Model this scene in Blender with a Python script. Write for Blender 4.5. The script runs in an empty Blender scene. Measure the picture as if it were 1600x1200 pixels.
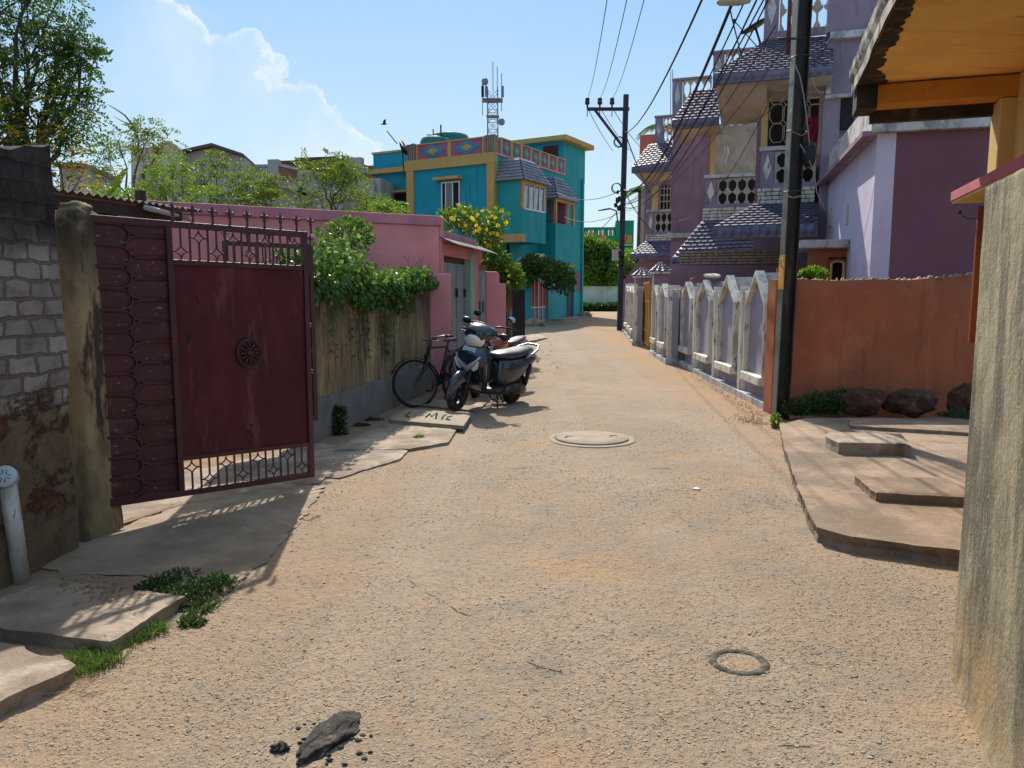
import bpy, bmesh, math, random
from mathutils import Vector, Matrix, noise
R = math.radians
rnd = random.Random(7)
scene = bpy.context.scene
COL = scene.collection
FOC, PITCH, EYE = 1190.0, R(6.7), 1.55
CP, SP = math.cos(PITCH), math.sin(PITCH)

def ray(u, v):
    x = (u - 800) / FOC; w = (600 - v) / FOC
    return Vector((x, CP + w * SP, -SP + w * CP))
def PY(u, v, Y):
    r = ray(u, v)
    return Vector((0, 0, EYE)) + r * (Y / r.y)
def gz(y):
    if y < 12: return 0.0
    if y < 16: return 0.022 * (y - 12) ** 2 / 8
    return 0.044 + 0.022 * (min(y, 33) - 16)
def G(u, v):
    r = ray(u, v); t = -EYE / r.z if r.z < -0.003 else 400
    for k in range(60):
        p = Vector((0, 0, EYE)) + r * t
        h = gz(p.y)
        t2 = (h - EYE) / r.z if r.z < -0.003 else 400
        t = 0.5 * t + 0.5 * t2
    return Vector((0, 0, EYE)) + r * t

# ---------------------------------------------------------------- frames: s to the right seen from the front, d into the thing, z up
class Frame:
    def __init__(s, O, ang):
        s.O = Vector((O[0], O[1], 0)); a = R(ang)
        s.e1 = Vector((math.cos(a), math.sin(a), 0)); s.e2 = Vector((-math.sin(a), math.cos(a), 0))
        s.M = Matrix(((s.e1.x, s.e2.x, 0, s.O.x), (s.e1.y, s.e2.y, 0, s.O.y), (0, 0, 1, 0), (0, 0, 0, 1)))
    def px(s, u, v, d=0.0):
        r = ray(u, v); c = Vector((0, 0, EYE))
        t = (d - (c - s.O).dot(s.e2)) / r.dot(s.e2)
        p = c + r * t
        return ((p - s.O).dot(s.e1), p.z)
    def W(s, a, d, z): return s.M @ Vector((a, d, z))

WL = {}
class MB:
    def __init__(s, M=None):
        s.v = []; s.f = []; s.m = []; s.M = M or Matrix.Identity(4); s.mi = 0; s.sm = []; s.warp = None
    def fr(s, frame): s.M = frame.M; s.warp = getattr(frame, 'warp', None); return s
    def add(s, vs, fs, smooth=False):
        n = len(s.v)
        if s.warp: vs = [s.warp(Vector(p)) for p in vs]
        s.v.extend([s.M @ Vector(p) for p in vs])
        for f in fs:
            s.f.append([i + n for i in f]); s.m.append(s.mi); s.sm.append(smooth)
        return s
    def box(s, x0, x1, y0, y1, z0, z1):
        if x0 > x1: x0, x1 = x1, x0
        if y0 > y1: y0, y1 = y1, y0
        if z0 > z1: z0, z1 = z1, z0
        vs = [(x, y, z) for z in (z0, z1) for y in (y0, y1) for x in (x0, x1)]
        return s.add(vs, [(0, 2, 3, 1), (4, 5, 7, 6), (0, 1, 5, 4), (2, 6, 7, 3), (0, 4, 6, 2), (1, 3, 7, 5)])
    def bar(s, a, b, w, h):
        a = Vector(a); b = Vector(b); t = (b - a).normalized()
        up = Vector((0, 0, 1)) if abs(t.z) < .95 else Vector((1, 0, 0))
        n = t.cross(up).normalized(); m = n.cross(t)
        vs = [p + n * i * w / 2 + m * j * h / 2 for p in (a, b) for j in (-1, 1) for i in (-1, 1)]
        return s.add(vs, [(0, 1, 3, 2), (4, 6, 7, 5), (0, 4, 5, 1), (2, 3, 7, 6), (0, 2, 6, 4), (1, 5, 7, 3)])
    def prism(s, pts, d0, d1):            # polygon in (s,z), extruded over d
        n = len(pts)
        vs = [(p[0], d0, p[1]) for p in pts] + [(p[0], d1, p[1]) for p in pts]
        fs = [tuple(range(n)), tuple(range(2 * n - 1, n - 1, -1))]
        fs += [(i, i + n, (i + 1) % n + n, (i + 1) % n) for i in range(n)]
        return s.add(vs, fs)
    def zprism(s, pts, z0, z1):           # polygon in (x,y), z may be numbers or lists
        n = len(pts)
        a = z0 if isinstance(z0, (list, tuple)) else [z0] * n
        b = z1 if isinstance(z1, (list, tuple)) else [z1] * n
        vs = [(p[0], p[1], a[i]) for i, p in enumerate(pts)] + [(p[0], p[1], b[i]) for i, p in enumerate(pts)]
        fs = [tuple(range(n)), tuple(range(2 * n - 1, n - 1, -1))]
        fs += [(i, i + n, (i + 1) % n + n, (i + 1) % n) for i in range(n)]
        return s.add(vs, fs)
    def tube(s, pts, r, seg=8, cap=True):
        pts = [Vector(p) for p in pts]; n = len(pts)
        rs = r if isinstance(r, (list, tuple)) else [r] * n
        vs = []; fs = []; prev = None
        for i, p in enumerate(pts):
            t = (pts[min(i + 1, n - 1)] - pts[max(i - 1, 0)])
            t = t.normalized() if t.length > 1e-9 else Vector((0, 0, 1))
            if prev is None:
                up = Vector((0, 0, 1)) if abs(t.z) < .9 else Vector((1, 0, 0))
                a = t.cross(up).normalized()
            else:
                a = (prev - t * prev.dot(t))
                a = a.normalized() if a.length > 1e-6 else t.orthogonal().normalized()
            prev = a; b = t.cross(a)
            for k in range(seg):
                q = 2 * math.pi * k / seg
                vs.append(p + (a * math.cos(q) + b * math.sin(q)) * rs[i])
        for i in range(n - 1):
            for k in range(seg):
                k2 = (k + 1) % seg
                fs.append((i * seg + k, i * seg + k2, (i + 1) * seg + k2, (i + 1) * seg + k))
        if cap:
            fs.append(tuple(range(seg - 1, -1, -1))); fs.append(tuple(range((n - 1) * seg, n * seg)))
        return s.add(vs, fs, True)
    def ring(s, c, ax, Rr, r, seg=28, rs=8, a0=0, a1=2 * math.pi, ref=None, flat=1.0):
        c = Vector(c); ax = Vector(ax).normalized()
        e = Vector(ref).normalized() if ref else ax.orthogonal().normalized()
        e = (e - ax * e.dot(ax)).normalized(); f = ax.cross(e)
        full = abs(a1 - a0 - 2 * math.pi) < 1e-6; n = seg if full else seg + 1
        vs = []; fs = []
        for i in range(n):
            q = a0 + (a1 - a0) * i / seg; rad = e * math.cos(q) + f * math.sin(q)
            for k in range(rs):
                w = 2 * math.pi * k / rs
                vs.append(c + rad * (Rr + r * math.cos(w)) + ax * r * flat * math.sin(w))
        for i in range(seg):
            j = (i + 1) % n
            for k in range(rs):
                k2 = (k + 1) % rs
                fs.append((i * rs + k, i * rs + k2, j * rs + k2, j * rs + k))
        return s.add(vs, fs, True)
    def lathe(s, prof, c=(0, 0, 0), ax=(0, 0, 1), seg=24):
        c = Vector(c); ax = Vector(ax).normalized(); e = ax.orthogonal().normalized(); f = ax.cross(e)
        vs = []; fs = []; n = len(prof)
        for r, h in prof:
            for k in range(seg):
                q = 2 * math.pi * k / seg
                vs.append(c + ax * h + (e * math.cos(q) + f * math.sin(q)) * r)
        for i in range(n - 1):
            for k in range(seg):
                k2 = (k + 1) % seg
                fs.append((i * seg + k, i * seg + k2, (i + 1) * seg + k2, (i + 1) * seg + k))
        fs.append(tuple(range(seg - 1, -1, -1))); fs.append(tuple(range((n - 1) * seg, n * seg)))
        return s.add(vs, fs, True)
    def loft(s, secs, seg=20, cap=True):
        # secs: (centre, half side vector, half up vector, power)
        vs = []; fs = []; n = len(secs)
        for c, a, b, pw in secs:
            c = Vector(c); a = Vector(a); b = Vector(b)
            for k in range(seg):
                q = 2 * math.pi * k / seg; cs, sn = math.cos(q), math.sin(q)
                e = 2.0 / pw
                vs.append(c + a * math.copysign(abs(cs) ** e, cs) + b * math.copysign(abs(sn) ** e, sn))
        for i in range(n - 1):
            for k in range(seg):
                k2 = (k + 1) % seg
                fs.append((i * seg + k, i * seg + k2, (i + 1) * seg + k2, (i + 1) * seg + k))
        if cap:
            fs.append(tuple(range(seg - 1, -1, -1))); fs.append(tuple(range((n - 1) * seg, n * seg)))
        return s.add(vs, fs, True)
    def blob(s, c, rx, ry, rz, seg=16, rings=10, amp=0, sc=3, seed=0):
        vs = []; fs = []; c = Vector(c)
        for i in range(rings + 1):
            th = math.pi * i / rings
            for k in range(seg):
                q = 2 * math.pi * k / seg
                d = Vector((math.sin(th) * math.cos(q), math.sin(th) * math.sin(q), math.cos(th)))
                h = 1 + (amp * noise.noise(d * sc + Vector((seed, seed * 2, 0))) + .4 * amp * noise.noise(d * sc * 3 + Vector((seed, 0, 5))) if amp else 0)
                vs.append(c + Vector((d.x * rx, d.y * ry, d.z * rz)) * h)
        for i in range(rings):
            for k in range(seg):
                k2 = (k + 1) % seg
                fs.append((i * seg + k, (i + 1) * seg + k, (i + 1) * seg + k2, i * seg + k2))
        return s.add(vs, fs, True)
    def grid(s, fn, nu, nv, smooth=True):
        vs = [fn(i / nu, j / nv) for j in range(nv + 1) for i in range(nu + 1)]
        w = nu + 1
        fs = [(j * w + i, j * w + i + 1, (j + 1) * w + i + 1, (j + 1) * w + i) for j in range(nv) for i in range(nu)]
        return s.add(vs, fs, smooth)
    def build(s, name, mats, parent=None, bev=0, sub=0, origin=None, seg=2, weld=False):
        if not isinstance(mats, (list, tuple)): mats = [mats]
        if parent is not None: o3 = WL[parent.name]
        elif origin is not None: o3 = Vector(origin)
        else:
            xs = [p.x for p in s.v]; ys = [p.y for p in s.v]; zs = [p.z for p in s.v]
            o3 = Vector(((min(xs) + max(xs)) / 2, (min(ys) + max(ys)) / 2, min(zs)))
        me = bpy.data.meshes.new(name)
        me.from_pydata([tuple(p - o3) for p in s.v], [], s.f)
        me.polygons.foreach_set('material_index', s.m)
        me.polygons.foreach_set('use_smooth', s.sm)
        for m in mats: me.materials.append(m)
        bm = bmesh.new(); bm.from_mesh(me)
        if weld: bmesh.ops.remove_doubles(bm, verts=bm.verts, dist=1e-5)
        if len(bm.faces) < 60000: bmesh.ops.recalc_face_normals(bm, faces=bm.faces)
        bm.to_mesh(me); bm.free(); me.update()
        o = bpy.data.objects.new(name, me); COL.objects.link(o)
        if parent is not None: o.parent = parent
        else: o.location = o3
        WL[o.name] = o3.copy()
        if bev:
            b = o.modifiers.new('bevel', 'BEVEL'); b.width = bev; b.segments = seg; b.limit_method = 'ANGLE'; b.angle_limit = R(35)
            b.harden_normals = False
        if sub:
            b = o.modifiers.new('sub', 'SUBSURF'); b.levels = sub; b.render_levels = sub
        return o

def tag(o, label=None, cat=None, group=None, kind=None):
    if label: o['label'] = label
    if cat: o['category'] = cat
    if group: o['group'] = group
    if kind: o['kind'] = kind
    return o
def empty(name, loc, label=None, cat=None, group=None, rz=0):
    o = bpy.data.objects.new(name, None); COL.objects.link(o); o.location = loc; o.rotation_euler.z = rz
    WL[o.name] = Vector(loc); o.empty_display_size = .2
    return tag(o, label, cat, group)
def copy_tree(o, parent=None):
    c = o.copy(); COL.objects.link(c)
    if parent is not None: c.parent = parent
    WL[c.name] = WL.get(o.name, Vector((0, 0, 0)))
    for ch in [k for k in bpy.data.objects if k.parent == o]: copy_tree(ch, c)
    return c
def lerp(a, b, t): return a + (b - a) * t
def clamp(x, a=0., b=1.): return max(a, min(b, x))

# ---------------------------------------------------------------- materials
MT = {}
class NT:
    def __init__(s, name):
        s.mat = bpy.data.materials.new(name); s.mat.use_nodes = True; s.t = s.mat.node_tree
        s.t.nodes.clear(); s.out = s.n('ShaderNodeOutputMaterial')
    def n(s, ty, **kw):
        x = s.t.nodes.new(ty)
        for k, v in kw.items(): setattr(x, k, v)
        return x
    def l(s, a, b): s.t.links.new(a, b)
    def pos(s, scale=(1, 1, 1), rot=(0, 0, 0)):
        g = s.n('ShaderNodeNewGeometry'); m = s.n('ShaderNodeMapping')
        m.inputs['Scale'].default_value = scale; m.inputs['Rotation'].default_value = rot
        s.l(g.outputs['Position'], m.inputs['Vector']); return m.outputs[0]
    def noise(s, sc, vec=None, det=6, rough=.6, dist=0):
        x = s.n('ShaderNodeTexNoise'); x.inputs['Scale'].default_value = sc; x.inputs['Detail'].default_value = det
        x.inputs['Roughness'].default_value = rough; x.inputs['Distortion'].default_value = dist
        s.l(vec if vec is not None else s.pos(), x.inputs['Vector']); return x.outputs['Fac']
    def ramp(s, fac, lo, hi):
        x = s.n('ShaderNodeMapRange'); x.interpolation_type = 'SMOOTHSTEP'
        x.inputs['From Min'].default_value = lo; x.inputs['From Max'].default_value = hi
        s.l(fac, x.inputs['Value']); return x.outputs[0]
    def mix(s, fac, a, b, mode='MIX'):
        x = s.n('ShaderNodeMix'); x.data_type = 'RGBA'; x.blend_type = mode
        for i, q in ((0, fac), (6, a), (7, b)):
            if isinstance(q, (int, float)): x.inputs[i].default_value = q
            elif isinstance(q, (tuple, list)): x.inputs[i].default_value = (*q[:3], 1)
            else: s.l(q, x.inputs[i])
        return x.outputs[2]
    def math(s, op, a, b=0, c=0):
        x = s.n('ShaderNodeMath'); x.operation = op
        for i, q in enumerate((a, b, c)):
            if isinstance(q, (int, float)): x.inputs[i].default_value = q
            else: s.l(q, x.inputs[i])
        return x.outputs[0]
    def bump(s, h, st, dist=.01, nrm=None):
        x = s.n('ShaderNodeBump'); x.inputs['Strength'].default_value = st; x.inputs['Distance'].default_value = dist
        s.l(h, x.inputs['Height'])
        if nrm is not None: s.l(nrm, x.inputs['Normal'])
        return x.outputs[0]
    def bsdf(s, col, rough=.8, metal=0, nrm=None, spec=.4, coat=0, trans=0):
        b = s.n('ShaderNodeBsdfPrincipled')
        if isinstance(col, (tuple, list)): b.inputs['Base Color'].default_value = (*col[:3], 1)
        else: s.l(col, b.inputs['Base Color'])
        if isinstance(rough, (int, float)): b.inputs['Roughness'].default_value = rough
        else: s.l(rough, b.inputs['Roughness'])
        b.inputs['Metallic'].default_value = metal; b.inputs['Specular IOR Level'].default_value = spec
        b.inputs['Coat Weight'].default_value = coat; b.inputs['Coat Roughness'].default_value = .08
        if trans: b.inputs['Transmission Weight'].default_value = trans
        if nrm is not None: s.l(nrm, b.inputs['Normal'])
        s.l(b.outputs[0], s.out.inputs[0]); return b

def surf(name, base, rough=.85, var=.18, vs=1.6, layers=(), bump=.35, bs=60, metal=0, spec=.3, coat=0, bdist=.006, rvar=.1, tint=None):
    """layers: (colour, noise scale, stretch xyz, lo, hi, strength[, zlo, zhi])"""
    if name in MT: return MT[name]
    t = NT(name)
    n1 = t.noise(vs); n2 = t.noise(vs * 9, det=4)
    d = tuple(max(0, c * (1 - var * 1.6)) for c in base); l = tuple(min(1, c * (1 + var)) for c in base)
    if tint: l = tint
    c = t.mix(t.ramp(n1, .3, .7), d, l)
    c = t.mix(t.math('MULTIPLY', t.ramp(n2, .45, .75), .35 * min(1, var * 4)), c, d)
    for L in layers:
        colr, sc, st, lo, hi, amt = L[:6]
        f = t.ramp(t.noise(sc, t.pos(st), det=7, rough=.65), lo, hi)
        if len(L) > 6:
            sx = t.n('ShaderNodeSeparateXYZ'); g = t.n('ShaderNodeNewGeometry'); t.l(g.outputs['Position'], sx.inputs[0])
            zz = t.math('ADD', sx.outputs[2], t.math('MULTIPLY', t.math('SUBTRACT', t.noise(2.2), .5), L[8] if len(L) > 8 else .5))
            f = t.math('MULTIPLY', f, t.ramp(zz, L[6], L[7]))
        c = t.mix(t.math('MULTIPLY', f, amt), c, colr)
    nb = t.noise(bs, det=8, rough=.7); nb2 = t.noise(bs / 7, det=3)
    h = t.math('ADD', nb, t.math('MULTIPLY', nb2, 1.5))
    nr = t.bump(h, bump, bdist) if bump else None
    r = t.math('ADD', t.math('MULTIPLY', t.math('SUBTRACT', n2, .5), rvar * 2), rough)
    t.bsdf(c, r, metal, nr, spec, coat)
    MT[name] = t.mat
    return t.mat

def leafmat(name, c1, c2, c3=None, trans=.35, rough=.5):
    if name in MT: return MT[name]
    t = NT(name); g = t.n('ShaderNodeNewGeometry')
    cr = t.n('ShaderNodeValToRGB'); e = cr.color_ramp
    e.elements[0].color = (*c1, 1); e.elements[1].color = (*c2, 1); e.elements[1].position = .8
    if c3: x = e.elements.new(.97); x.color = (*c3, 1)
    t.l(g.outputs['Random Per Island'], cr.inputs[0])
    b = t.n('ShaderNodeBsdfPrincipled'); t.l(cr.outputs[0], b.inputs['Base Color']); b.inputs['Roughness'].default_value = rough
    b.inputs['Specular IOR Level'].default_value = .35
    tr = t.n('ShaderNodeBsdfTranslucent'); hs = t.n('ShaderNodeHueSaturation'); hs.inputs['Hue'].default_value = .485; hs.inputs['Value'].default_value = 1.7; hs.inputs['Saturation'].default_value = 1.1
    t.l(cr.outputs[0], hs.inputs['Color']); t.l(hs.outputs[0], tr.inputs[0])
    m = t.n('ShaderNodeMixShader'); m.inputs[0].default_value = trans
    t.l(b.outputs[0], m.inputs[1]); t.l(tr.outputs[0], m.inputs[2]); t.l(m.outputs[0], t.out.inputs[0])
    MT[name] = t.mat; return t.mat
def glossy(name, col, rough=.25, metal=0, coat=0, spec=.5, var=.06):
    if name in MT: return MT[name]
    t = NT(name); n = t.noise(14, det=6)
    c = t.mix(t.math('MULTIPLY', t.ramp(n, .45, .8), min(1, var * 5)), col, tuple(min(1, c * .75 + .03) for c in col))
    r = t.math('ADD', t.math('MULTIPLY', n, .15), rough - .07)
    t.bsdf(c, r, metal, None, spec, coat); MT[name] = t.mat; return t.mat
# ================================================================ camera, light, sky
SUN_EL = R(43.4); SUN_AZ = R(-8.05)        # azimuth from +Y, negative = towards -X
cam = bpy.data.objects.new('camera', bpy.data.cameras.new('camera')); COL.objects.link(cam)
cam.location = (0, 0, EYE); cam.rotation_euler = (R(90) - PITCH, 0, 0)
cam.data.sensor_width = 36; cam.data.lens = FOC / 1600 * 36; cam.data.clip_end = 3000; cam.data.clip_start = .05
scene.camera = cam
sd = bpy.data.lights.new('sun', 'SUN'); sd.energy = 4.6; sd.angle = R(.53); sd.color = (1, .93, .82)
so = bpy.data.objects.new('sun', sd); COL.objects.link(so)
sdir = Vector((math.sin(SUN_AZ) * math.cos(SUN_EL), math.cos(SUN_AZ) * math.cos(SUN_EL), math.sin(SUN_EL)))
so.rotation_euler = sdir.to_track_quat('Z', 'Y').to_euler(); so.location = (0, 0, 30)
w = bpy.data.worlds.new('World'); scene.world = w; w.use_nodes = True
nt = w.node_tree; nt.nodes.clear()
def N(ty, **k):
    x = nt.nodes.new(ty)
    for a, b in k.items(): setattr(x, a, b)
    return x
def M2(op, a, b=0.0, c=0.0):
    x = N('ShaderNodeMath', operation=op)
    for i, q in enumerate((a, b, c)):
        if isinstance(q, (int, float)): x.inputs[i].default_value = q
        else: nt.links.new(q, x.inputs[i])
    return x.outputs[0]
def MR(f, a, b, c=0, d=1):
    x = N('ShaderNodeMapRange', interpolation_type='SMOOTHSTEP')
    for i, q in ((1, a), (2, b), (3, c), (4, d)):
        if isinstance(q, (int, float)): x.inputs[i].default_value = q
        else: nt.links.new(q, x.inputs[i])
    nt.links.new(f, x.inputs[0]); return x.outputs[0]
sky = N('ShaderNodeTexSky', sky_type='NISHITA'); sky.sun_disc = False; sky.sun_elevation = SUN_EL; sky.sun_rotation = SUN_AZ
sky.air_density = 1.25; sky.dust_density = .7; sky.ozone_density = 1.6; sky.altitude = 50
tc = N('ShaderNodeTexCoord'); sp = N('ShaderNodeSeparateXYZ'); nt.links.new(tc.outputs['Generated'], sp.inputs[0])
# cloud bank: azimuth and elevation of the direction, rotated so that p runs along the bank and q across it
az = M2('ARCTAN2', sp.outputs[0], sp.outputs[1]); el = M2('ARCSINE', sp.outputs[2])
ns = N('ShaderNodeTexNoise'); ns.inputs['Scale'].default_value = 7; ns.inputs['Detail'].default_value = 9; ns.inputs['Roughness'].default_value = .56
nt.links.new(tc.outputs['Generated'], ns.inputs['Vector'])
ns2 = N('ShaderNodeTexNoise'); ns2.inputs['Scale'].default_value = 26; ns2.inputs['Detail'].default_value = 7; ns2.inputs['Roughness'].default_value = .6
nt.links.new(tc.outputs['Generated'], ns2.inputs['Vector'])
A0 = (R(-23.5), R(21.0)); A1 = (R(-7.5), R(9.4))
dx, dy = A1[0] - A0[0], A1[1] - A0[1]; L = math.hypot(dx, dy); dx /= L; dy /= L
ax_ = M2('SUBTRACT', az, A0[0]); ay_ = M2('SUBTRACT', el, A0[1])
p = M2('ADD', M2('MULTIPLY', ax_, dx), M2('MULTIPLY', ay_, dy))
q = M2('ADD', M2('MULTIPLY', ax_, -dy), M2('MULTIPLY', ay_, dx))     # q > 0: above-right of the bank's edge
mx = N('ShaderNodeTexVoronoi'); mx.inputs['Scale'].default_value = 17; mx.feature = 'SMOOTH_F1'; mx.inputs['Smoothness'].default_value = .25
nv = N('ShaderNodeMix'); nv.data_type = 'VECTOR'; nv.inputs[0].default_value = .06
nt.links.new(tc.outputs['Generated'], nv.inputs[4]); nt.links.new(ns2.outputs['Color'], nv.inputs[5]); nt.links.new(nv.outputs[1], mx.inputs['Vector'])
qd = M2('ADD', q, M2('MULTIPLY', M2('SUBTRACT', ns.outputs['Fac'], .5), .10))
qd = M2('ADD', qd, M2('MULTIPLY', M2('SUBTRACT', mx.outputs['Distance'], .42), .085))
qd = M2('ADD', qd, M2('MULTIPLY', M2('SUBTRACT', ns2.outputs['Fac'], .5), .03))
inside = MR(qd, .004, -.004)
rim = M2('MULTIPLY', inside, M2('MULTIPLY', MR(qd, -.03, -.002), MR(ns2.outputs['Fac'], .3, .62, .35, 1)))
body = M2('MULTIPLY', inside, MR(qd, -.20, -.02))
band = M2('MULTIPLY', MR(p, -.02, .03), MR(p, .40, .30))
band = M2('MULTIPLY', band, M2('ADD', .35, M2('MULTIPLY', MR(ns.outputs['Fac'], .35, .6), .65)))
wisp = M2('MULTIPLY', MR(ns.outputs['Fac'], .5, .72), M2('MULTIPLY', MR(q, .0, -.05), MR(q, -.32, -.1)))
amt = M2('MAXIMUM', M2('MULTIPLY', rim, .8), M2('MULTIPLY', body, M2('ADD', .16, M2('MULTIPLY', ns2.outputs['Fac'], .26))))
amt = M2('MULTIPLY', M2('MAXIMUM', amt, M2('MULTIPLY', wisp, .55)), band)
hz = MR(el, R(26), R(0), 0, 1)
def MX(f, a, b):
    x = N('ShaderNodeMix'); x.data_type = 'RGBA'
    if isinstance(f, (int, float)): x.inputs[0].default_value = f
    else: nt.links.new(f, x.inputs[0])
    for i, qq in ((6, a), (7, b)):
        if isinstance(qq, tuple): x.inputs[i].default_value = (*qq, 1)
        else: nt.links.new(qq, x.inputs[i])
    return x.outputs[2]
c0 = MX(.82, sky.outputs[0], MX(hz, (1.75, 3.55, 5.9), (3.9, 5.1, 5.8)))
sv_ = N('ShaderNodeVectorMath', operation='DOT_PRODUCT'); nt.links.new(tc.outputs['Generated'], sv_.inputs[0]); sv_.inputs[1].default_value = tuple(sdir)
c0 = MX(MR(el, R(38), R(70), 0, .75), c0, (4.6, 4.75, 4.9))
c0 = MX(MR(sv_.outputs['Value'], math.cos(R(22)), math.cos(R(5))), c0, (22, 19.5, 16.5))
c1 = MX(amt, c0, (6.6, 6.7, 6.8))
bg = N('ShaderNodeBackground'); bg.inputs['Strength'].default_value = .11
nt.links.new(c1, bg.inputs['Color']); wo = N('ShaderNodeOutputWorld'); nt.links.new(bg.outputs[0], wo.inputs[0])
vs = scene.view_settings; vs.view_transform = 'Standard'; vs.look = 'None'; vs.exposure = .50; vs.gamma = 1
scene.cycles.max_bounces = 6; scene.cycles.transparent_max_bounces = 8; scene.cycles.use_denoising = True

# ================================================================ materials
m_road = None
t = NT('road_concrete')
vv = t.pos()
big = t.noise(.45, vv, 4); med = t.noise(2.6, vv, 6); fine = t.noise(26, vv, 6, .7); grit = t.noise(140, vv, 4, .7)
c = t.mix(t.ramp(big, .35, .68), (.272, .202, .141), (.328, .250, .180))
c = t.mix(t.math('MULTIPLY', t.ramp(med, .50, .66), .85), c, (.225, .19, .155))
c = t.mix(t.math('MULTIPLY', t.ramp(t.noise(1.3, t.pos((1, 1, 1), (0, 0, 1)), 5), .53, .68), .8), c, (.36, .235, .135))
trk = t.noise(1.0, t.pos((1.5, .07, 1), (0, 0, .03)), 4, .5)
c = t.mix(t.math('MULTIPLY', t.ramp(trk, .46, .62), .45), c, (.34, .27, .20))
c = t.mix(t.math('MULTIPLY', t.ramp(t.noise(1.0, t.pos((2.3, .09, 1)), 4, .6), .54, .66), .4), c, (.25, .20, .155))
gx = t.n('ShaderNodeNewGeometry'); sxx = t.n('ShaderNodeSeparateXYZ'); t.l(gx.outputs['Position'], sxx.inputs[0])
xn = t.math('ADD', sxx.outputs[0], t.math('MULTIPLY', t.math('SUBTRACT', t.noise(1.1, None, 6), .5), 1.6))
c = t.mix(t.math('MULTIPLY', t.ramp(xn, 2.1, 3.1), .8), c, (.36, .225, .125))
c = t.mix(t.math('MULTIPLY', t.ramp(xn, -.5, -1.5), .65), c, (.33, .225, .14))
def chips(sc, off, lo, hi):
    vo = t.n('ShaderNodeTexVoronoi'); vo.inputs['Scale'].default_value = sc
    mp = t.n('ShaderNodeMapping'); mp.inputs['Location'].default_value = off; mp.inputs['Scale'].default_value = (1, 1, 1)
    g = t.n('ShaderNodeNewGeometry'); t.l(g.outputs['Position'], mp.inputs[0])
    wv = t.n('ShaderNodeMix'); wv.data_type = 'VECTOR'; wv.inputs[0].default_value = .018
    nz = t.n('ShaderNodeTexNoise'); nz.inputs['Scale'].default_value = 30; t.l(mp.outputs[0], nz.inputs['Vector'])
    t.l(mp.outputs[0], wv.inputs[4]); t.l(nz.outputs['Color'], wv.inputs[5]); t.l(wv.outputs[1], vo.inputs['Vector'])
    s = t.n('ShaderNodeSeparateColor'); t.l(vo.outputs['Color'], s.inputs[0])
    inn = t.ramp(vo.outputs['Distance'], hi, lo)
    sel = t.ramp(s.outputs[0], .55, .6)
    return t.math('MULTIPLY', inn, sel), s.outputs[1], vo.outputs['Distance']
k1, r1, d1 = chips(46, (0, 0, 0), .30, .46)
k2, r2, d2 = chips(95, (3, 1, 0), .30, .46)
dens = t.ramp(t.noise(.9, t.pos((1, 1, 1), (0, 0, .5)), 5), .38, .62)
k1 = t.math('MULTIPLY', k1, t.math('ADD', .35, t.math('MULTIPLY', dens, .65)))
c = t.mix(t.math('MULTIPLY', k1, .7), c, t.mix(r1, (.185, .165, .145), (.33, .28, .22)))
c = t.mix(t.math('MULTIPLY', k2, .3), c, t.mix(r2, (.14, .12, .10), (.36, .28, .20)))
c = t.mix(t.math('MULTIPLY', t.ramp(fine, .5, .7), .55), c, (.19, .14, .095))
c = t.mix(t.math('MULTIPLY', t.ramp(grit, .6, .75), .35), c, (.46, .37, .27))
crk = t.n('ShaderNodeTexVoronoi'); crk.feature = 'DISTANCE_TO_EDGE'; crk.inputs['Scale'].default_value = .33
wv = t.n('ShaderNodeMix'); wv.data_type = 'VECTOR'; wv.inputs[0].default_value = .22; nz = t.n('ShaderNodeTexNoise'); nz.inputs['Scale'].default_value = 2.5; nz.inputs['Detail'].default_value = 8
t.l(vv, nz.inputs[0]); t.l(vv, wv.inputs[4]); t.l(nz.outputs['Color'], wv.inputs[5]); t.l(wv.outputs[1], crk.inputs['Vector'])
cf = t.math('MULTIPLY', t.ramp(crk.outputs['Distance'], .003, .001), t.ramp(med, .56, .64))
c = t.mix(t.math('MULTIPLY', cf, .8), c, (.08, .06, .045))
h = t.math('ADD', t.math('MULTIPLY', k1, .9), t.math('MULTIPLY', k2, .5))
h = t.math('ADD', h, t.math('MULTIPLY', fine, 2.2)); h = t.math('ADD', h, t.math('MULTIPLY', med, 2.0)); h = t.math('ADD', h, t.math('MULTIPLY', grit, .5))
h = t.math('SUBTRACT', h, t.math('MULTIPLY', cf, 2))
t.bsdf(c, .9, 0, t.bump(h, .75, .012), .25); m_road = t.mat

m_earth = surf('earth', (.30, .19, .11), .95, .3, 1.2, [((.16, .10, .06), 3, (1, 1, 1), .5, .7, .7), ((.10, .14, .05), 1.1, (1, 1, 1), .55, .65, .6)], .8, 30, bdist=.02)
m_slab = surf('slab_concrete', (.33, .26, .20), .9, .25, 2.5, [((.20, .13, .085), 1.7, (1, 1, 1), .45, .65, .6), ((.08, .06, .045), 30, (1, 1, 1), .62, .68, .7), ((.19, .15, .12), 3, (1, 1, 1), .5, .7, .7), ((.42, .36, .29), 5, (1, 1, 1), .55, .7, .7), ((.12, .10, .085), 14, (1, 1, 1), .62, .72, .7)], .8, 45, bdist=.01)
m_slab2 = surf('platform_concrete', (.28, .195, .135), .9, .25, 1.8, [((.14, .115, .09), 1.1, (1, 1, 1), .48, .62, .7), ((.36, .29, .22), 22, (1, 1, 1), .58, .66, .5), ((.17, .125, .09), 2.4, (1, 1, 1), .5, .68, .75), ((.37, .29, .21), 4, (1, 1, 1), .55, .7, .6), ((.10, .08, .065), 12, (1, 1, 1), .64, .72, .6)], .7, 50, bdist=.01)
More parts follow.
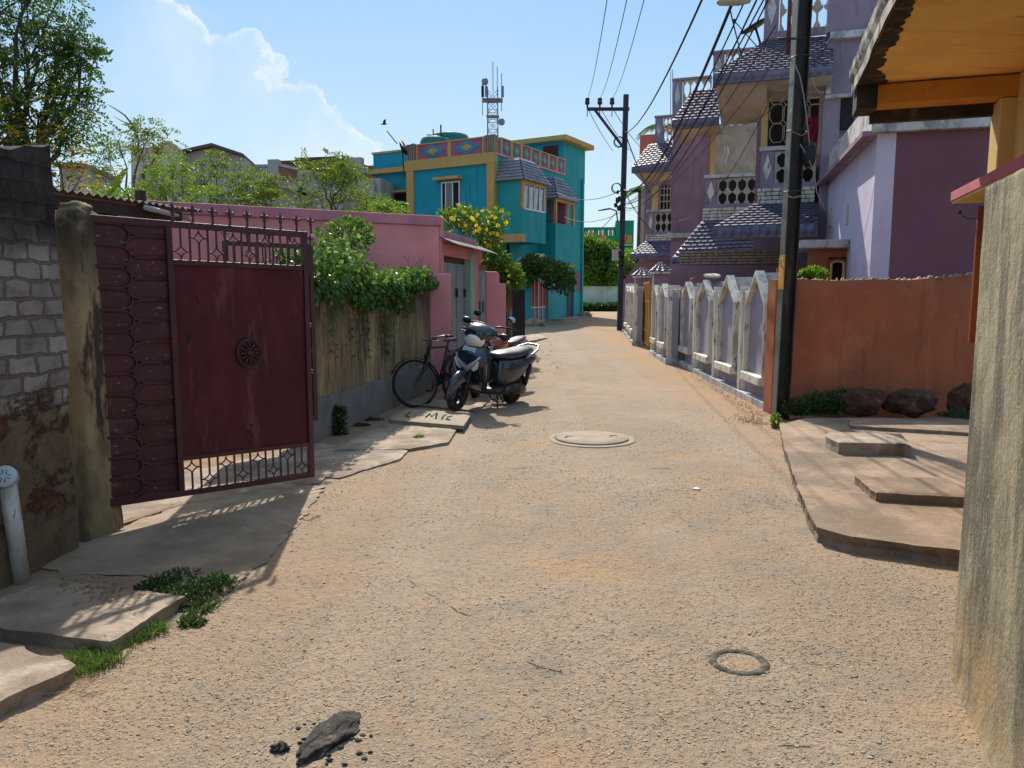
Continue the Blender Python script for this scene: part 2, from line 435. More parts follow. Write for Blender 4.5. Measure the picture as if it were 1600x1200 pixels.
m_lid = surf('lid_concrete', (.27, .222, .168), .85, .12, 4, [((.22, .19, .16), 9, (1, 1, 1), .55, .7, .6)], .5, 70)
m_mould = surf('mouldy_plaster', (.34, .235, .115), .9, .22, 1.8,
    [((.17, .125, .075), 1.9, (2, 2, .35), .42, .62, .85), ((.04, .033, .022), 3.1, (2.2, 2.2, .32), .52, .64, .8), ((.42, .33, .19), 2.7, (2.2, 2.2, .3), .53, .66, .7), ((.09, .065, .04), 11, (2.2, 2.2, .25), .5, .66, .55), ((.05, .038, .025), 1.9, (1, 1, .6), .38, .56, .85, .95, 1.55, .7), ((.07, .055, .035), 6, (2.5, 2.5, .3), .54, .64, .7)], .6, 40, bdist=.008)
m_pillar = surf('pillar_plaster', (.30, .22, .12), .9, .2, 2.2,
    [((.10, .08, .05), 5, (1, 1, .5), .48, .66, .7), ((.022, .02, .018), 2.3, (1.8, 1.8, .5), .53, .60, .88), ((.36, .28, .15), 7, (2, 2, .5), .56, .7, .6), ((.03, .027, .022), 2.5, (1, 1, 1), .3, .5, .92, 1.5, 2.0, .5)], .6, 50, bdist=.008)
m_gwall = surf('rough_render', (.30, .255, .165), .92, .2, 2.0,
    [((.10, .09, .065), 3.0, (2.2, 2.2, .4), .42, .62, .85), ((.42, .37, .26), 40, (1, 1, 1.6), .56, .66, .6), ((.09, .075, .055), 18, (.8, .8, 1.3), .58, .68, .6), ((.35, .31, .22), 7, (3, 3, .5), .54, .68, .7), ((.40, .27, .13), 3, (1, 1, 1), .35, .6, .8, .5, .1, .35), ((.07, .065, .05), 26, (1.4, 1.4, .8), .60, .68, .75), ((.07, .065, .055), 2.2, (1.6, 1.6, .3), .50, .62, .7)], .9, 60, bdist=.012)
m_plinth = surf('grey_cement', (.175, .16, .155), .9, .15, 3, [((.10, .09, .085), 3, (1, 1, .6), .5, .7, .7), ((.25, .19, .12), 2, (1, 1, 1), .4, .6, .6, .35, .05, .2)], .6, 50)
m_pink = surf('pink_paint', (.66, .25, .25), .8, .1, 1.2, [((.47, .15, .17), 2.6, (2, 2, .5), .56, .74, .4), ((.62, .24, .24), 8, (1, 1, 1), .6, .75, .4), ((.14, .08, .07), 3, (1, 1, 1), .48, .62, .55, .35, .05, .3)], .25, 40)
m_pinktop = surf('pink_coping', (.50, .20, .235), .8, .12, 2, [((.28, .13, .15), 3, (1, 1, 1), .52, .7, .4)], .3, 40)
m_orange = surf('terracotta_paint', (.38, .105, .046), .85, .12, 1.1, [((.17, .06, .035), 2.6, (2.6, 2.6, .25), .55, .68, .6), ((.22, .13, .09), 3, (1, 1, 1), .3, .5, .5, 1.45, 1.85, .5), ((.30, .075, .038), 1.8, (1, 1, .7), .5, .7, .55), ((.47, .17, .075), 2.4, (1, 1, 1), .55, .7, .5), ((.20, .10, .06), 4, (1, 1, 1), .45, .62, .6, .7, .35, .5)], .35, 45)
m_laven = surf('lavender_paint', (.32, .285, .335), .8, .1, 1.5, [((.21, .16, .24), 3, (2, 2, .5), .52, .7, .45)], .25, 45)
m_lavtop = surf('weathered_lavender', (.29, .255, .28), .85, .15, 2, [((.13, .12, .12), 6, (1, 1, 1), .48, .66, .7), ((.5, .48, .46), 9, (1, 1, 1), .6, .7, .5)], .4, 45)
m_white = surf('flaking_white', (.66, .61, .53), .8, .08, 3, [((.30, .25, .17), 3.5, (1.5, 1.5, .5), .47, .66, .75), ((.10, .09, .075), 8, (1.6, 1.6, .5), .55, .66, .85)], .35, 60)
m_white2 = surf('aged_white_band', (.50, .48, .48), .8, .12, 2, [((.20, .19, .18), 3.4, (1.2, 1.2, .8), .47, .64, .85), ((.07, .065, .06), 7, (1, 1, .5), .55, .68, .7)], .4, 45)
m_cream = surf('cream_balusters', (.40, .35, .27), .8, .12, 3, [((.22, .19, .15), 6, (1, 1, .5), .5, .7, .6)], .2, 60)
m_mauve = surf('mauve_paint', (.275, .17, .215), .82, .1, 1.2, [((.13, .09, .11), 3.2, (2.2, 2.2, .22), .56, .68, .6), ((.185, .10, .16), 1.7, (1, 1, .6), .5, .7, .5), ((.34, .20, .27), 3, (1, 1, 1), .58, .7, .35)], .25, 40)
m_mauve2 = surf('dusky_mauve_paint', (.255, .20, .262), .82, .1, 1.2, [((.12, .10, .12), 3.2, (2.2, 2.2, .22), .56, .68, .6), ((.17, .12, .19), 1.7, (1, 1, .6), .5, .7, .5)], .25, 40)
m_plum = surf('plum_paint', (.17, .072, .092), .82, .1, .8, [((.14, .07, .12), .9, (1, 1, .5), .45, .65, .8), ((.27, .12, .15), 3, (1, 1, 1), .6, .75, .3)], .25, 40)
m_palelil = surf('pale_lilac_paint', (.50, .44, .56), .8, .06, 1.2, [((.38, .33, .42), 2, (1, 1, .6), .52, .7, .4)], .2, 40)
m_ochre = surf('ochre_paint', (.78, .47, .14), .8, .08, 1.2, [((.55, .25, .05), 1.6, (.4, 2.2, 1), .48, .66, .7), ((.20, .10, .03), 4, (.5, 2, 1), .62, .7, .7), ((.60, .36, .10), 3, (1, 2, 1), .58, .72, .4)], .2, 40)
m_ochre2 = surf('deep_ochre_paint', (.50, .22, .035), .8, .1, 1.6, [((.30, .10, .015), 4, (1, 1, 1), .5, .68, .6)], .2, 40)
m_colm = surf('yellow_column_paint', (.52, .37, .14), .8, .06, 1.2, [((.42, .28, .10), 2, (1, 1, .5), .54, .7, .4)], .15, 40)
m_edge = surf('mouldy_slab_edge', (.40, .37, .33), .9, .15, 3, [((.03, .025, .02), 4, (1, 1, 1), .44, .56, .95), ((.50, .34, .25), 8, (1, 1, 1), .58, .7, .6)], .6, 50)
m_black = surf('black_mould', (.035, .028, .02), .95, .3, 5, [((.16, .09, .03), 7, (1, 1, 1), .55, .68, .8)], .5, 60)
m_roof = surf('blue_grey_tile', (.105, .095, .15), .5, .18, 4, [((.17, .16, .21), 8, (1, 1, 1), .52, .7, .6), ((.05, .045, .06), 3, (1, 1, 1), .55, .7, .6)], .2, 60, spec=.5)
m_slate = surf('grey_scale_roof', (.20, .22, .25), .6, .14, 2.5, [((.12, .13, .14), 3.5, (1, 1, 1), .5, .7, .6), ((.34, .34, .35), 9, (1, 1, 1), .6, .7, .5)], .3, 60)
m_teal = surf('teal_paint', (.008, .255, .35), .7, .07, .9, [((.02, .12, .16), 1.4, (2.2, 2.2, .2), .57, .68, .6), ((.006, .20, .28), 1.6, (1, 1, .5), .52, .72, .5)], .12, 40)
m_teal2 = surf('green_teal_paint', (.014, .285, .30), .7, .08, .9, [((.02, .13, .13), 1.4, (2.2, 2.2, .2), .56, .68, .6), ((.012, .21, .21), 1.6, (1, 1, .5), .52, .72, .5), ((.06, .16, .12), 3, (1, 1, .6), .5, .66, .6, 1.6, .8, .8)], .15, 40)
m_tan = surf('tan_trim_paint', (.47, .30, .10), .75, .07, 1.5, [((.36, .22, .07), 3, (1, 1, .6), .55, .7, .4)], .1, 40)
m_purp = surf('pink_purple_panel', (.33, .10, .19), .75, .08, 2, [], .1, 40)
m_orng = surf('orange_diamond', (.52, .25, .07), .75, .06, 2, [], .1, 40)
m_maroon = surf('maroon_gate_paint', (.078, .011, .017), .6, .22, 1.3,
    [((.135, .026, .025), 1.4, (1, 1, .4), .48, .68, .7), ((.18, .07, .07), 5, (1.5, 1.5, .25), .56, .68, .5), ((.05, .02, .015), 6, (2, 2, .2), .60, .68, .6), ((.012, .009, .011), 9, (1, 1, 1), .635, .65, .95), ((.30, .20, .17), 60, (1, 1, 1), .66, .72, .45)], .25, 70, spec=.25, bdist=.004)
m_maroonD = surf('worn_maroon_paint', (.062, .011, .018), .55, .22, 2,
    [((.12, .06, .06), 4, (.6, .6, 1.5), .56, .70, .5), ((.34, .24, .21), 34, (.6, .6, 1.4), .61, .67, .65), ((.02, .01, .013), 8, (1, 1, 1), .62, .68, .8)], .3, 70, spec=.45, bdist=.004)
m_bars = surf('maroon_bar_paint', (.058, .012, .017), .5, .2, 5, [((.20, .13, .12), 50, (1, 1, 1), .66, .71, .5)], .1, 90, spec=.5)
m_corr = surf('rusty_corrugated_sheet', (.20, .175, .155), .55, .2, 3, [((.13, .07, .04), 4, (1, 1, 1), .5, .66, .8), ((.33, .31, .28), 7, (1, 1, 1), .58, .7, .5)], .2, 60, metal=.3)
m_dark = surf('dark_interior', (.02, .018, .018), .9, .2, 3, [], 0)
m_darkwood = surf('dark_timber', (.055, .025, .015), .6, .2, 3, [((.03, .012, .008), 8, (4, 4, .4), .5, .65, .7)], .2, 80)
m_brown = surf('brown_shutter', (.22, .045, .012), .5, .12, 2, [((.12, .025, .01), 5, (4, 4, .4), .5, .68, .6)], .15, 80)
m_pole = surf('weathered_steel_pole', (.035, .029, .026), .55, .2, 3, [((.11, .085, .06), 3, (3, 3, .5), .52, .68, .7), ((.02, .018, .017), 6, (2, 2, .5), .55, .7, .6)], .2, 80, metal=.35)
m_flange = surf('pole_flange_paint', (.17, .165, .145), .5, .12, 3, [((.15, .13, .10), 5, (3, 3, .5), .5, .68, .7)], .15, 80, metal=.3)
m_yel = surf('ochre_band_paint', (.62, .27, .04), .7, .1, 4, [((.30, .15, .05), 9, (2, 2, .6), .55, .7, .6)], .1, 80)
m_ygate = surf('mustard_gate_paint', (.50, .25, .025), .5, .1, 2, [((.36, .14, .01), 3, (2, 2, .5), .5, .7, .5)], .1, 60, spec=.5)
m_gdoor = surf('grey_metal_door', (.245, .27, .265), .5, .1, 1.6, [((.14, .15, .15), 3, (3, 3, .4), .52, .68, .7), ((.34, .36, .34), 5, (3, 3, .5), .58, .7, .4)], .1, 60, spec=.5)
m_pgreen = surf('pale_green_paint', (.30, .40, .31), .8, .08, 2, [((.22, .28, .22), 3, (2, 2, .5), .53, .7, .5)], .15, 50)
m_wire = surf('black_cable', (.012, .012, .016), .6, .1, 5, [], 0)
m_bark = surf('bark', (.085, .065, .045), .9, .25, 4, [((.16, .13, .10), 7, (1, 1, .4), .5, .66, .6)], .8, 40, bdist=.01)
m_glass = glossy('window_glass', (.035, .05, .055), .08, 0, 0, .9)
m_alu = glossy('aluminium_frame', (.52, .52, .50), .4, .5)
m_beige = surf('beige_wall', (.48, .42, .33), .85, .1, .8, [((.26, .22, .17), .9, (1, 1, .5), .5, .7, .6)], .2, 30)
m_greyw = surf('grey_wall', (.42, .40, .37), .85, .1, .6, [((.20, .19, .18), .9, (1, 1, .4), .5, .7, .6)], .2, 30)
m_redb = surf('red_brown_wall', (.25, .12, .09), .85, .1, .8, [((.13, .07, .05), 1.2, (1, 1, .4), .5, .7, .6)], .2, 30)
m_green = surf('green_building_paint', (.01, .25, .12), .8, .1, .6, [((.01, .16, .09), .9, (1, 1, .5), .5, .7, .5)], .1, 30)
m_pwall = surf('pale_boundary_wall', (.50, .53, .44), .85, .08, .8, [((.28, .31, .22), .9, (1, 1, .6), .48, .66, .6), ((.12, .15, .08), 1.2, (1, 1, 1), .4, .6, .6, 1.2, .7, .5)], .3, 20)
m_tyre = surf('black_tyre', (.018, .017, .017), .8, .2, 8, [((.13, .10, .075), 9, (1, 1, 1), .5, .7, .5)], .2, 90)
m_chrome = glossy('chrome', (.62, .64, .66), .16, 1.0)
m_iron = surf('dull_iron', (.035, .032, .032), .5, .2, 9, [((.10, .06, .035), 20, (1, 1, 1), .6, .7, .6)], .1, 90, metal=.5, spec=.5)
m_stone = surf('laterite_stone', (.10, .045, .03), .95, .25, 6, [((.25, .14, .09), 12, (1, 1, 1), .55, .68, .7), ((.06, .03, .022), 9, (1, 1, 1), .55, .66, .7)], 1, 30, bdist=.02)

# ================================================================ terrain and road
def wallmask(x, y): return 0
ge = MB()
def gfun(u, v):
    x = (u - .5) * 2; x = math.copysign(abs(x) ** 2.2, x) * 400
    y = -30 + (v ** 2.2) * 900
    return (x, y, gz(y) - .03)
ge.grid(gfun, 60, 90); go = ge.build('ground', m_earth, origin=(0, 0, 0)); tag(go, kind='structure')
# the road: finest near the camera
def edge_l(y):
    pts = [(-2, -1.6), (2.0, -1.75), (3.2, -2.9), (5, -3.8), (6.2, -2.35), (7.9, -2.12), (12.2, -1.33), (18, -.75), (27, -.2), (45, .3), (60, .2)]
    for (a, xa), (b, xb) in zip(pts, pts[1:]):
        if y <= b: return lerp(xa, xb, clamp((y - a) / (b - a)))
    return pts[-1][1]
def edge_r(y):
    pts = [(-2, 1.6), (2.9, 1.95), (4.4, 4.0), (9.4, 4.2), (9.8, 3.5), (26.7, 4.0), (32, 6), (60, 14)]
    for (a, xa), (b, xb) in zip(pts, pts[1:]):
        if y <= b: return lerp(xa, xb, clamp((y - a) / (b - a)))
    return pts[-1][1]
def rh(x, y):
    far = clamp(1 - y / 30, .2, 1)
    p = Vector((x, y, 0))
    h = .012 * noise.noise(p * .8) + .007 * noise.noise(p * 3.1) + .0035 * noise.noise(p * 11) + .0024 * noise.noise(p * 31)
    return gz(y) + .012 + h * far
rows = []; y = -1.0
while y < 60:
    rows.append(y); y += max(.022, .0085 * max(y, 0) ** 1.12)
rd = MB(); NX = 250
vsx = []; fsx = []
for y in rows:
    a, b = edge_l(y), edge_r(y)
    for i in range(NX + 1):
        x = lerp(a, b, i / NX); vsx.append((x, y, rh(x, y)))
for j in range(len(rows) - 1):
    for i in range(NX):
        k = j * (NX + 1) + i; fsx.append((k, k + 1, k + NX + 2, k + NX + 1))
rd.add(vsx, fsx, True)
ro = rd.build('road', m_road, origin=(0, 0, 0)); tag(ro, kind='structure')

# stone chips set in the concrete
t = NT('stone_chips'); g = t.n('ShaderNodeNewGeometry'); cr = t.n('ShaderNodeValToRGB'); e = cr.color_ramp
e.elements[0].color = (.145, .138, .128, 1); e.elements[1].color = (.31, .225, .15, 1); e.elements[1].position = .9
x = e.elements.new(.35); x.color = (.235, .205, .17, 1); x = e.elements.new(.62); x.color = (.30, .23, .165, 1)
t.l(g.outputs['Random Per Island'], cr.inputs[0]); nn = t.noise(90)
t.bsdf(t.mix(t.math('MULTIPLY', t.ramp(nn, .45, .7), .35), cr.outputs[0], (.33, .25, .17)), .85, 0, t.bump(nn, .3, .004), .3); m_chip = t.mat
def chips_mesh(n, y0, y1, sz0, sz1, seed):
    r = random.Random(seed); mb = MB(); vs = []; fs = []
    k = 0; tries = 0
    while k < n and tries < n * 12:
        tries += 1
        y = y0 + (y1 - y0) * r.random() ** 1.5; a, b = edge_l(y), edge_r(y)
        x = r.uniform(max(a, -.75 * y - .6), min(b, .75 * y + .6))
        dn = noise.noise(Vector((x * .8, y * .8, 3))) + .6 * noise.noise(Vector((x * 2.3, y * 2.3, 9)))
        if r.random() > clamp(.5 + dn * 1.25, .08, 1) * clamp((10.5 - y) / 4.5): continue
        if (x - .86) ** 2 + (y - 8.02) ** 2 < .26: continue
        s = r.uniform(sz0, sz1) * (1.0 if r.random() < .9 else 1.5); el = r.uniform(.45, .95); an = r.uniform(0, math.pi)
        m = r.choice((4, 5, 5, 6)); ca, sa = math.cos(an), math.sin(an); z0 = rh(x, y)
        tx, ty = r.uniform(-.22, .22), r.uniform(-.22, .22); hh = s * r.uniform(.10, .26)
        i0 = len(vs); top = []
        for q in range(m):
            w = 2 * math.pi * (q + r.uniform(-.3, .3)) / m; rr = s * r.uniform(.75, 1.1)
            px, py = rr * math.cos(w), rr * math.sin(w) * el
            top.append((px * ca - py * sa, px * sa + py * ca))
        for (px, py) in top: vs.append((x + px * 1.15, y + py * 1.15, z0 - .004))
        for (px, py) in top: vs.append((x + px * .85, y + py * .85, z0 + hh + tx * px + ty * py))
        fs.append(tuple(range(i0 + m, i0 + 2 * m)))
        for q in range(m): fs.append((i0 + q, i0 + (q + 1) % m, i0 + m + (q + 1) % m, i0 + m + q))
        k += 1
    mb.add(vs, fs); return mb
tag(chips_mesh(44000, 1.9, 10.5, .0038, .0095, 5).build('stone_chips', m_chip, origin=(0, 0, 0)), 'grey and tan stone chips set in the worn concrete lane', 'stone chips', kind='stuff')
# ================================================================ foreground left: block wall, pillar, gate, slabs, pipe
def wire_wall(u, v): return G(u, v)
A = G(0, 925); B = G(124, 862)
# cement block wall
ang = math.degrees(math.atan2(B.y - A.y, B.x - A.x)); FW = Frame((A.x, A.y), ang)
LB = (B - A).length
t = NT('cement_block_wall')
g = t.n('ShaderNodeTexCoord'); mp = t.n('ShaderNodeMapping'); t.l(g.outputs['UV'], mp.inputs[0])
nz = t.n('ShaderNodeTexNoise'); nz.inputs['Scale'].default_value = 9; nz.inputs['Detail'].default_value = 4; t.l(mp.outputs[0], nz.inputs[0])
wv = t.n('ShaderNodeMix'); wv.data_type = 'VECTOR'; wv.inputs[0].default_value = .055; t.l(mp.outputs[0], wv.inputs[4]); t.l(nz.outputs['Color'], wv.inputs[5])
bt = t.n('ShaderNodeTexBrick'); bt.inputs['Scale'].default_value = 1; bt.inputs['Brick Width'].default_value = .19; bt.inputs['Row Height'].default_value = .098
bt.inputs['Mortar Size'].default_value = .011; bt.inputs['Mortar Smooth'].default_value = .4; bt.offset = .5
bt.inputs['Color1'].default_value = (.21, .19, .17, 1); bt.inputs['Color2'].default_value = (.35, .32, .29, 1); bt.inputs['Mortar'].default_value = (.16, .125, .10, 1)
t.l(wv.outputs[1], bt.inputs['Vector'])
sx = t.n('ShaderNodeSeparateXYZ'); t.l(g.outputs['UV'], sx.inputs[0]); V = sx.outputs[1]
n3 = t.noise(3.2); n7 = t.noise(7.5, det=8, rough=.7); n20 = t.noise(24, det=5)
c = t.mix(t.math('MULTIPLY', t.ramp(n7, .45, .7), .7), bt.outputs['Color'], (.12, .09, .068))
c = t.mix(t.math('MULTIPLY', t.ramp(n20, .5, .75), .35), c, (.27, .23, .19))
low = t.ramp(t.math('ADD', V, t.math('MULTIPLY', t.math('SUBTRACT', n3, .5), .5)), 1.03, .88)         # plaster below
plas = t.mix(t.ramp(n7, .4, .7), (.17, .115, .065), (.105, .072, .048))
c = t.mix(t.math('MULTIPLY', low, .95), c, plas)
red = t.math('MULTIPLY', t.ramp(t.noise(2.3, t.pos((1.2, 1.2, 1.6)), 9, .75), .50, .58), t.ramp(t.math('ABSOLUTE', t.math('SUBTRACT', V, .66)), .42, .3))
c = t.mix(t.math('MULTIPLY', red, .9), c, t.mix(t.ramp(n20, .4, .6), (.17, .055, .032), (.07, .03, .02)))
dk = t.ramp(t.math('ADD', V, t.math('MULTIPLY', t.math('SUBTRACT', n3, .5), .55)), 1.72, 2.02)
c = t.mix(t.math('MULTIPLY', dk, .93), c, t.mix(t.ramp(n7, .45, .65), (.014, .012, .012), (.05, .04, .036)))
hh = t.math('ADD', t.math('MULTIPLY', bt.outputs['Fac'], t.math('MULTIPLY', t.math('SUBTRACT', 1, low), -1.4)), t.math('MULTIPLY', n7, 1.6))
hh = t.math('ADD', hh, t.math('ADD', t.math('MULTIPLY', n20, .6), t.math('MULTIPLY', red, -1.2)))
t.bsdf(c, .92, 0, t.bump(hh, .9, .02), .2); m_block = t.mat
mb = MB().fr(FW); s0, s1 = -2.6, LB
zt = lambda s: 2.27 + .12 * clamp(s / LB, -1, 1) + .03 * noise.noise(Vector((s * 5, 0, 0)))
def top_fn(a, dd0, z0f, z1f): pass
nS, nZ = 130, 80
def face(u, v):
    s = lerp(s0, s1, u); z = lerp(-.05, zt(s), v)
    d = .018 * noise.noise(Vector((s * 2.2, z * 2.2, 1))) + .008 * noise.noise(Vector((s * 9, z * 9, 1)))
    return (s, d, z)
mb.grid(face, nS, nZ)
mb.grid(lambda u, v: (lerp(s0, s1, u), lerp(face(u, 1)[1], .24, v), zt(lerp(s0, s1, u)) + .012 * noise.noise(Vector((u * 30, v * 2, 0))) * (1 if v > 0 else 0)), nS, 4)
mb.grid(lambda u, v: (s1 + .012 * noise.noise(Vector((u * 3, v * 14, 3))) * (u > 0), lerp(face(1, v)[1], .24, u), lerp(-.05, zt(s1), v)), 4, nZ)
mb.box(s0, s1 - .02, .23, .25, -.05, 2.2)
bw = mb.build('block_wall', m_block)
uv = bw.data.uv_layers.new(name='UVMap')
fi = FW.M.inverted()
for lp in bw.data.loops:
    pt = fi @ (bw.data.vertices[lp.vertex_index].co + bw.location); uv.data[lp.index].uv = (pt.x + pt.y, pt.z)
tag(bw, 'grey cement block wall with black mould on top and red bare patches', 'wall')

# round-topped mouldy gate pillar
pb = G(140, 849); FP = Frame((pb.x, pb.y), -8)
pc = FP.px(106, 600)
mb = MB().fr(FP)
sL, zz = FP.px(84, 500); sR, _ = FP.px(127, 560)
prof = []
n = 26; zs = [0, .08, .3, .6, .9, 1.2, 1.5, 1.8, 2.02, 2.08, 2.12]
def pil(u, v):
    q = 2 * math.pi * u; z = zs[min(len(zs) - 1, round(v * (len(zs) - 1)))]
    w = (sR - sL) / 2 + .005; k = 1.0 if z < 2.03 else (.9 if z < 2.1 else .55)
    if z < .2: k = 1.06
    e = 2 / 3.4; cx, sy = math.cos(q), math.sin(q)
    x = math.copysign(abs(cx) ** e, cx) * w * k; yv = math.copysign(abs(sy) ** e, sy) * .15 * k
    nn = .01 * noise.noise(Vector((x * 8, yv * 8, z * 3)))
    return ((sL + sR) / 2 + .01 + x + nn, .15 + yv + nn, z * .985 + nn)
mb.grid(pil, 40, len(zs) - 1); mb.blob(((sL + sR) / 2, .15, 2.07), .085, .1, .05, amp=.3, seed=3)
tag(mb.build('gate_pillar', m_pillar), 'round-shouldered plastered gate pillar streaked with black mould beside the maroon gate', 'pillar')

# ---- the maroon gate
GH = PY(150, 795, 4.72); GE = PY(490, 744, 6.1)
Lg = math.hypot(GE.x - GH.x, GE.y - GH.y)
FG = Frame((GH.x, GH.y), math.degrees(math.atan2(GE.y - GH.y, GE.x - GH.x)))
zb, zt1 = .07, 2.04
def gwarp(p): k = (1 - p.x / Lg) * .125; return Vector((p.x, p.y, p.z + k * clamp((zt1 - p.z) / (zt1 - zb)) if p.z < zt1 else p.z))
FG.warp = gwarp
gate = empty('iron_gate', (GH.x, GH.y, 0), 'open maroon sheet metal gate leaf with scalloped ribs, wheel ornament and spear points', 'gate')
sM, _ = FG.px(272, 560)       # split between ribbed part and plain part
# outer frame
mb = MB().fr(FG); fw = .045
mb.box(0, fw, -.018, .022, zb, zt1 + .03); mb.box(Lg - fw, Lg, -.018, .022, zb, zt1)
mb.box(fw, Lg - fw, -.016, .02, zb, zb + fw); mb.box(fw, Lg - fw, -.016, .02, zt1 - fw, zt1)
mb.box(sM - .02, sM + .022, -.019, .02, zb + fw, zt1 - fw)
zg0 = FG.px(380, 412)[1]; zg1 = FG.px(380, 717)[1]
mb.box(sM + .022, Lg - fw, -.015, .02, zg0 - .035, zg0); mb.box(sM + .022, Lg - fw, -.015, .02, zg1, zg1 + .03)
mb.build('gate_frame', m_bars, gate, bev=.003)
# plain sheet, slightly dented
mb = MB().fr(FG)
mb.grid(lambda u, v: (lerp(sM + .02, Lg - .03, u), .004 * noise.noise(Vector((u * 3, v * 3, 0))), lerp(zg1 + .02, zg0 - .02, v)), 20, 24)
mb.grid(lambda u, v: (lerp(sM + .02, Lg - .03, 1 - u), .006 + .004 * noise.noise(Vector(((1 - u) * 3, v * 3, 0))), lerp(zg1 + .02, zg0 - .02, v)), 20, 24)
mb.build('sheet_panel', m_maroon, gate)
# ribbed part: backing sheet, embossed stadium panels facing each other
mb = MB().fr(FG); mb.box(fw - .005, sM - .015, .002, .008, zb + .02, zt1 - .02); mb.build('ribbed_sheet', m_maroonD, gate)
nR = 13; z0 = zb + fw; hR = (zt1 - fw - z0) / nR; mid = (fw + sM - .02) / 2
ribs = MB().fr(FG); pads = MB().fr(FG)
for i in range(nR + 1):
    for side in (-1, 1):
        zc = z0 + (i + .5 if side < 0 else i) * hR
        xo = fw if side < 0 else sM - .02
        tip = mid - side * .012
        rr = hR * .47
        if zc - rr < z0 - hR * .55 or zc + rr > zt1 - fw + hR * .55: continue
        pts = []
        L_ = abs(tip - xo); straight = L_ - rr * 1.15
        for k in range(-8, 9):
            a = k / 8 * math.pi / 2
            xx = xo - side * 0 + (-side) * (-1) * 0
            sx_ = xo + (tip - xo) / L_ * (straight + rr * 1.15 * math.cos(a))
            pts.append((sx_, zc + rr * math.sin(a)))
        line = [(xo, zc - rr)] + pts + [(xo, zc + rr)]
        line = [(a, clamp(b, z0, zt1 - fw)) for a, b in line]
        ribs.tube([(a, -.006, b) for a, b in line], .0068, 6)
        pin = [(xo + (a - xo) * .93, zc + (b - zc) * .82) for a, b in line]
        pin = [(a, clamp(b, z0 + .004, zt1 - fw - .004)) for a, b in pin]
        nP = len(pin)
        v0 = [(a, .0015, b) for a, b in pin]; inn = [(xo + (a - xo) * .9, -.0005, clamp(zc + (b - zc) * .75, z0 + .004, zt1 - fw - .004)) for a, b in pin]
        pads.add(v0 + inn, [(k, (k + 1) % nP, nP + (k + 1) % nP, nP + k) for k in range(nP)] + [tuple(range(nP, 2 * nP))])
ribs.build('rib', m_bars, gate); pads.build('embossed_panel', m_maroonD, gate)
# grilles (top and bottom): bars, four-point star curls
def grille(mb, s0, s1, za, zb_, n, inv=0):
    w = (s1 - s0) / n
    for i in range(1, 2 * n): mb.box(s0 + i * w / 2 - .0055, s0 + i * w / 2 + .0055, -.006, .006, za, zb_) if i % 2 == 0 else None
    for i in range(n):
        c = s0 + (i + .5) * w; H = zb_ - za; lowr = (i + inv) % 2 == 0
        zc = za + (H * .27 if lowr else H * .73); hw = w * .46; hh_ = H * .25
        for sxn in (-1, 1):
            for szn in (-1, 1):
                pts = []
                for k in range(9):
                    a = k / 8 * math.pi / 2
                    pts.append((c + sxn * hw * (1 - math.sin(a)), 0, zc + szn * hh_ * (1 - math.cos(a))))
                mb.tube(pts, .0052, 5)
        if lowr: mb.box(c - .005, c + .005, -.006, .006, zc + hh_ - .01, zb_)
        else: mb.box(c - .005, c + .005, -.006, .006, za, zc - hh_ + .01)
mb = MB().fr(FG); grille(mb, sM + .022, Lg - fw, zg0, zt1 - fw, 8); mb.build('top_grille', m_bars, gate)
mb = MB().fr(FG); grille(mb, sM + .022, Lg - fw, zb + fw, zg1, 8, 1); mb.build('bottom_grille', m_bars, gate)
def spear_mb(mb, s, z, k=1.0, d=0):
    mb.box(s - .006, s + .006, d - .006, d + .006, z - .01, z + .05 * k)
    mb.loft([((s, d, z + .045 * k), (.007, 0, 0), (0, .007, 0), 2), ((s, d, z + .055 * k), (.013, 0, 0), (0, .009, 0), 2), ((s, d, z + .065 * k), (.008, 0, 0), (0, .007, 0), 2),
             ((s, d, z + .085 * k), (.017 * k, 0, 0), (0, .007, 0), 2), ((s, d, z + .10 * k), (.012, 0, 0), (0, .006, 0), 2), ((s, d, z + .135 * k), (.001, 0, 0), (0, .001, 0), 2)], 10)
    for q in (-1, 1):
        mb.tube([(s, d, z + .06 * k), (s + q * .012, d, z + .085 * k), (s + q * .026, d, z + .094 * k), (s + q * .033, d, z + .084 * k), (s + q * .029, d, z + .074 * k)], [.006, .007, .006, .005, .003], 6)
    mb.tube([(s - .016, d, z + .058 * k), (s + .016, d, z + .058 * k)], .006, 6)
for u in (270, 301, 332, 359, 386, 413, 438, 463, 485):
    s_, _ = FG.px(u, 340); mb = MB().fr(FG); spear_mb(mb, s_, zt1); mb.build('spear_point', m_bars, gate)
# wheel ornament
cw = FG.px(389, 556); mb = MB().fr(FG); c3 = (cw[0], -.012, cw[1])
mb.ring(c3, (0, 1, 0), .105, .008, 36, 6); mb.ring(c3, (0, 1, 0), .088, .005, 36, 6); mb.ring(c3, (0, 1, 0), .034, .006, 20, 6); mb.blob(c3, .022, .014, .022)
for k in range(12):
    a = k * math.pi / 6
    mb.tube([(c3[0] + .036 * math.cos(a), -.012, c3[2] + .036 * math.sin(a)), (c3[0] + .062 * math.cos(a), -.014, c3[2] + .062 * math.sin(a)), (c3[0] + .084 * math.cos(a), -.012, c3[2] + .084 * math.sin(a))], [.003, .0095, .004], 6)
mb.build('wheel_ornament', m_bars, gate)
for v in (508, 580):
    mb = MB().fr(FG); zc = FG.px(492, v)[1]; mb.ring((Lg + .016, 0, zc), (0, 1, 0), .013, .005, 14, 6); mb.build('hasp', m_bars, gate)
mb = MB().fr(FG); zc = FG.px(492, 548)[1]; mb.tube([(Lg + .004, 0, zc + .03), (Lg + .02, 0, zc + .025), (Lg + .02, 0, zc - .03)], .005, 6)
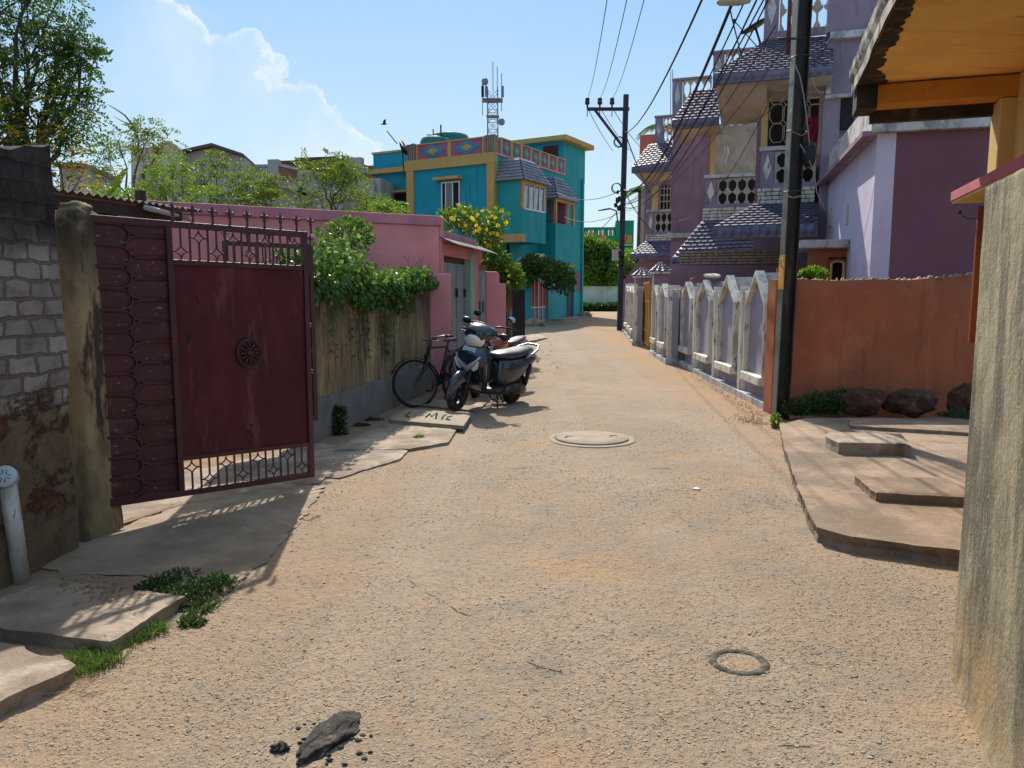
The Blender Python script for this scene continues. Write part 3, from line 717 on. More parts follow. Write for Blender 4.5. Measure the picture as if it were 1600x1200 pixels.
mb.build('latch', m_bars, gate)
# second leaf, folded back behind
H2 = PY(497, 700, 7.55); E2 = PY(362, 700, 6.95)
F2 = Frame((E2.x, E2.y), math.degrees(math.atan2(H2.y - E2.y, H2.x - E2.x))); L2 = math.hypot(H2.x - E2.x, H2.y - E2.y)
g2 = empty('iron_gate', (H2.x, H2.y, 0), 'second maroon gate leaf seen through the grille of the front leaf', 'gate')
mb = MB().fr(F2); zA, zB = .5, 2.03
mb.box(0, .04, -.018, .018, .3, zB); mb.box(L2 - .04, L2, -.018, .018, .3, zB); mb.box(.04, L2 - .04, -.016, .016, zB - .04, zB); mb.box(.04, L2 - .04, -.016, .016, 1.72, 1.76); mb.box(.04, L2 - .04, -.016, .016, .3, .34)
mb.build('gate_frame', m_bars, g2)
mb = MB().fr(F2); grille(mb, .04, L2 - .04, 1.76, zB - .04, 6); mb.build('top_grille', m_bars, g2)
mb = MB().fr(F2); mb.box(.03, L2 - .03, 0, .006, .32, 1.73); mb.build('sheet_panel', m_maroonD, g2)
for k in range(5):
    mb = MB().fr(F2); spear_mb(mb, .02 + k * (L2 - .04) / 4, zB, .8); mb.build('spear_point', m_bars, g2)

# ---- corrugated shed roof behind the gate
P0 = PY(60, 296, 5.6); P1 = PY(318, 333, 7.2)
dirv = (P1 - P0); zc0 = 2.3; dirv.z = 0; Ls = dirv.length; dirv.normalize(); nrm = Vector((-dirv.y, dirv.x, 0))
shed = empty('shed_roof', (P0.x, P0.y, 2.2), 'rusty corrugated sheet roof of a low shed behind the maroon gate', 'shed roof')
mb = MB(); Mx = Matrix(((dirv.x, nrm.x, 0, P0.x), (dirv.y, nrm.y, 0, P0.y), (0, 0, 1, 0), (0, 0, 0, 1))); mb.M = Mx
for off in (0, -.004):
    mb.grid(lambda u, v: (-.8 + u * (Ls + .8), lerp(0, 2.4, v), zc0 + off + .02 + .011 * math.sin(u * (Ls + .8) / .076 * 2 * math.pi) + v * .12), 320, 2)
mb.build('corrugated_sheet', m_corr, shed)
mb = MB(Mx); mb.box(-.8, Ls - .22, .05, .12, zc0 - .10, zc0 - .012); mb.box(-.8, Ls - .5, .5, .57, zc0 - .06, zc0 + .02); mb.build('beam', m_darkwood, shed)
mb = MB(Mx)
for s in (.0, Ls - .6): mb.box(s, s + .06, .14, .2, -.02, zc0 - .02 if s < .1 else zc0 + .14)
mb.build('post', m_darkwood, shed)
mb = MB(Mx); mb.tube([(Ls - .75, -.05, zc0 - .03), (Ls - .05, .12, zc0 - .05)], .022, 10); mb.build('pipe', glossy('pale_pipe', (.35, .34, .33), .5), shed)

# ---- apron and drain slabs
m_slabW = surf('worn_apron', (.31, .235, .165), .9, .2, 2.2, [((.20, .155, .115), 2.6, (1, 1, 1), .48, .68, .7), ((.38, .29, .20), 6, (1, 1, 1), .55, .7, .6), ((.13, .10, .08), 17, (1, 1, 1), .6, .7, .6)], .8, 45, bdist=.01)
def slab(px, zt_, th, name, label, mat, cat, amp=.012, n=10, seed=1, parent=None, wob=.006):
    pts = []
    for (u, v) in px:
        r = ray(u, v); k = (zt_ - EYE) / r.z; pts.append(Vector((0, 0, EYE)) + r * k)
    # subdivide the outline and roughen it
    out = []
    for i, a in enumerate(pts):
        b = pts[(i + 1) % len(pts)]; m = max(2, int((b - a).length / .03))
        nn = Vector((b.y - a.y, a.x - b.x, 0)).normalized()
        for k in range(m):
            q = a.lerp(b, k / m); q += nn * (amp * noise.noise(q * 7 + Vector((seed, 0, 0))) + .5 * amp * noise.noise(q * 23 + Vector((seed, 0, 0)))) * (1 if k else .4); out.append(q)
    c = sum(out, Vector()) / len(out); n_ = len(out); R_ = 7
    mb = MB(); vs = [(c.x, c.y, zt_)]; fs = []
    for j in range(1, R_ + 1):
        f = j / R_
        for p in out:
            q = c.lerp(p, f); dz = wob * noise.noise(Vector((q.x * 5, q.y * 5, seed))) + .35 * wob * noise.noise(Vector((q.x * 17, q.y * 17, seed)))
            vs.append((q.x, q.y, zt_ + dz - (.008 if j == R_ else 0)))
    for i in range(n_): fs.append((0, 1 + i, 1 + (i + 1) % n_))
    for j in range(1, R_):
        for i in range(n_):
            a = 1 + (j - 1) * n_ + i; b = 1 + (j - 1) * n_ + (i + 1) % n_; fs.append((a, a + n_, b + n_, b))
    last = 1 + (R_ - 1) * n_; s2 = len(vs)
    for lv in (.5, 1.0):
        for i, p in enumerate(out):
            q = c.lerp(p, 1.0 + 1.1 * amp * noise.noise(Vector((p.x * 14, p.y * 14, lv * 7))) - (.012 if lv == .5 else 0)); vs.append((q.x, q.y, zt_ - th * lv))
    for lv in range(2):
        for i in range(n_):
            a0 = (last if lv == 0 else s2) ; a1 = s2 + lv * n_
            fs.append((a0 + i, a0 + (i + 1) % n_, a1 + (i + 1) % n_, a1 + i))
    fs.append(tuple(s2 + n_ + i for i in range(n_)))
    mb.add(vs, fs, False)
    o = mb.build(name, mat, parent)
    if parent is None: tag(o, label, cat)
    return o
slab([(80, 902), (290, 929), (172, 1000), (-60, 972), (-40, 948)], .08, .07, 'drain_slab', 'stained concrete drain slab under the block wall, crossed by the gate grille shadow', m_slab, 'slab', seed=1)
slab([(-30, 995), (10, 1002), (117, 1036), (60, 1066), (0, 1094), (-160, 1150), (-160, 1010)], .085, .075, 'drain_slab', 'broken sunlit concrete drain slab in the near left corner', m_slab, 'slab', amp=.03, seed=5)
slab([(150, 838), (300, 780), (440, 752), (510, 758), (470, 812), (420, 868), (372, 905), (330, 912), (240, 900), (92, 893), (60, 880)], .03, .04, 'gate_apron', None, m_slabW, 'slab', amp=.05, seed=8)
tag(bpy.data.objects['gate_apron'], kind='structure')
# apron inside, behind the gate
slab([(130, 815), (155, 790), (300, 735), (500, 690), (560, 700), (500, 752), (300, 782), (160, 826)], .035, .04, 'driveway', None, m_slab, 'slab', amp=.01, seed=9)
tag(bpy.data.objects['driveway'], kind='structure')
# vent pipe with a slotted cap
pv = G(35, 912); tp = PY(12, 752, pv.y - .05)
pipe = empty('vent_pipe', (pv.x, pv.y, 0), 'dirty white plastic pipe with a round slotted cap leaning on the block wall', 'pipe')
m_pvc = surf('dirty_pvc', (.50, .49, .46), .5, .1, 6, [((.28, .22, .15), 8, (1.5, 1.5, .5), .48, .66, .7), ((.16, .06, .05), 13, (3, 3, .5), .62, .68, .8)], .1, 60)
ax = (tp - Vector((pv.x, pv.y, 0))).normalized()
mb = MB(); mb.tube([Vector((pv.x, pv.y, -.02)), tp], .041, 18); mb.build('pipe', m_pvc, pipe)
cap = tp + Vector((.0, -.02, .03)); cn = Vector((.25, -.8, .35)).normalized()
m_cap = glossy('pale_blue_cap', (.46, .53, .58), .45)
mb = MB(); mb.lathe([(.05, -.07), (.052, -.02), (.058, -.018), (.058, .008), (.053, .014), (.001, .015)], cap, cn, 28); mb.build('cap', m_cap, pipe)
mb = MB(); e = cn.orthogonal().normalized(); e = (Vector((1, 0, 0)) - cn * cn.x).normalized(); f = cn.cross(e)
for k in range(4):
    a = k * math.pi / 2 + math.pi / 4
    d = e * math.cos(a) + f * math.sin(a); g_ = e * -math.sin(a) + f * math.cos(a)
    for q in (-1, 1):
        c0_ = cap + cn * .0155 + d * .014 + g_ * q * .003; mb.bar(c0_ - d * 0, c0_ + (d + g_ * q).normalized() * .0 + d * .016 + g_ * q * .013, .0035, .002)
mb.build('slot', m_dark, pipe)

# ---- mouldy compound wall with grey plinth
WA = G(495, 692); WB = G(676, 611); WB = Vector((-1.30, 12.2, 0)); WA = Vector((-2.06, 7.86, 0))
dW = (WB - WA).normalized(); FM = Frame(WA.xy, math.degrees(math.atan2(dW.y, dW.x))); LM = (WB - WA).length
mw = empty('compound_wall', (WA.x, WA.y, 0), 'brown mould-streaked plaster wall with a grey plinth under the creeper', 'wall')
mb = MB().fr(FM)
mb.grid(lambda u, v: (lerp(-.15, LM, u), .02 + .012 * noise.noise(Vector((u * 9, v * 4, 0))), lerp(.45, 1.72, v)), 40, 14)
mb.box(-.15, LM, .045, .22, 0, 1.71); mb.build('wall', m_mould, mw)
mb = MB().fr(FM); mb.box(-.18, LM, -.025, .2, -.02, .455); mb.build('plinth', m_plinth, mw, bev=.012)

# ---- pink house, low walls and doors along the lane
FPk = Frame((-1.20, 12.75), 28.7)          # the tall wall: faces the camera, runs back to the right, corner at its right end
pk = empty('pink_house', (-1.2, 12.75, 0), 'single storey pink house with a tall blank wall behind the creeper', 'house')
zc = 2.83
mb = MB().fr(FPk); mb.box(-8.6, 0, 0, .25, -.1, zc - .16); mb.build('wall', m_pink, pk, bev=.01)
mb = MB().fr(FPk); mb.prism([(-8.6, zc - .16), (0.03, zc - .16), (0.03, zc), (-8.6, zc)], -.035, .28); mb.build('coping', m_pinktop, pk, bev=.012)
FS = Frame((-1.17, 12.78), 79)             # the lane side
def pxs(F, u, v, d=0): return F.px(u, v, d)
sD0 = 0.22
mb = MB().fr(FS)
sDoor1 = FS.px(737, 450)[0]; sEnd = FS.px(743, 450)[0]; zdt = FS.px(692, 385)[1]
mb.box(0, .16, 0, .3, -.1, zc - .01); mb.box(.16, sEnd, .0, .28, zc - .62, zc - .42)
mb.box(sDoor1 + .16, sEnd + .42, -.02, .3, -.1, 2.45)
mb.build('wall', m_pink, pk, bev=.01)
mb = MB().fr(FS); mb.prism([(.16, zc - .42), (sEnd + .42, zc - .42), (sEnd + .42, 2.45), (sEnd + .1, 2.62), (.16, 2.62)], .02, .26); mb.build('gable', m_pinktop, pk)
mb = MB().fr(FS); mb.box(sDoor1 - .16, sDoor1 + .15, -.03, .2, -.05, 2.33); mb.build('pilaster', m_pgreen, pk, bev=.008)
mb = MB().fr(FS); mb.box(.16, sDoor1 - .16, .10, .16, 2.12, 2.32); mb.build('lintel', m_darkwood, pk)
nl = 3; wd = (sDoor1 - .16 - .16) / nl
for k in range(nl):
    dd = MB().fr(FS); a = .16 + k * wd
    dd.box(a + .012, a + wd - .012, .10, .14, .12, 2.11)
    for z in (.18, 1.05, 2.0): dd.box(a + .03, a + wd - .03, .088, .10, z, z + .05)
    dd.box(a + .012, a + .05, .09, .10, .12, 2.11); dd.box(a + wd - .05, a + wd - .012, .09, .10, .12, 2.11)
    do = dd.build('door', m_gdoor, pk, bev=.004)
    h_ = MB().fr(FS); h_.box(a + wd - .10, a + wd - .05, .06, .088, 1.5, 1.66); h_.build('handle', m_iron, do)
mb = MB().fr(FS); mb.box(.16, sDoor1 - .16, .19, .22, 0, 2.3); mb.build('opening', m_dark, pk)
# corrugated awning
mb = MB().fr(FS); a0, a1 = -.02, sEnd + .75
for off in (0, .005):
    mb.grid(lambda u, v: (lerp(a0, a1, u), lerp(-.28, .12, v), 2.37 + off + v * .16 + .011 * math.sin(u * (a1 - a0) / .08 * 2 * math.pi)), 220, 2)
mb.build('awning', surf('grey_awning_sheet', (.15, .15, .15), .8, .2, 3, [((.30, .28, .25), 4, (1, 1, 1), .5, .66, .6)], .2, 60), pk)
# low pink wall segments in front
def post(u0, u1, vt, vb, Y, depth, mat, name, label, cat, dtop=0.0, ang=79):
    b = PY(u0, vb, Y); F = Frame((b.x, b.y), ang)
    return F, b
def low_wall(name, label, F, s0, s1, d0, d1, z1, step=None):
    mb = MB().fr(F); pts = [(s0, -.05), (s1, -.05), (s1, z1)]
    if step: pts += [(step[0], z1), (step[0], step[1]), (s0, step[1])]
    else: pts += [(s0, z1)]
    mb.prism(pts, d0, d1)
    return tag(mb.build(name, m_pink, bev=.02), label, 'wall')
F3 = Frame((-1.29, 12.22), 20)
wq = F3.px(705, 430)[0]; z3 = F3.px(690, 427)[1]
mb = MB().fr(F3); mb.box(-.03, wq, 0, .3, -.02, z3); tag(mb.build('pink_wall', m_pink, bev=.025), 'short pink wall block between the mouldy wall and the grey doors', 'wall')
# second door and stepped pink walls
Y2 = 15.3; b2 = PY(745, 500, Y2); F4 = Frame((b2.x, b2.y), 22)
s1 = F4.px(759, 450)[0]; zt2 = F4.px(750, 422)[1]
dg = empty('side_door', (b2.x, b2.y, 0), 'narrow grey metal double door beyond the first pink door opening', 'door')
mb = MB().fr(F4); mb.box(0, s1, .02, .06, .02, zt2); mb.box(s1 / 2 - .012, s1 / 2 + .012, .005, .02, .05, zt2 - .03); mb.box(.01, s1 - .01, .006, .02, zt2 * .55, zt2 * .55 + .04); mb.build('leaf', m_gdoor, dg)
mb = MB().fr(F4); mb.box(-.02, s1 + .02, .0, .1, zt2, zt2 + .1); mb.build('lintel', m_redb, dg)
for qa in (.3, .68): mb = MB().fr(F4); mb.box(s1 * qa, s1 * (qa + .06), -.02, .01, 1.2, 1.42); mb.build('handle', m_iron, dg)
s2 = F4.px(781, 450)[0]; s3 = F4.px(791, 450)[0]; zz1 = F4.px(770, 424)[1]; zz2 = F4.px(786, 443)[1]
mb = MB().fr(F4); mb.prism([(s1, -.05), (s3, -.05), (s3, zz2), (s2, zz2), (s2, zz1 - .06), (s2 - .05, zz1), (s1, zz1)], 0, .35)
tag(mb.build('pink_wall', m_pink, bev=.025), 'stepped pink wall end under the yellow flowering shrub', 'wall')
b5 = PY(790, 520, 18.2); F5 = Frame((b5.x, b5.y), 25); s5 = F5.px(801, 480)[0]; z5 = F5.px(795, 452)[1]
mb = MB().fr(F5); mb.box(-.25, s5, 0, .25, -.1, z5); tag(mb.build('compound_wall', m_mould, bev=.015), 'short brown mouldy wall stub next to the black gate', 'wall')
s6 = F5.px(822, 480)[0]; s6 = min(s6, 3); z6 = F5.px(812, 452)[1]
bg_ = empty('black_gate', (b5.x + .2, b5.y + .1, gz(18)), 'dark sheet metal gate between the mouldy wall stub and the teal gateway', 'gate')
mb = MB().fr(F5); mb.box(s5 + .01, s6, .06, .1, .05, z6); mb.build('sheet', surf('black_sheet', (.03, .03, .04), .5, .2, 3, [((.10, .09, .09), 4, (3, 3, .5), .55, .7, .6)], .1, 60), bg_)
mb = MB().fr(F5)
for k in range(5): a = lerp(s5 + .03, s6 - .03, k / 4); mb.box(a - .012, a + .012, .04, .06, .06, z6 - .02)
mb.build('batten', m_iron, bg_)

# slabs near the bicycles
sl = slab([(607, 655), (632, 637), (737, 645), (724, 664)], .10, .05, 'drain_slab', 'pale drain slab with scratched letters in front of the scooter wheel', m_lid, 'slab', amp=.008, seed=2)
r0 = lambda u, v: (lambda r: Vector((0, 0, EYE)) + r * ((.105 - EYE) / r.z))(ray(u, v))
mb = MB()
for st in ([(641, 644), (633, 650), (640, 651.5)], [(665, 652), (672, 646.5), (674, 651), (683, 645.5), (681, 654)], [(690, 655), (694, 649), (697, 648)], [(706, 650), (699, 652), (697, 655), (703, 656)]):
    mb.tube([r0(*p) for p in st], .009, 6)
mb.build('scratched_lettering', surf('scratch', (.10, .075, .055), .95, .1, 5, [], 0), sl)
slab([(575, 672), (607, 660), (715, 667), (700, 690), (640, 700), (520, 702)], .05, .05, 'drain_slab', 'flat drain slab half in shade nearer the camera than the lettered one', m_slab, 'slab', amp=.01, seed=3)
slab([(500, 715), (520, 700), (640, 700), (625, 715), (530, 745), (490, 742)], .035, .035, 'drain_slab', 'low cracked slab by the free end of the maroon gate', m_slab, 'slab', amp=.015, seed=4)
slab([(655, 632), (668, 622), (760, 628), (745, 641)], .05, .05, 'drain_slab', 'drain slab under the front wheel of the scooter', m_slab, 'slab', amp=.01, seed=6)
slab([(806, 525), (835, 518), (855, 527), (825, 533)], gz(22) + .08, .08, 'drain_slab', 'far slab lying by the black gate', m_slab, 'slab', amp=.01, seed=7)

# ---- road furniture: manhole, small ring, tar lump
mc = G(925, 688)
mh = empty('manhole_cover', (mc.x, mc.y, 0), 'round concrete manhole lid set in the middle of the lane', 'manhole')
mb = MB(); mb.lathe([(.475, -.02), (.465, .017), (.40, .021), (.395, .005)], (mc.x, mc.y, 0), seg=48); mb.build('rim', m_lid, mh)
mb = MB(); mb.lathe([(.385, -.01), (.385, .030), (.378, .036), (.2, .038), (.001, .038)], (mc.x, mc.y, 0), seg=48); mb.build('lid', m_lid, mh)
for q in (-1, 1): mb = MB(); mb.ring((mc.x + q * .24, mc.y + q * .02, .036), (0, 0, 1), .05, .009, 20, 6, 0, math.pi); mb.build('handle', m_iron, mh)
rc = G(1154, 1040)
mb = MB()
vs_ = []; 
def rf(u, v):
    a = 2 * math.pi * u; w = 2 * math.pi * v; rr = .108 + .021 * math.cos(w); d = Vector((math.cos(a), math.sin(a), 0))
    k = 1 + .35 * noise.noise(d * 9 + Vector((v * 3, 0, 0)))
    return (rc.x + d.x * rr, rc.y + d.y * rr * .92, .010 + .013 * k * math.sin(w))
mb.grid(rf, 70, 12)
m_tar = surf('crumbling_tar', (.12, .105, .085), .9, .3, 20, [((.20, .16, .11), 40, (1, 1, 1), .52, .62, .8)], 1, 120, bdist=.01)
tag(mb.build('tar_ring', m_tar), 'small crumbling ring of tar filled with sand in the lane', 'ring')
mb = MB(); mb.lathe([(.10, .0), (.07, .015), (.001, .016)], (rc.x, rc.y, 0), seg=24); tag(mb.build('sand', surf('orange_sand', (.36, .24, .14), .95, .15, 9, [], .8, 90)), 'orange sand inside the small tar ring', 'sand', kind='stuff')
tl = G(515, 1152); tl2 = G(505, 1200)
m_blk = surf('black_mud', (.04, .037, .034), .9, .3, 14, [((.20, .16, .12), 9, (1, 1, 1), .52, .7, .7), ((.09, .08, .07), 20, (1, 1, 1), .5, .66, .7)], 1, 70, bdist=.012, spec=.5)
mb = MB()
nsx = 44
def lump(u, v):
    th = math.pi * v; a = 2 * math.pi * u
    d = Vector((math.sin(th) * math.cos(a), math.sin(th) * math.sin(a), math.cos(th)))
    k = 1.12 + .35 * noise.noise(d * 1.8 + Vector((4, 0, 0))) + .13 * noise.noise(d * 5) + .05 * noise.noise(d * 12)
    taper = lerp(.55, 1.05, (d.y + 1) / 2)
    x = d.x * .072 * taper * k; yv = d.y * .15 * k
    return (tl.x + x * .95 + yv * .35 + .0, tl.y - .03 + yv * .9 - x * .3, .012 + max(-.02, d.z * .030 * k))
mb.grid(lump, 72, 44)
tag(mb.build('mud_lump', m_blk), 'long lump of dried black mud on the road near the camera', 'mud lump')
t2 = G(438, 1176); mb = MB(); mb.blob((t2.x, t2.y, .012), .03, .026, .022, 24, 16, .5, 3, 8)
tag(mb.build('mud_lump', m_blk), 'small round clod of black mud left of the long one', 'mud lump')
mb = MB(); rr = random.Random(4)
for k in range(34):
    a = rr.random() * 6.28; q = rr.random() ** .5; px_, py_ = tl.x + .02 + math.cos(a) * .17 * q, tl.y - .05 + math.sin(a) * .16 * q
    mb.blob((px_, py_, .014), rr.uniform(.004, .014), rr.uniform(.004, .012), .005, 6, 4, .4, 3, k)
tag(mb.build('mud_crumbs', m_blk, origin=(tl.x, tl.y, 0)), 'crumbs of dried mud around the long black lump', 'crumbs', kind='stuff')
pc_ = G(1087, 767); mb = MB(); mb.zprism([(pc_.x - .03, pc_.y), (pc_.x + .02, pc_.y - .02), (pc_.x + .035, pc_.y + .01), (pc_.x, pc_.y + .03)], .014, .021)
tag(mb.build('paper_scrap', surf('white_scrap', (.7, .7, .68), .8, .05, 5, [], 0)), 'tiny white scrap lying on the lane right of the manhole', 'litter')
# ================================================================ right side: lane fence
A = G(1210, 648); A = Vector((3.40, 9.80, 0)); B = Vector((3.62, 16.2, 0)); dF = (B - A).normalized()
FF = Frame(B.xy, math.degrees(math.atan2(-dF.y, -dF.x)))       # s grows towards the camera, d into the plots
LF = (B - A).length; gB = gz(16.2); gA = 0
def gfl(s): return gz(16.2 - s * .998)
def fence_run(F, us, peaks_v, first_label, label, group, gfun, end_post=True):
    ss = [F.px(u, 540)[0] for u in us]; out = []
    for i in range(len(ss) - 1):
        a, b = ss[i], ss[i + 1]; c = (a + b) / 2; g = gfun(c); W = b - a
        zp = F.px((us[i] + us[i + 1]) / 2, peaks_v[i])[1]; zt = g + 1.60
        rt = empty('boundary_wall_bay', F.W(c, 0, g), label[i], 'fence bay', group)
        pw = W * .30; ph = zp - .02; sh = g + 1.42
        m = MB().fr(F); m.box(a + .02, b - .02, .07, .22, g - .02, zt - .08)
        m.build('wall', m_laven, rt)
        m = MB().fr(F); m.box(a, b, -.045, .25, g - .05, g + .115); m.build('plinth', m_white2, rt, bev=.01)
        for qa, qb in ((a + .11, c - pw - .03), (c + pw + .03, b - .11)):
            if qb - qa > .03: m = MB().fr(F); m.box(qa, qb, .0, .25, zt - .10, zt + .0); m.build('coping', m_white, rt, bev=.01)
        # pentagon block running through the wall
        m = MB().fr(F); m.prism([(c - pw - .015, g + .34), (c + pw + .015, g + .34), (c + pw + .015, sh), (c, ph), (c - pw - .015, sh)], .085, .38); m.build('arch_block', m_lavtop, rt, bev=.008)
        m = MB().fr(F); k = pw - .035; m.prism([(c - k, g + .42), (c + k, g + .42), (c + k, sh - .03), (c, ph - .09), (c - k, sh - .03)], .035, .095); m.build('arch_panel', m_laven, rt)
        m = MB().fr(F); fwd = -.04; t_ = .035
        o_ = [(c - pw - .02, g + .34), (c - pw - .02, sh + .01), (c, ph + .03), (c + pw + .02, sh + .01), (c + pw + .02, g + .34)]
        i_ = [(c - pw + t_ - .02, g + .34), (c - pw + t_ - .02, sh - .01), (c, ph - .035), (c + pw - t_ + .02, sh - .01), (c + pw - t_ + .02, g + .34)]
        for j in range(4): m.prism([o_[j], o_[j + 1], i_[j + 1], i_[j]], fwd, .09)
        m.build('arch_frame', m_white, rt, bev=.005)
        m = MB().fr(F); m.box(c - pw - .03, c + pw + .03, -.075, .09, g + .31, g + .43); m.build('sill', m_white, rt, bev=.01)
        for q, q2 in (((a + .012, a + .062), (a + .062, a + .10)), ((b - .062, b - .012), (b - .10, b - .062))):
            m = MB().fr(F); m.box(q[0], q[1], -.02, .08, g + .115, zt + .07); m.box(q2[0], q2[1], .02, .08, g + .115, zt); m.build('pilaster', m_white, rt, bev=.005)
        out.append(rt)
    return out, ss
lab1 = ['arched fence bay farthest from the camera in the first run, beside the purple return wall', 'arched fence bay with a white sack lying on its top', 'arched fence bay second nearest to the steel pole', 'largest arched fence bay, right next to the orange wall and steel pole']
runs, ss1 = fence_run(FF, [1061, 1084, 1116, 1157, 1207], [441, 438, 431, 424], None, lab1, 'white framed lavender fence bays along the lane', gfl)
# sack on the second bay, rusty pipe on the first
c = FF.px(1100, 437); m = MB().fr(FF)
m.loft([((c[0] - .32, .14, c[1] + .05), (0, .03, 0), (0, 0, .01), 2), ((c[0] - .2, .14, c[1] + .085), (0, .11, 0), (0, 0, .035), 2.4), ((c[0] + .1, .15, c[1] + .07), (0, .12, 0), (0, 0, .04), 2.4), ((c[0] + .32, .14, c[1] + .05), (0, .1, 0), (0, 0, .03), 2.4), ((c[0] + .38, .14, c[1] + .04), (0, .03, 0), (0, 0, .01), 2)], 18)
tag(m.build('sack', surf('white_sack', (.55, .52, .46), .85, .1, 8, [], .4, 60)), 'rolled white sack lying on top of the fence bay', 'sack')
c = FF.px(1072, 441); m = MB().fr(FF); m.tube([(c[0] - .35, .1, 1.45), (c[0] - .3, .1, 1.72), (c[0] - .1, .12, 1.86), (c[0] + .25, .14, 1.88)], .028, 10)
tag(m.build('bent_pipe', surf('orange_pipe', (.35, .13, .05), .7, .15, 6, [], 0)), 'bent rusty orange pipe on the far end of the fence run', 'pipe')
# end posts
sN = ss1[-1]; m = MB().fr(FF); m.box(sN + .01, sN + .13, -.05, .26, -.05, 1.72)
tag(m.build('fence_post', m_white, bev=.008), 'white end post of the lavender fence against the orange wall', 'post')
# purple return wall + second run
P = PY(1057, 500, 16.35); FR = Frame((PY(1044, 520, 16.45).x, 16.45), -6)
s_, z_ = FR.px(1058, 452); m = MB().fr(FR); m.box(0, max(s_, .16), 0, .28, -.05, z_)
rw = m.build('return_wall', m_mauve, bev=.01); tag(rw, 'plain mauve wall return where the lane fence steps towards the road', 'wall')
b2a = Vector((3.34, 16.5, 0)); b2b = Vector((3.42, 18.9, 0)); d2 = (b2b - b2a).normalized()
F2b = Frame(b2b.xy, math.degrees(math.atan2(-d2.y, -d2.x)))
gf2 = lambda s: gz(18.9 - s)
lab2 = ['narrow arched fence bay next to the tiled gate pillar', 'narrow arched fence bay next to the mauve return wall']
r2, ss2 = fence_run(F2b, [1017.5, 1028, 1043.5], [446, 444], None, lab2, 'white framed lavender fence bays along the lane', gf2)
# tiled gate pillars with caps
def tile_box(mb, x0, x1, y0, y1, z0, z1, h=.10):
    k = 0; z = z0
    while z < z1 - .02: mb.box(x0, x1, y0, y1, z + .012, min(z + h, z1)); z += h
def cap_roof(F, s0, s1, d0, d1, z, parent, hgt=.24):
    m = MB().fr(F); o = .10; a, b, c_, e = s0 - o, s1 + o, d0 - o, d1 + o; cx, cy = (s0 + s1) / 2, (d0 + d1) / 2
    m.box(a + .03, b - .03, c_ + .03, e - .03, z - .05, z); m.build('ledge', m_white, parent, bev=.006)
    m = MB().fr(F)
    def side(p, q):
        def fn(u, v):
            x = lerp(lerp(p[0], q[0], u), cx, v); y = lerp(lerp(p[1], q[1], u), cy, v)
            st = (v * 4) % 1; return (x, y, z + .005 + hgt * v + .028 * (1 - st) + .012 * math.sin(u * 22))
        return fn
    for p, q in (((a, c_), (b, c_)), ((b, c_), (b, e)), ((b, e), (a, e)), ((a, e), (a, c_))): m.grid(side(p, q), 22, 16)
    m.build('tiled_cap', m_roof, parent)
GP1 = PY(1012, 520, 19.1); 
def gate_pillar(x, y, w, dpt, h, label, name='tiled_pillar'):
    g = gz(y); F = Frame((x, y), -8); r = empty(name, (x, y, g), label, 'pillar', 'tiled gate pillars of the mauve house')
    m = MB().fr(F); m.box(.012, w, .012, dpt, g - .05, g + h); m.build('core', m_mauve, r)
    m = MB().fr(F); tile_box(m, -.012, .014, .0, dpt, g, g + h, .092); m.build('tile_strip', m_white, r)
    cap_roof(F, 0, w, 0, dpt, g + h + .05, r); return F
gate_pillar(GP1.x + .12, 19.1, .35, .4, 1.95, 'near tiled gate pillar with a small pyramid roof, right of the mustard gate')
GP2 = PY(991, 520, 21.6)
gate_pillar(GP2.x, 21.6, .40, .4, 1.85, 'far tiled gate pillar with a small pyramid roof, left of the mustard gate')
ga = PY(1013, 520, 19.5); gb = PY(1003, 520, 21.5)
Fy = Frame((gb.x + .02, gb.y), math.degrees(math.atan2(ga.y - gb.y, ga.x - gb.x)))
yg = empty('mustard_gate', (gb.x, gb.y, gz(21)), 'mustard yellow double gate between the two tiled pillars', 'gate')
Ly = (ga - gb).xy.length; gy = gz(20.5)
for k in range(2):
    a, b = k * Ly / 2 + .01, (k + 1) * Ly / 2 - .01
    m = MB().fr(Fy); m.box(a, b, 0, .03, gy + .08, gy + 1.25); 
    for z in (gy + .08, gy + .45, gy + 1.2, gy + 1.68): m.box(a, b, -.02, 0, z, z + .06)
    for q in (a, (a + b) / 2 - .02, b - .05): m.box(q, q + .05, -.024, .0, gy + .08, gy + 1.74)
    n_ = 7
    for i in range(n_): q = lerp(a + .06, b - .06, i / (n_ - 1)); m.box(q - .01, q + .01, 0, .015, gy + 1.25, gy + 1.7)
    m.build('leaf', m_ygate, yg, bev=.004)
b3a = Vector((GP2.x - .02, 22.0, 0)); b3b = Vector((PY(976, 500, 25.6).x, 25.6, 0)); d3 = (b3b - b3a).normalized()
F3b = Frame(b3b.xy, math.degrees(math.atan2(-d3.y, -d3.x))); gf3 = lambda s: gz(25.6 - s)
fence_run(F3b, [976.5, 981.5, 986, 990.5], [448, 448, 447], None, ['farthest arched fence bay, beside the far utility pole', 'middle bay of the far fence run beyond the mustard gate', 'bay of the far fence run touching the far tiled pillar'], 'white framed lavender fence bays along the lane', gf3)

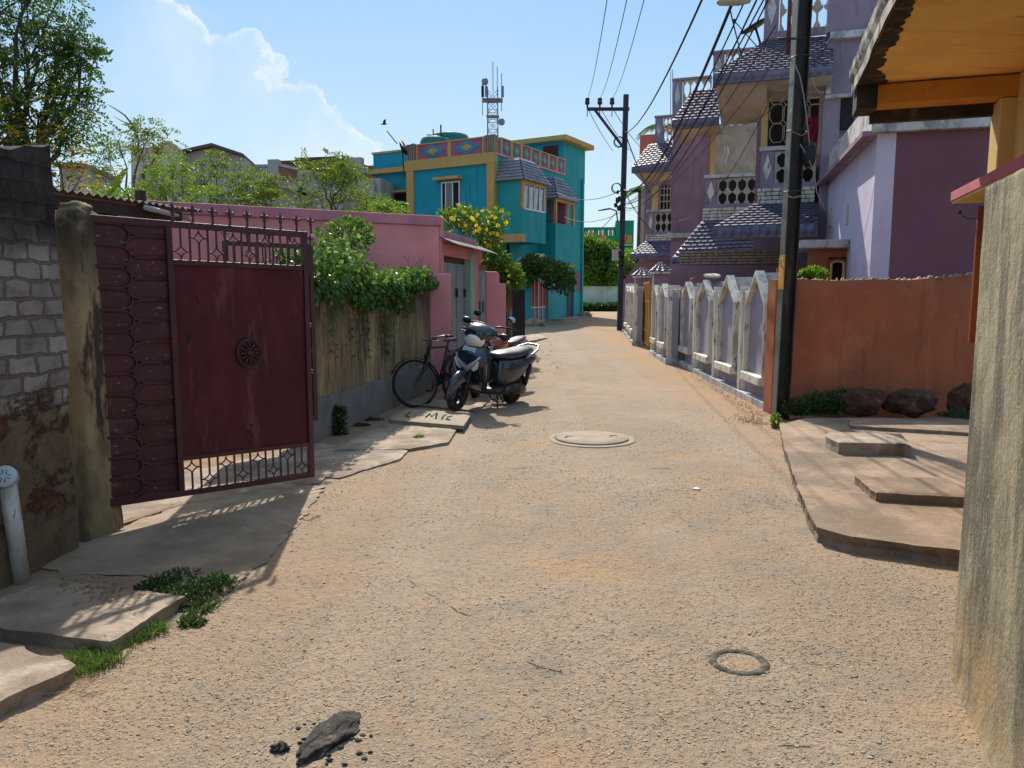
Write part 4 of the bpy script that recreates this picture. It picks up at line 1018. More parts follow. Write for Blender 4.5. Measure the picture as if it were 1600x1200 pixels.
# ================================================================ steel pole, street lamp
pole = empty('steel_pole', (3.34, 9.32, 0), 'tall weathered steel joist pole with an ochre band standing in front of the orange wall', 'utility pole')
def pol(z): return Vector((3.315 + .012 * z, 9.33 - .004 * z, z))
m = MB(); ht = 7.6
p0, p1 = pol(-.1), pol(ht)
def polebox(m, x0, x1, y0, y1, z0, z1):
    vs = []
    for z in (z0, z1):
        c = pol(z)
        for y in (y0, y1):
            for x in (x0, x1): vs.append((c.x + x, c.y + y, z))
    m.add(vs, [(0, 2, 3, 1), (4, 5, 7, 6), (0, 1, 5, 4), (2, 6, 7, 3), (0, 4, 6, 2), (1, 3, 7, 5)])
polebox(m, -.06, .095, .02, .035, -.1, ht); polebox(m, .085, .10, -.06, .1, -.1, ht); m.build('web', m_pole, pole, bev=.002)
m = MB(); polebox(m, -.07, -.06, -.06, .1, -.1, ht); m.build('flange', m_flange, pole, bev=.002)
m = MB(); za = FRz = PY(1233, 452, 9.3).z; zb2 = PY(1233, 398, 9.3).z
polebox(m, -.073, -.058, -.063, .103, za, zb2); m.build('ochre_band', m_yel, pole)
m = MB()
for zv in (205, 90, 300):
    c = pol(PY(1240, zv, 9.3).z); m.ring((c.x + .02, c.y, c.z), (0, 0, 1), .12, .006, 20, 6)
c = pol(PY(1240, 62, 9.3).z); m.tube([c + Vector((-.28, -.05, 0)), c + Vector((.02, -.05, .0))], .013, 6); m.build('clamp', m_iron, pole)
m = MB(); c = pol(PY(1240, 62, 9.3).z)
for q, w_ in ((-.17, .016), (-.15, .012)): m.tube([c + Vector((q, -.07, -.18)), c + Vector((q, -.07, .9))], w_, 6)
m.build('insulator', surf('brown_insulator', (.10, .035, .03), .4, .15, 9, [], 0), pole)
m_cord = glossy('pale_cord', (.20, .20, .19), .6)
def pp(u, v, dy=-.09): return PY(u, v, 9.3 + dy)
def ct(p, r, n): q = MB(); q.tube(p, r, n); q.build('cable_tail', m_cord, pole)
ct([pp(1237, 170), pp(1232, 185), pp(1237, 205), pp(1252, 212), pp(1262, 207)], .005, 6)
ct([pp(1226, 305), pp(1240, 309), pp(1252, 306)], .008, 6); ct([pp(1268, 120), pp(1272, 135), pp(1282, 148)], .008, 6)
ct([pp(1240, 85), pp(1242, 100), pp(1250, 120), pp(1256, 150), pp(1262, 200), pp(1266, 235)], .007, 6)
ct([pp(1250, 225), pp(1262, 245), pp(1272, 270), pp(1276, 300), pp(1290, 330)], .006, 6)
ct([pp(1224, 402), pp(1219, 412), pp(1224, 420)], .008, 6)
pass
m = MB(); k = pp(1264, 240, -.05); m.blob(k, .085, .06, .15, 14, 10, .35, 4, 3); m.build('junction_box', m_wire, pole)
lm = PY(1150, 2, 9.2)
sl_ = empty('street_lamp', lm, 'pale street lamp head reaching over the lane from the steel pole', 'street lamp')
m = MB(); a = PY(1120, 3, 9.1); b = PY(1172, -1, 9.25); t_ = (b - a)
m.loft([(a, (0, .03, 0), (0, 0, .01), 2), (a.lerp(b, .12), (0, .08, 0), (0, 0, .035), 2.6), (a.lerp(b, .7), (0, .09, 0), (0, 0, .05), 2.6), (b, (0, .05, 0), (0, 0, .04), 2.2)], 18)
m.build('lamp_head', glossy('lamp_housing', (.42, .42, .40), .45, .3), sl_)
m = MB(); c = pol(5.35); m.tube([b - t_ * .05, PY(1210, -20, 9.3), c], .022, 8); m.build('arm', m_pole, sl_)

# ================================================================ orange wall
OW = Frame((3.36, 9.72), 0)
sb = OW.px(1456, 500)[0]; se = OW.px(1560, 500)[0]
m = MB().fr(OW)
def topz(s): return 1.735 + .11 * clamp((s - sb + .3) / 1.4, 0, 1) + .02 * noise.noise(Vector((s * 2, 1, 0)))
def ow_face(u, v):
    s = lerp(-.02, se + .4, u); z = lerp(-.05, topz(s), v); d = .0 + .015 * noise.noise(Vector((s * 1.6, z * 1.6, 2)))
    if s > sb: d += min(.09, (s - sb) * 1.2)
    if sb - .07 < s <= sb: d -= .012
    return (s, d, z)
m.grid(ow_face, 90, 24)
m.grid(lambda u, v: (lerp(-.02, se + .4, u), lerp(ow_face(u, 1)[1], .3, v), topz(lerp(-.02, se + .4, u)) + .018 * noise.noise(Vector((u * 60, v * 3, 4))) * (v > 0)), 140, 4)
m.grid(lambda u, v: (-.02, lerp(0, .3, 1 - u), lerp(-.05, topz(0), v)), 4, 12)
m.box(.0, se + .4, .29, .3, -.05, 1.7)
ow = empty('orange_wall', (3.36, 9.72, 0), 'terracotta orange plaster wall across the plot, rubble and glass along its top', 'wall')
m.build('wall', m_orange, ow)
m = MB().fr(OW); r_ = random.Random(3)
for k in range(95):
    s = .15 + (se + .05) * r_.random() ** .7 + .1 * r_.random(); h_ = r_.uniform(.008, .03); w_ = r_.uniform(.01, .035); d = r_.uniform(.03, .26); z = topz(s) - .004
    m.prism([(s - w_, z), (s + w_, z), (s + r_.uniform(-.5, .6) * w_, z + h_ * 1.5)], d, d + r_.uniform(.01, .05))
m.build('rubble', surf('top_rubble', (.30, .22, .16), .9, .35, 30, [((.45, .40, .33), 20, (1, 1, 1), .5, .62, .8), ((.08, .09, .12), 13, (1, 1, 1), .55, .65, .8)], .6, 60), ow)
# stones, weeds live in the plants part; the platform
slab([(1218, 662), (1226, 700), (1250, 770), (1276, 822), (1330, 836), (1500, 858), (1640, 880), (1640, 700), (1530, 655), (1400, 652), (1260, 652)], .115, .14, 'platform', 'raised concrete platform in front of the orange wall, crossed by the pole shadow', m_slab2, 'platform', amp=.012, n=10, seed=12, wob=.003)
slab([(1290, 681), (1296, 673), (1409, 677), (1424, 696), (1409, 692), (1310, 690)], .23, .12, 'concrete_block', 'pale flat concrete block on the platform, the one nearer the orange wall', m_slab, 'block', amp=.008, seed=13)
slab([(1335, 742), (1352, 744), (1470, 744), (1540, 778), (1500, 775), (1368, 768)], .185, .08, 'concrete_block', 'low worn concrete step on the platform nearer the camera', m_slab2, 'block', amp=.01, seed=14)
slab([(1325, 655), (1500, 658), (1560, 668), (1540, 676), (1330, 664)], .16, .06, 'concrete_kerb', 'low broken concrete ledge at the foot of the orange wall', m_slab2, 'kerb', amp=.02, seed=15)
# boulders and rubble by the orange wall
def rock(u, v, Y, rx, ry, rz, label, seed, mat=m_stone, name='boulder'):
    p_ = PY(u, v, Y); m = MB(); m.blob((p_.x, Y, .115 + rz * .75), rx, ry, rz, 40, 26, .35, 1.6, seed); tag(m.build(name, mat), label, name)
rock(1345, 645, 9.3, .26, .2, .18, 'rounded red laterite boulder beside the weeds', 4)
rock(1422, 645, 9.3, .30, .2, .165, 'pitted red laterite boulder in the middle of the orange wall foot', 9)
rock(1507, 630, 9.2, .16, .2, .2, 'smaller boulder at the right foot of the orange wall', 14)

# ================================================================ grey rendered wall, near right
m = MB(); W1 = Vector((1.805, 2.97, 0)); W2 = Vector((1.50, 2.08, 0)); W3 = Vector((1.42, .2, 0)); W4 = Vector((1.5, -2.5, 0))
path = [W4, W3, W2, W1]
L_ = [0]; 
for a, b in zip(path, path[1:]): L_.append(L_[-1] + (b - a).length)
def on(s):
    for i in range(3):
        if s <= L_[i + 1] or i == 2: return path[i].lerp(path[i + 1], (s - L_[i]) / (L_[i + 1] - L_[i]))
def wf(u, v):
    s = (1 - (1 - u) ** 1.8) * L_[-1]; p_ = on(s); z = lerp(-.05, 1.955, v)
    k = .012 * noise.noise(Vector((s * 2.5, z * 1.5, 1))) + .003 * noise.noise(Vector((s * 7, z * 7, 1)))
    fl = .02 * max(0, 1 - z / .12) ** 2
    return (p_.x + k - fl, p_.y + .3 * fl * (u > .95), z + (.012 * noise.noise(Vector((s * 9, 0, 0))) if v == 1 else 0))
m.grid(wf, 300, 150)
m.grid(lambda u, v: (lerp(wf(u, 1)[0], on((1 - (1 - u) ** 1.8) * L_[-1]).x + .26, v), wf(u, 1)[1], wf(u, 1)[2] + .012 * noise.noise(Vector((u * 80, v * 4, 0))) * (v > 0)), 300, 5)
def endf(u, v):
    z = lerp(-.05, wf(1, 1)[2], v); k = .012 * noise.noise(Vector((u * 4, z * 5, 7))) + .007 * noise.noise(Vector((u * 14, z * 22, 7)))
    q = wf(1, v) 
    return (q[0] + .26 * u, q[1] + k * (0 if u == 0 else 1), z)
m.grid(endf, 12, 150)
gw = m.build('rendered_wall', m_gwall, weld=True); tag(gw, 'rough grey-green rendered wall end at the near right edge, shoulder high', 'wall')

# ================================================================ ochre house with overhanging slab
FO = Frame((2.60, 5.98), -18)          # front of local frame faces the camera; s to the right along the far end
hz_ = empty('ochre_house', (3.8, 5.9, 0), 'ochre house whose mould-edged balcony slab overhangs the lane at the upper right', 'house')
zs = 3.10
def fo_soffit(u, v): return (lerp(.0, 3.2, u), lerp(-6.2, .1, v), zs + .006 * noise.noise(Vector((u * 9, v * 20, 0))))
m = MB().fr(FO); m.grid(fo_soffit, 40, 60); m.build('soffit', m_ochre, hz_)
m = MB().fr(FO)
def edge(u, v):
    d = lerp(-6.2, .12, u); z = lerp(zs - .035, zs + .16, v)
    return (-.02 + .010 * noise.noise(Vector((d * 3, z * 6, 0))) - .02 * (v > .5), d, z + .005 * noise.noise(Vector((d * 9, v, 3))))
m.grid(edge, 160, 8); m.box(-.01, 3.2, -6.2, .1, zs + .03, zs + .15)
m.build('slab_edge', m_edge, hz_)
m = MB().fr(FO)
def mouldstrip(u, v):
    d = lerp(-6.2, .0, u); w_ = .085 + .075 * abs(noise.noise(Vector((d * 2.2, 0, 0)))) + .05 * noise.noise(Vector((d * 11, 2, 0)))
    if d > -.5: w_ += .10 * (d + .5) / .5
    return (lerp(.0, max(.03, w_), v), d, zs - .006 - .004 * (1 - v))
m.grid(mouldstrip, 260, 3); m.build('mould_stain', m_black, hz_)
z0b = 2.945
m = MB().fr(FO); m.box(.14, 1.36, -.10, .10, z0b, zs - .008); m.build('beam', m_ochre2, hz_, bev=.008)
m = MB().fr(FO); m.box(.12, 1.38, .102, .17, z0b - .085, zs + .02); m.box(-.0, .14, -.10, .17, z0b - .02, zs - .01); m.build('mould_drip', m_black, hz_)
su, _ = FO.px(1554, 230); 
m = MB().fr(FO); m.box(su, su + .5, -.08, .16, -.1, z0b - .003); m.box(1.36, su + .5, -.12, .12, z0b, zs - .01); m.build('column', m_colm, hz_, bev=.01)
m = MB().fr(FO); m.box(su + .10, su + .3, -6.2, -.082, -.1, zs - .01); m.build('wall', m_colm, hz_)
# sunshade slab
ca = PY(1487, 322, 6.2)
m = MB(); e1 = Vector((math.sin(R(17.7)), math.cos(R(17.7)), 0)); e2 = Vector((e1.y, -e1.x, 0))
a = Vector((ca.x, ca.y, 0)); b_ = a - e1 * 2.3
m.zprism([a.xy, b_.xy, (b_ + e2 * .7).xy, (a + e2 * .7).xy], 2.27, 2.285); m.build('sunshade_underside', m_colm, hz_)
m = MB(); m.zprism([(a - e2 * .01 + e1 * .01).xy, (b_ - e2 * .01).xy, (b_ + e2 * .7).xy, (a + e2 * .7 + e1 * .01).xy], 2.286, 2.36); m.build('sunshade', surf('rose_slab_edge', (.42, .11, .135), .8, .1, 3, [((.30, .08, .10), 6, (2, 2, .5), .52, .7, .5)], .2, 60), hz_, bev=.006)
wq = PY(1512, 535, 6.05)
m = MB(); a = Vector((wq.x, wq.y, 0)); m.zprism([a.xy, (a + e2 * .13 - e1 * .02).xy, (a + e2 * .13 - e1 * .06).xy, (a - e1 * .05).xy], 1.17, 2.23); sh_ = m.build('shutter', m_brown, hz_, bev=.004)
m = MB(); m.tube([PY(1499, 330, 6.1), PY(1503, 336, 6.1), PY(1513, 342, 6.1), PY(1528, 341, 6.0), PY(1537, 348, 6.0)], .0035, 6); m.blob(PY(1500, 332, 6.1), .012, .012, .016); m.build('loose_wire', m_wire, hz_)
m = MB()
f1 = FO.px(1508, 25, -1.3)
c0 = Vector((f1[0], -1.3, zs)); m.tube([c0 + Vector((-.07, 0, -.004)), c0 + Vector((.01, 0, -.012)), c0 + Vector((.02, .0, -.05)), c0 + Vector((.025, 0, -.10))], .007, 6); m.blob(c0 + Vector((.026, 0, -.125)), .018, .018, .028)
c0 = c0 + Vector((.62, .5, 0)); m.tube([c0, c0 + Vector((.02, .05, -.03)), c0 + Vector((.12, .1, -.05)), c0 + Vector((.2, .1, -.03))], .005, 6)
m.build('light_fitting', m_wire, hz_)
m = MB()
for (s, d, w_, h_) in ((1.05, -.62, .11, .035), (.9, -.35, .03, .008), (.32, -.8, .02, .01), (.27, -.42, .018, .01), (1.35, -.9, .03, .012)):
    n_ = 12; m.add([(s + w_ * math.cos(2 * math.pi * k / n_) * (1 + .4 * math.sin(k * 7)), d + h_ * 1.6 * math.sin(2 * math.pi * k / n_) * (1 + .3 * math.cos(k * 5)) + w_ * .5 * math.cos(2 * math.pi * k / n_), zs - .0075) for k in range(n_)], [tuple(range(n_))])
m.build('stain', m_black, hz_)

# ================================================================ single storey plum and lilac house behind the orange wall
c_ = PY(1366, 300, 11.2); FL = Frame((c_.x, c_.y), -15)
lh = empty('plum_house', (c_.x, c_.y, 0), 'flat-roofed house, plum in front and pale lilac on its lane side, behind the orange wall', 'house')
zr = FL.px(1366, 209)[1]; zr2 = FL.px(1366, 193)[1]
m = MB().fr(FL); m.box(.0, 4.5, .002, .3, -.1, zr); m.build('front_wall', m_plum, lh)
m = MB().fr(FL); m.box(-.002, .25, .3, 9.5, -.1, zr); m.box(-.002, .25, .0, .3, -.1, zr); m.build('side_wall', m_palelil, lh)
m = MB().fr(FL); m.box(-.10, 4.5, -.12, .02, zr, zr2 - .015); m.box(-.10, .02, .02, 9.4, zr, zr2 - .015); m.box(-.06, 4.5, .02, 9.4, zr + .005, zr + .06); m.build('band', m_white2, lh, bev=.01)
m = MB().fr(FL); m.box(-.22, -.10, -.12, 9.4, zr - .05, zr + .02); m.build('cornice', m_mauve, lh)
m = MB().fr(FL); zp = FL.px(1343, 158, 0)[1]
m.box(-.04, .06, .02, 9.3, zr2 - .015, zr2 + .42); m.box(.06, .8, .0, .1, zr2 - .015, zr2 + .30); m.box(.8, 4.4, .5, .6, zr2 - .015, zr2 + .42)
m.build('parapet', m_white2, lh, bev=.008)
m = MB().fr(FL)
for d, z in ((2.2, 2.75), (4.2, 2.9)): m.box(-.03, .02, d, d + .16, z, z + .34)
m.build('vent_block', m_beige, lh)
m = MB().fr(FL); z = 2.42; m.tube([(0, 2.9, z), (-.28, 2.9, z + .02)], .025, 8); m.tube([(0, 6.2, z + .9), (-.4, 6.1, z + .95)], .02, 8); m.build('spout', m_iron, lh)
# little terracotta outhouse with an arched opening
c_ = PY(1278, 430, 13.4); FH = Frame((c_.x, c_.y), -12)
oh = empty('outhouse', (c_.x, c_.y, 0), 'small terracotta outhouse with an arched dark opening and a white slab roof', 'outhouse')
s1_, zt_ = FH.px(1331, 388); ztop = FH.px(1300, 376)[1]
sw0 = FH.px(1294, 430)[0]; sw1 = FH.px(1321, 430)[0]; zw0 = FH.px(1305, 440)[1] - .2; zw1 = FH.px(1305, 402)[1]
m = MB().fr(FH); m.box(-.15, sw0, 0, .2, 0, zt_); m.box(sw1, s1_, 0, .2, 0, zt_); m.box(sw0, sw1, 0, .2, zw1, zt_); m.box(sw0, sw1, 0, .2, 0, zw0); m.build('wall', surf('brown_orange_paint', (.30, .11, .05), .85, .12, 2, [], .2, 40), oh)
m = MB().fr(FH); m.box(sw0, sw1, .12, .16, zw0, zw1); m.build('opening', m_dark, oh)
m = MB().fr(FH); mid_ = (sw0 + sw1) / 2; rw_ = (sw1 - sw0) / 2
for rr_, dd_, mt_ in ((rw_ + .015, -.03, m_brown), (rw_ - .035, -.02, m_colm)):
    pts = [(mid_ - rr_, dd_, zw0)] + [(mid_ - rr_ * math.cos(a / 10 * math.pi), dd_, zw1 - .12 + (rr_ * .55) * math.sin(a / 10 * math.pi)) for a in range(11)] + [(mid_ + rr_, dd_, zw0)]
    m2 = MB().fr(FH); m2.tube(pts, .028, 8); m2.build('arch_trim', mt_, oh)
m = MB().fr(FH); m.box(-.35, s1_ + .05, -.3, 1.2, zt_, ztop); m.build('roof', m_white2, oh, bev=.01)
m = MB().fr(FH); m.box(-.6, -.15, .6, .8, 0, zt_ - .3); m.build('side_wall', m_brown, oh)

# ================================================================ the mauve terraced house
mh2 = empty('mauve_house', (6.5, 19, 0), 'two storey mauve terraced house with scalloped tile canopies, jali balconies and white diamonds', 'house')
def tiles(F, p00, p10, p11, p01, mb, tw=.17, th=.15, amp=.03):
    """eave-left, eave-right, ridge-right, ridge-left in frame coordinates (s, d, z)"""
    p00, p10, p11, p01 = map(Vector, (p00, p10, p11, p01)); n = (p10 - p00).cross(p01 - p00).normalized()
    if n.z < 0: n = -n
    wid = max((p10 - p00).length, (p11 - p01).length); hgt = ((p01 + p11) / 2 - (p00 + p10) / 2).length
    rows_ = max(2, round(hgt / th)); nu = max(8, int(wid / tw * 8)); vs = []; fs = []
    base = min(p00.x, p01.x)
    for j in range(rows_):
        for k in range(5):
            vv_ = k / 4
            for i in range(nu + 1):
                u = i / nu
                v = (j + vv_ * 1.08) / rows_; v = min(v, 1)
                q = p00.lerp(p10, u).lerp(p01.lerp(p11, u), v)
                ph = (q.x - base) / tw + (.5 if j % 2 else 0); f_ = ph - math.floor(ph)
                sc = math.sqrt(max(0, 1 - (2 * f_ - 1) ** 2))            # rounded lower lip
                lip = (.42 * (1 - sc)) / rows_
                if k == 0: 
                    v2 = min(1, (j + .42 * (1 - sc)) / rows_); q = p00.lerp(p10, u).lerp(p01.lerp(p11, u), v2)
                if k == 1:
                    v2 = min(1, (j + max(.25, .42 * (1 - sc) + .05)) / rows_); q = p00.lerp(p10, u).lerp(p01.lerp(p11, u), v2)
                h = amp * (1 - vv_) * 1.0 + .012 * sc
                if k == 0: h = amp + .012 * sc
                vs.append(q + n * h)
        # front lip faces
    W_ = nu + 1
    for j in range(rows_):
        for k in range(4):
            for i in range(nu):
                a = (j * 5 + k) * W_ + i; fs.append((a, a + 1, a + W_ + 1, a + W_))
    # lips down to the row below
    L0 = len(vs)
    for j in range(rows_):
        for i in range(nu + 1):
            vs.append(vs[(j * 5) * W_ + i] - n * (amp + .02))
    for j in range(rows_):
        for i in range(nu):
            a = (j * 5) * W_ + i; b = L0 + j * W_ + i; fs.append((a, b, b + 1, a + 1))
    mb.add(vs, fs)
    k_ = n * -.03
    mb.add([p00 - n * .01, p10 - n * .01, p11 - n * .01, p01 - n * .01, p00 - n * .06, p10 - n * .06, p11 - n * .06, p01 - n * .06], [(0, 1, 2, 3), (4, 7, 6, 5), (0, 4, 5, 1), (1, 5, 6, 2), (2, 6, 7, 3), (3, 7, 4, 0)])
def balusters(F, mb, s0, s1, z0, z1, d, n, rows=2):
    w = (s1 - s0) / n; H = (z1 - z0) / rows; mn, mxw = w * .09, w * .30
    for i in range(n + 1):
        c = s0 + i * w
        for r in range(rows):
            zb_ = z0 + r * H
            prof = [(0, mxw), (.10, mxw * .95), (.30, mn), (.68, mn), (.90, w * .47), (1, w * .47)]
            for (ta, wa), (tb, wb) in zip(prof, prof[1:]):
                L1, L2 = c - wa, c - wb; R1, R2 = c + wa, c + wb
                L1, L2 = max(L1, s0 - w * .1), max(L2, s0 - w * .1); R1, R2 = min(R1, s1 + w * .1), min(R2, s1 + w * .1)
                mb.prism([(L1, zb_ + ta * H), (R1, zb_ + ta * H), (R2, zb_ + tb * H), (L2, zb_ + tb * H)], d, d + .06)
def brickband(F, mb, s0, s1, z0, z1, d, rows, bl=.22):
    h = (z1 - z0) / rows; r_ = random.Random(2)
    for r in range(rows):
        s = s0 - (r % 2) * bl * .4 - .05
        while s < s1:
            L_ = bl * (1 if r_.random() < .7 else .5); a, b = max(s, s0), min(s + L_ - .014, s1)
            if b - a > .02: mb.box(a, b, d - .012, d + .004, z0 + r * h + .008, z0 + (r + 1) * h - .008)
            s += L_
def diamond(mb, c, z, w, h, d):
    mb.prism([(c - w, z), (c, z - h), (c + w, z), (c, z + h)], d - .018, d)
mats = {}
def front(F, u0, u1, vt, vb, mat, d0=0, d1=.2, name='wall', bev=0, ptop=None):
    s0, zt = F.px(u0, vt, d0); s1, _ = F.px(u1, vt, d0); _, zb_ = F.px(u0, vb, d0)
    m = MB().fr(F); m.box(s0, s1, d0, d1, zb_, zt); return m.build(name, mat, mh2, bev=bev)
aH = -19
FA = Frame(PY(1190, 260, 16.6).xy, aH); FB = Frame(PY(1103, 300, 21.0).xy, aH); FC = Frame(PY(1012, 340, 27.0).xy, aH)
def balcony(F, u0, u1, vt, vb, vbrick, ud, nb, par_name='balcony', rail=True, drow=2):
    s0, zt = F.px(u0, vt); s1, _ = F.px(u1, vt); zb_ = F.px(u0, vb)[1]; zk = F.px(u0, vbrick)[1]; sd_ = F.px(ud, vt)[0]
    m = MB().fr(F); m.box(s0 - .04, s1, -.05, .16, zt - .085, zt); 
    root = m.build('balcony_rail', m_white2, mh2, bev=.008)
    m = MB().fr(F); m.box(s0, sd_, 0, .14, zb_, zt - .085); m.box(s0, s1, .002, .14, zb_ - .05, zb_ + .04); m.build('rail_pier', m_mauve2, root)
    m = MB().fr(F); diamond(m, (s0 + sd_) / 2, (zb_ + zt - .085) / 2, (sd_ - s0) * .33, (zt - .085 - zb_) * .40, 0); m.build('diamond', m_white, root)
    m = MB().fr(F); balusters(F, m, sd_ + .04, s1 - .02, zb_ + .04, zt - .10, .03, nb, drow); m.build('jali', m_cream, root)
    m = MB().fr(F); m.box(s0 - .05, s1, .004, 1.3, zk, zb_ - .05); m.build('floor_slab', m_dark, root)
    m = MB().fr(F); brickband(F, m, s0 - .05, s1, zk, zb_ - .05, 0, 3 if zb_ - zk < .35 else 4); m.build('brick_facing', m_white, root)
    return root
balcony(FA, 1190, 1276, 230, 290, 319, 1210, 3)
balcony(FB, 1103, 1184, 274, 322, 345, 1120, 4)
balcony(FC, 1012, 1052, 328, 364, 380, 1022, 3)
# walls behind the balconies
front(FA, 1186, 1300, 112, 470, m_mauve, 1.25, 1.4)
front(FB, 1096, 1200, 196, 470, m_mauve, 1.3, 1.45)
front(FC, 1008, 1060, 262, 480, m_mauve, 1.3, 1.45)
# mauve wall between C and B, its white ledge, and lower wall
FWm = Frame(PY(1052, 300, 23.6).xy, aH)
front(FWm, 1052, 1112, 196, 363, m_mauve, 0, .3)
front(FWm, 1042, 1100, 364, 372, m_white2, -.1, .25, 'ledge', .01)
front(FWm, 1048, 1110, 372, 470, m_mauve, .02, .3)
# right part: wall by the plum house, upper block
FU = Frame(PY(1290, 100, 16.0).xy, aH)
front(FU, 1293, 1420, 61, 148, m_mauve2, 0, .4)
front(FU, 1289, 1330, 148, 154, m_white2, -.06, .3, 'ledge', .008)
front(FU, 1287, 1314, 154, 440, m_mauve2, .03, .4)
front(FU, 1314, 1420, 154, 215, m_mauve2, .25, .5)
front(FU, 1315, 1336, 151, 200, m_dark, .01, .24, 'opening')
front(FU, 1298, 1420, 50, 61, m_white2, -.14, .3, 'ledge', .008)
front(FU, 1297, 1420, -60, 50, m_mauve2, 0, .4)
# post by balcony A
front(FU, 1292, 1300, 112, 146, m_white2, -.12, .0, 'bracket')
# roofs
def roof(F, eL, eR, rL, rR, dE, dR, fasc, name='tiled_roof', hipL=None):
    def pt(uv, d): s, z = F.px(uv[0], uv[1], d); return (s, d, z)
    p00, p10, p01, p11 = pt(eL, dE), pt(eR, dE), pt(rL, dR), pt(rR, dR)
    m = MB().fr(F); tiles(F, p00, p10, p11, p01, m)
    r = m.build(name, m_roof, mh2)
    if fasc:
        z0 = F.px(eL[0], eL[1] + fasc, dE)[1]; hf = p00[2] - z0
        m = MB().fr(F)
        m.grid(lambda u, v: (lerp(p00[0], p10[0], u), dE - .035 - -.0 - .04 * math.sin(v * math.pi) + .035 * abs(math.sin((lerp(p00[0], p10[0], u)) / .17 * math.pi)), lerp(p00[2] - hf, p00[2] + .02, v) + lerp(0, p10[2] - p00[2], u)), max(8, int((p10[0] - p00[0]) / .17 * 8)), 6)
        m.box(p00[0], p10[0], dE - .03, dE + .05, min(p00[2], p10[2]) - hf, min(p00[2], p10[2]) - .01); m.build('eave_roll', m_roof, r)
        m = MB().fr(F)
        m.add([(p00[0], dE - .02, p00[2] - hf - .005), (p10[0], dE - .02, p10[2] - hf - .005), (p10[0], dR + .2, p10[2] - hf + .05), (p00[0] * .4 + p01[0] * .6, dR + .2, p10[2] - hf + .05)], [(0, 1, 2, 3)]); m.build('soffit', m_cream, r)
    return r
roof(FA, (1114, 356), (1278, 350), (1180, 319), (1278, 317), -1.25, -.02, 17)
roof(FB, (1050, 404), (1190, 398), (1097, 346), (1200, 344), -1.1, -.02, 9)
roof(FC, (985, 398), (1050, 396), (1008, 377), (1050, 376), -1.0, -.02, 7)
FR1 = FA
roof(FA, (1114, 118), (1302, 104), (1196, 64), (1302, 56), -1.2, .6, 12)
roof(FB, (1050, 190), (1124, 184), (1085, 140), (1130, 138), -.9, .4, 11)
roof(FC, (987, 262), (1056, 252), (1014, 226), (1056, 220), -.8, .4, 9)
# sloping undersides at the left end of the upper roofs
def soff(F, pts, ds, mat, name='soffit_wedge', th=.05):
    m = MB().fr(F); P_ = [(F.px(u, v, d)[0], d, F.px(u, v, d)[1]) for (u, v), d in zip(pts, ds)]
    n = len(P_); m.add(P_ + [(a, b + th, c + th) for a, b, c in P_], [tuple(range(n)), tuple(range(2 * n - 1, n - 1, -1))] + [(i, i + n, (i + 1) % n + n, (i + 1) % n) for i in range(n)])
    return m.build(name, mat, mh2)
soff(FA, [(1121, 130), (1199, 122), (1197, 190), (1128, 196)], [-1.1, -1.0, .9, .9], m_beige)
soff(FA, [(1118, 130), (1124, 129), (1131, 194), (1127, 196)], [-1.2, -1.2, .3, .3], m_cream, 'barge_board')
soff(FB, [(1056, 204), (1112, 197), (1100, 205), (1066, 232)], [-.85, -.8, .6, .6], m_beige)
soff(FB, [(1052, 202), (1057, 202), (1069, 229), (1067, 232)], [-.9, -.9, .2, .2], m_cream, 'barge_board')
soff(FC, [(988, 268), (1052, 258), (1050, 278), (1010, 292)], [-.75, -.7, .6, .6], m_beige)
# upper wall of A: grille window, posts, clothes
front(FA, 1202, 1300, 112, 128, m_mauve, .95, 1.2, 'lintel')
front(FA, 1192, 1202, 130, 232, m_colm, .25, .45, 'post')
front(FB, 1111, 1118, 200, 275, m_colm, .25, .42, 'post')
front(FC, 1019, 1028, 290, 330, m_colm, .2, .36, 'post')
front(FA, 1283, 1290, 112, 240, m_beige, .4, .6, 'post')
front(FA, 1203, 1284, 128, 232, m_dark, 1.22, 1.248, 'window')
m = MB().fr(FA)
for i in range(4):
    for j in range(3):
        s, z = FA.px(1214 + i * 20, 148 + j * 30, 1.1); hw, hh_ = .15, .2
        pts = [(s + hw * .55, z + hh_), (s + hw, z + hh_ * .45), (s + hw, z - hh_ * .45), (s + hw * .55, z - hh_), (s - hw * .55, z - hh_), (s - hw, z - hh_ * .45), (s - hw, z + hh_ * .45), (s - hw * .55, z + hh_)]
        m.tube([(a, 1.1, b) for a, b in pts + pts[:1]], .012, 5)
m.build('window_grille', m_cream, mh2)
front(FB, 1119, 1187, 196, 277, m_cream, 1.2, 1.29, 'back_wall')
front(FA, 1211, 1276, 236, 289, m_dark, 1.1, 1.2, 'shade_backing'); front(FB, 1121, 1184, 280, 320, m_dark, 1.1, 1.25, 'shade_backing'); front(FC, 1023, 1052, 333, 362, m_dark, 1.1, 1.25, 'shade_backing')  # near-black panels: shade behind the jali holes put in as colour, no doors
s, z = FB.px(1133, 215, 1.29); m = MB().fr(FB)
for i in range(9): a = FB.px(1119 + i * 9, 225, 1.28)[0]; m.box(a, a + .015, 1.26, 1.296, FB.px(1119, 272, 1.28)[1], FB.px(1119, 222, 1.28)[1])
m.build('shutter_ribs', m_beige, mh2)
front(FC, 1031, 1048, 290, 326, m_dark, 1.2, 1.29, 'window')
m = MB().fr(FC)
for v in (296, 306, 316): s0, z = FC.px(1031, v, 1.17); s1 = FC.px(1048, v, 1.17)[0]; m.box(s0, s1, 1.16, 1.19, z, z + .04)
for u in (1031, 1037, 1042, 1047): s0 = FC.px(u, 300, 1.17)[0]; m.box(s0, s0 + .03, 1.165, 1.185, FC.px(u, 326, 1.17)[1], FC.px(u, 290, 1.17)[1])
m.build('window_grille', m_cream, mh2)
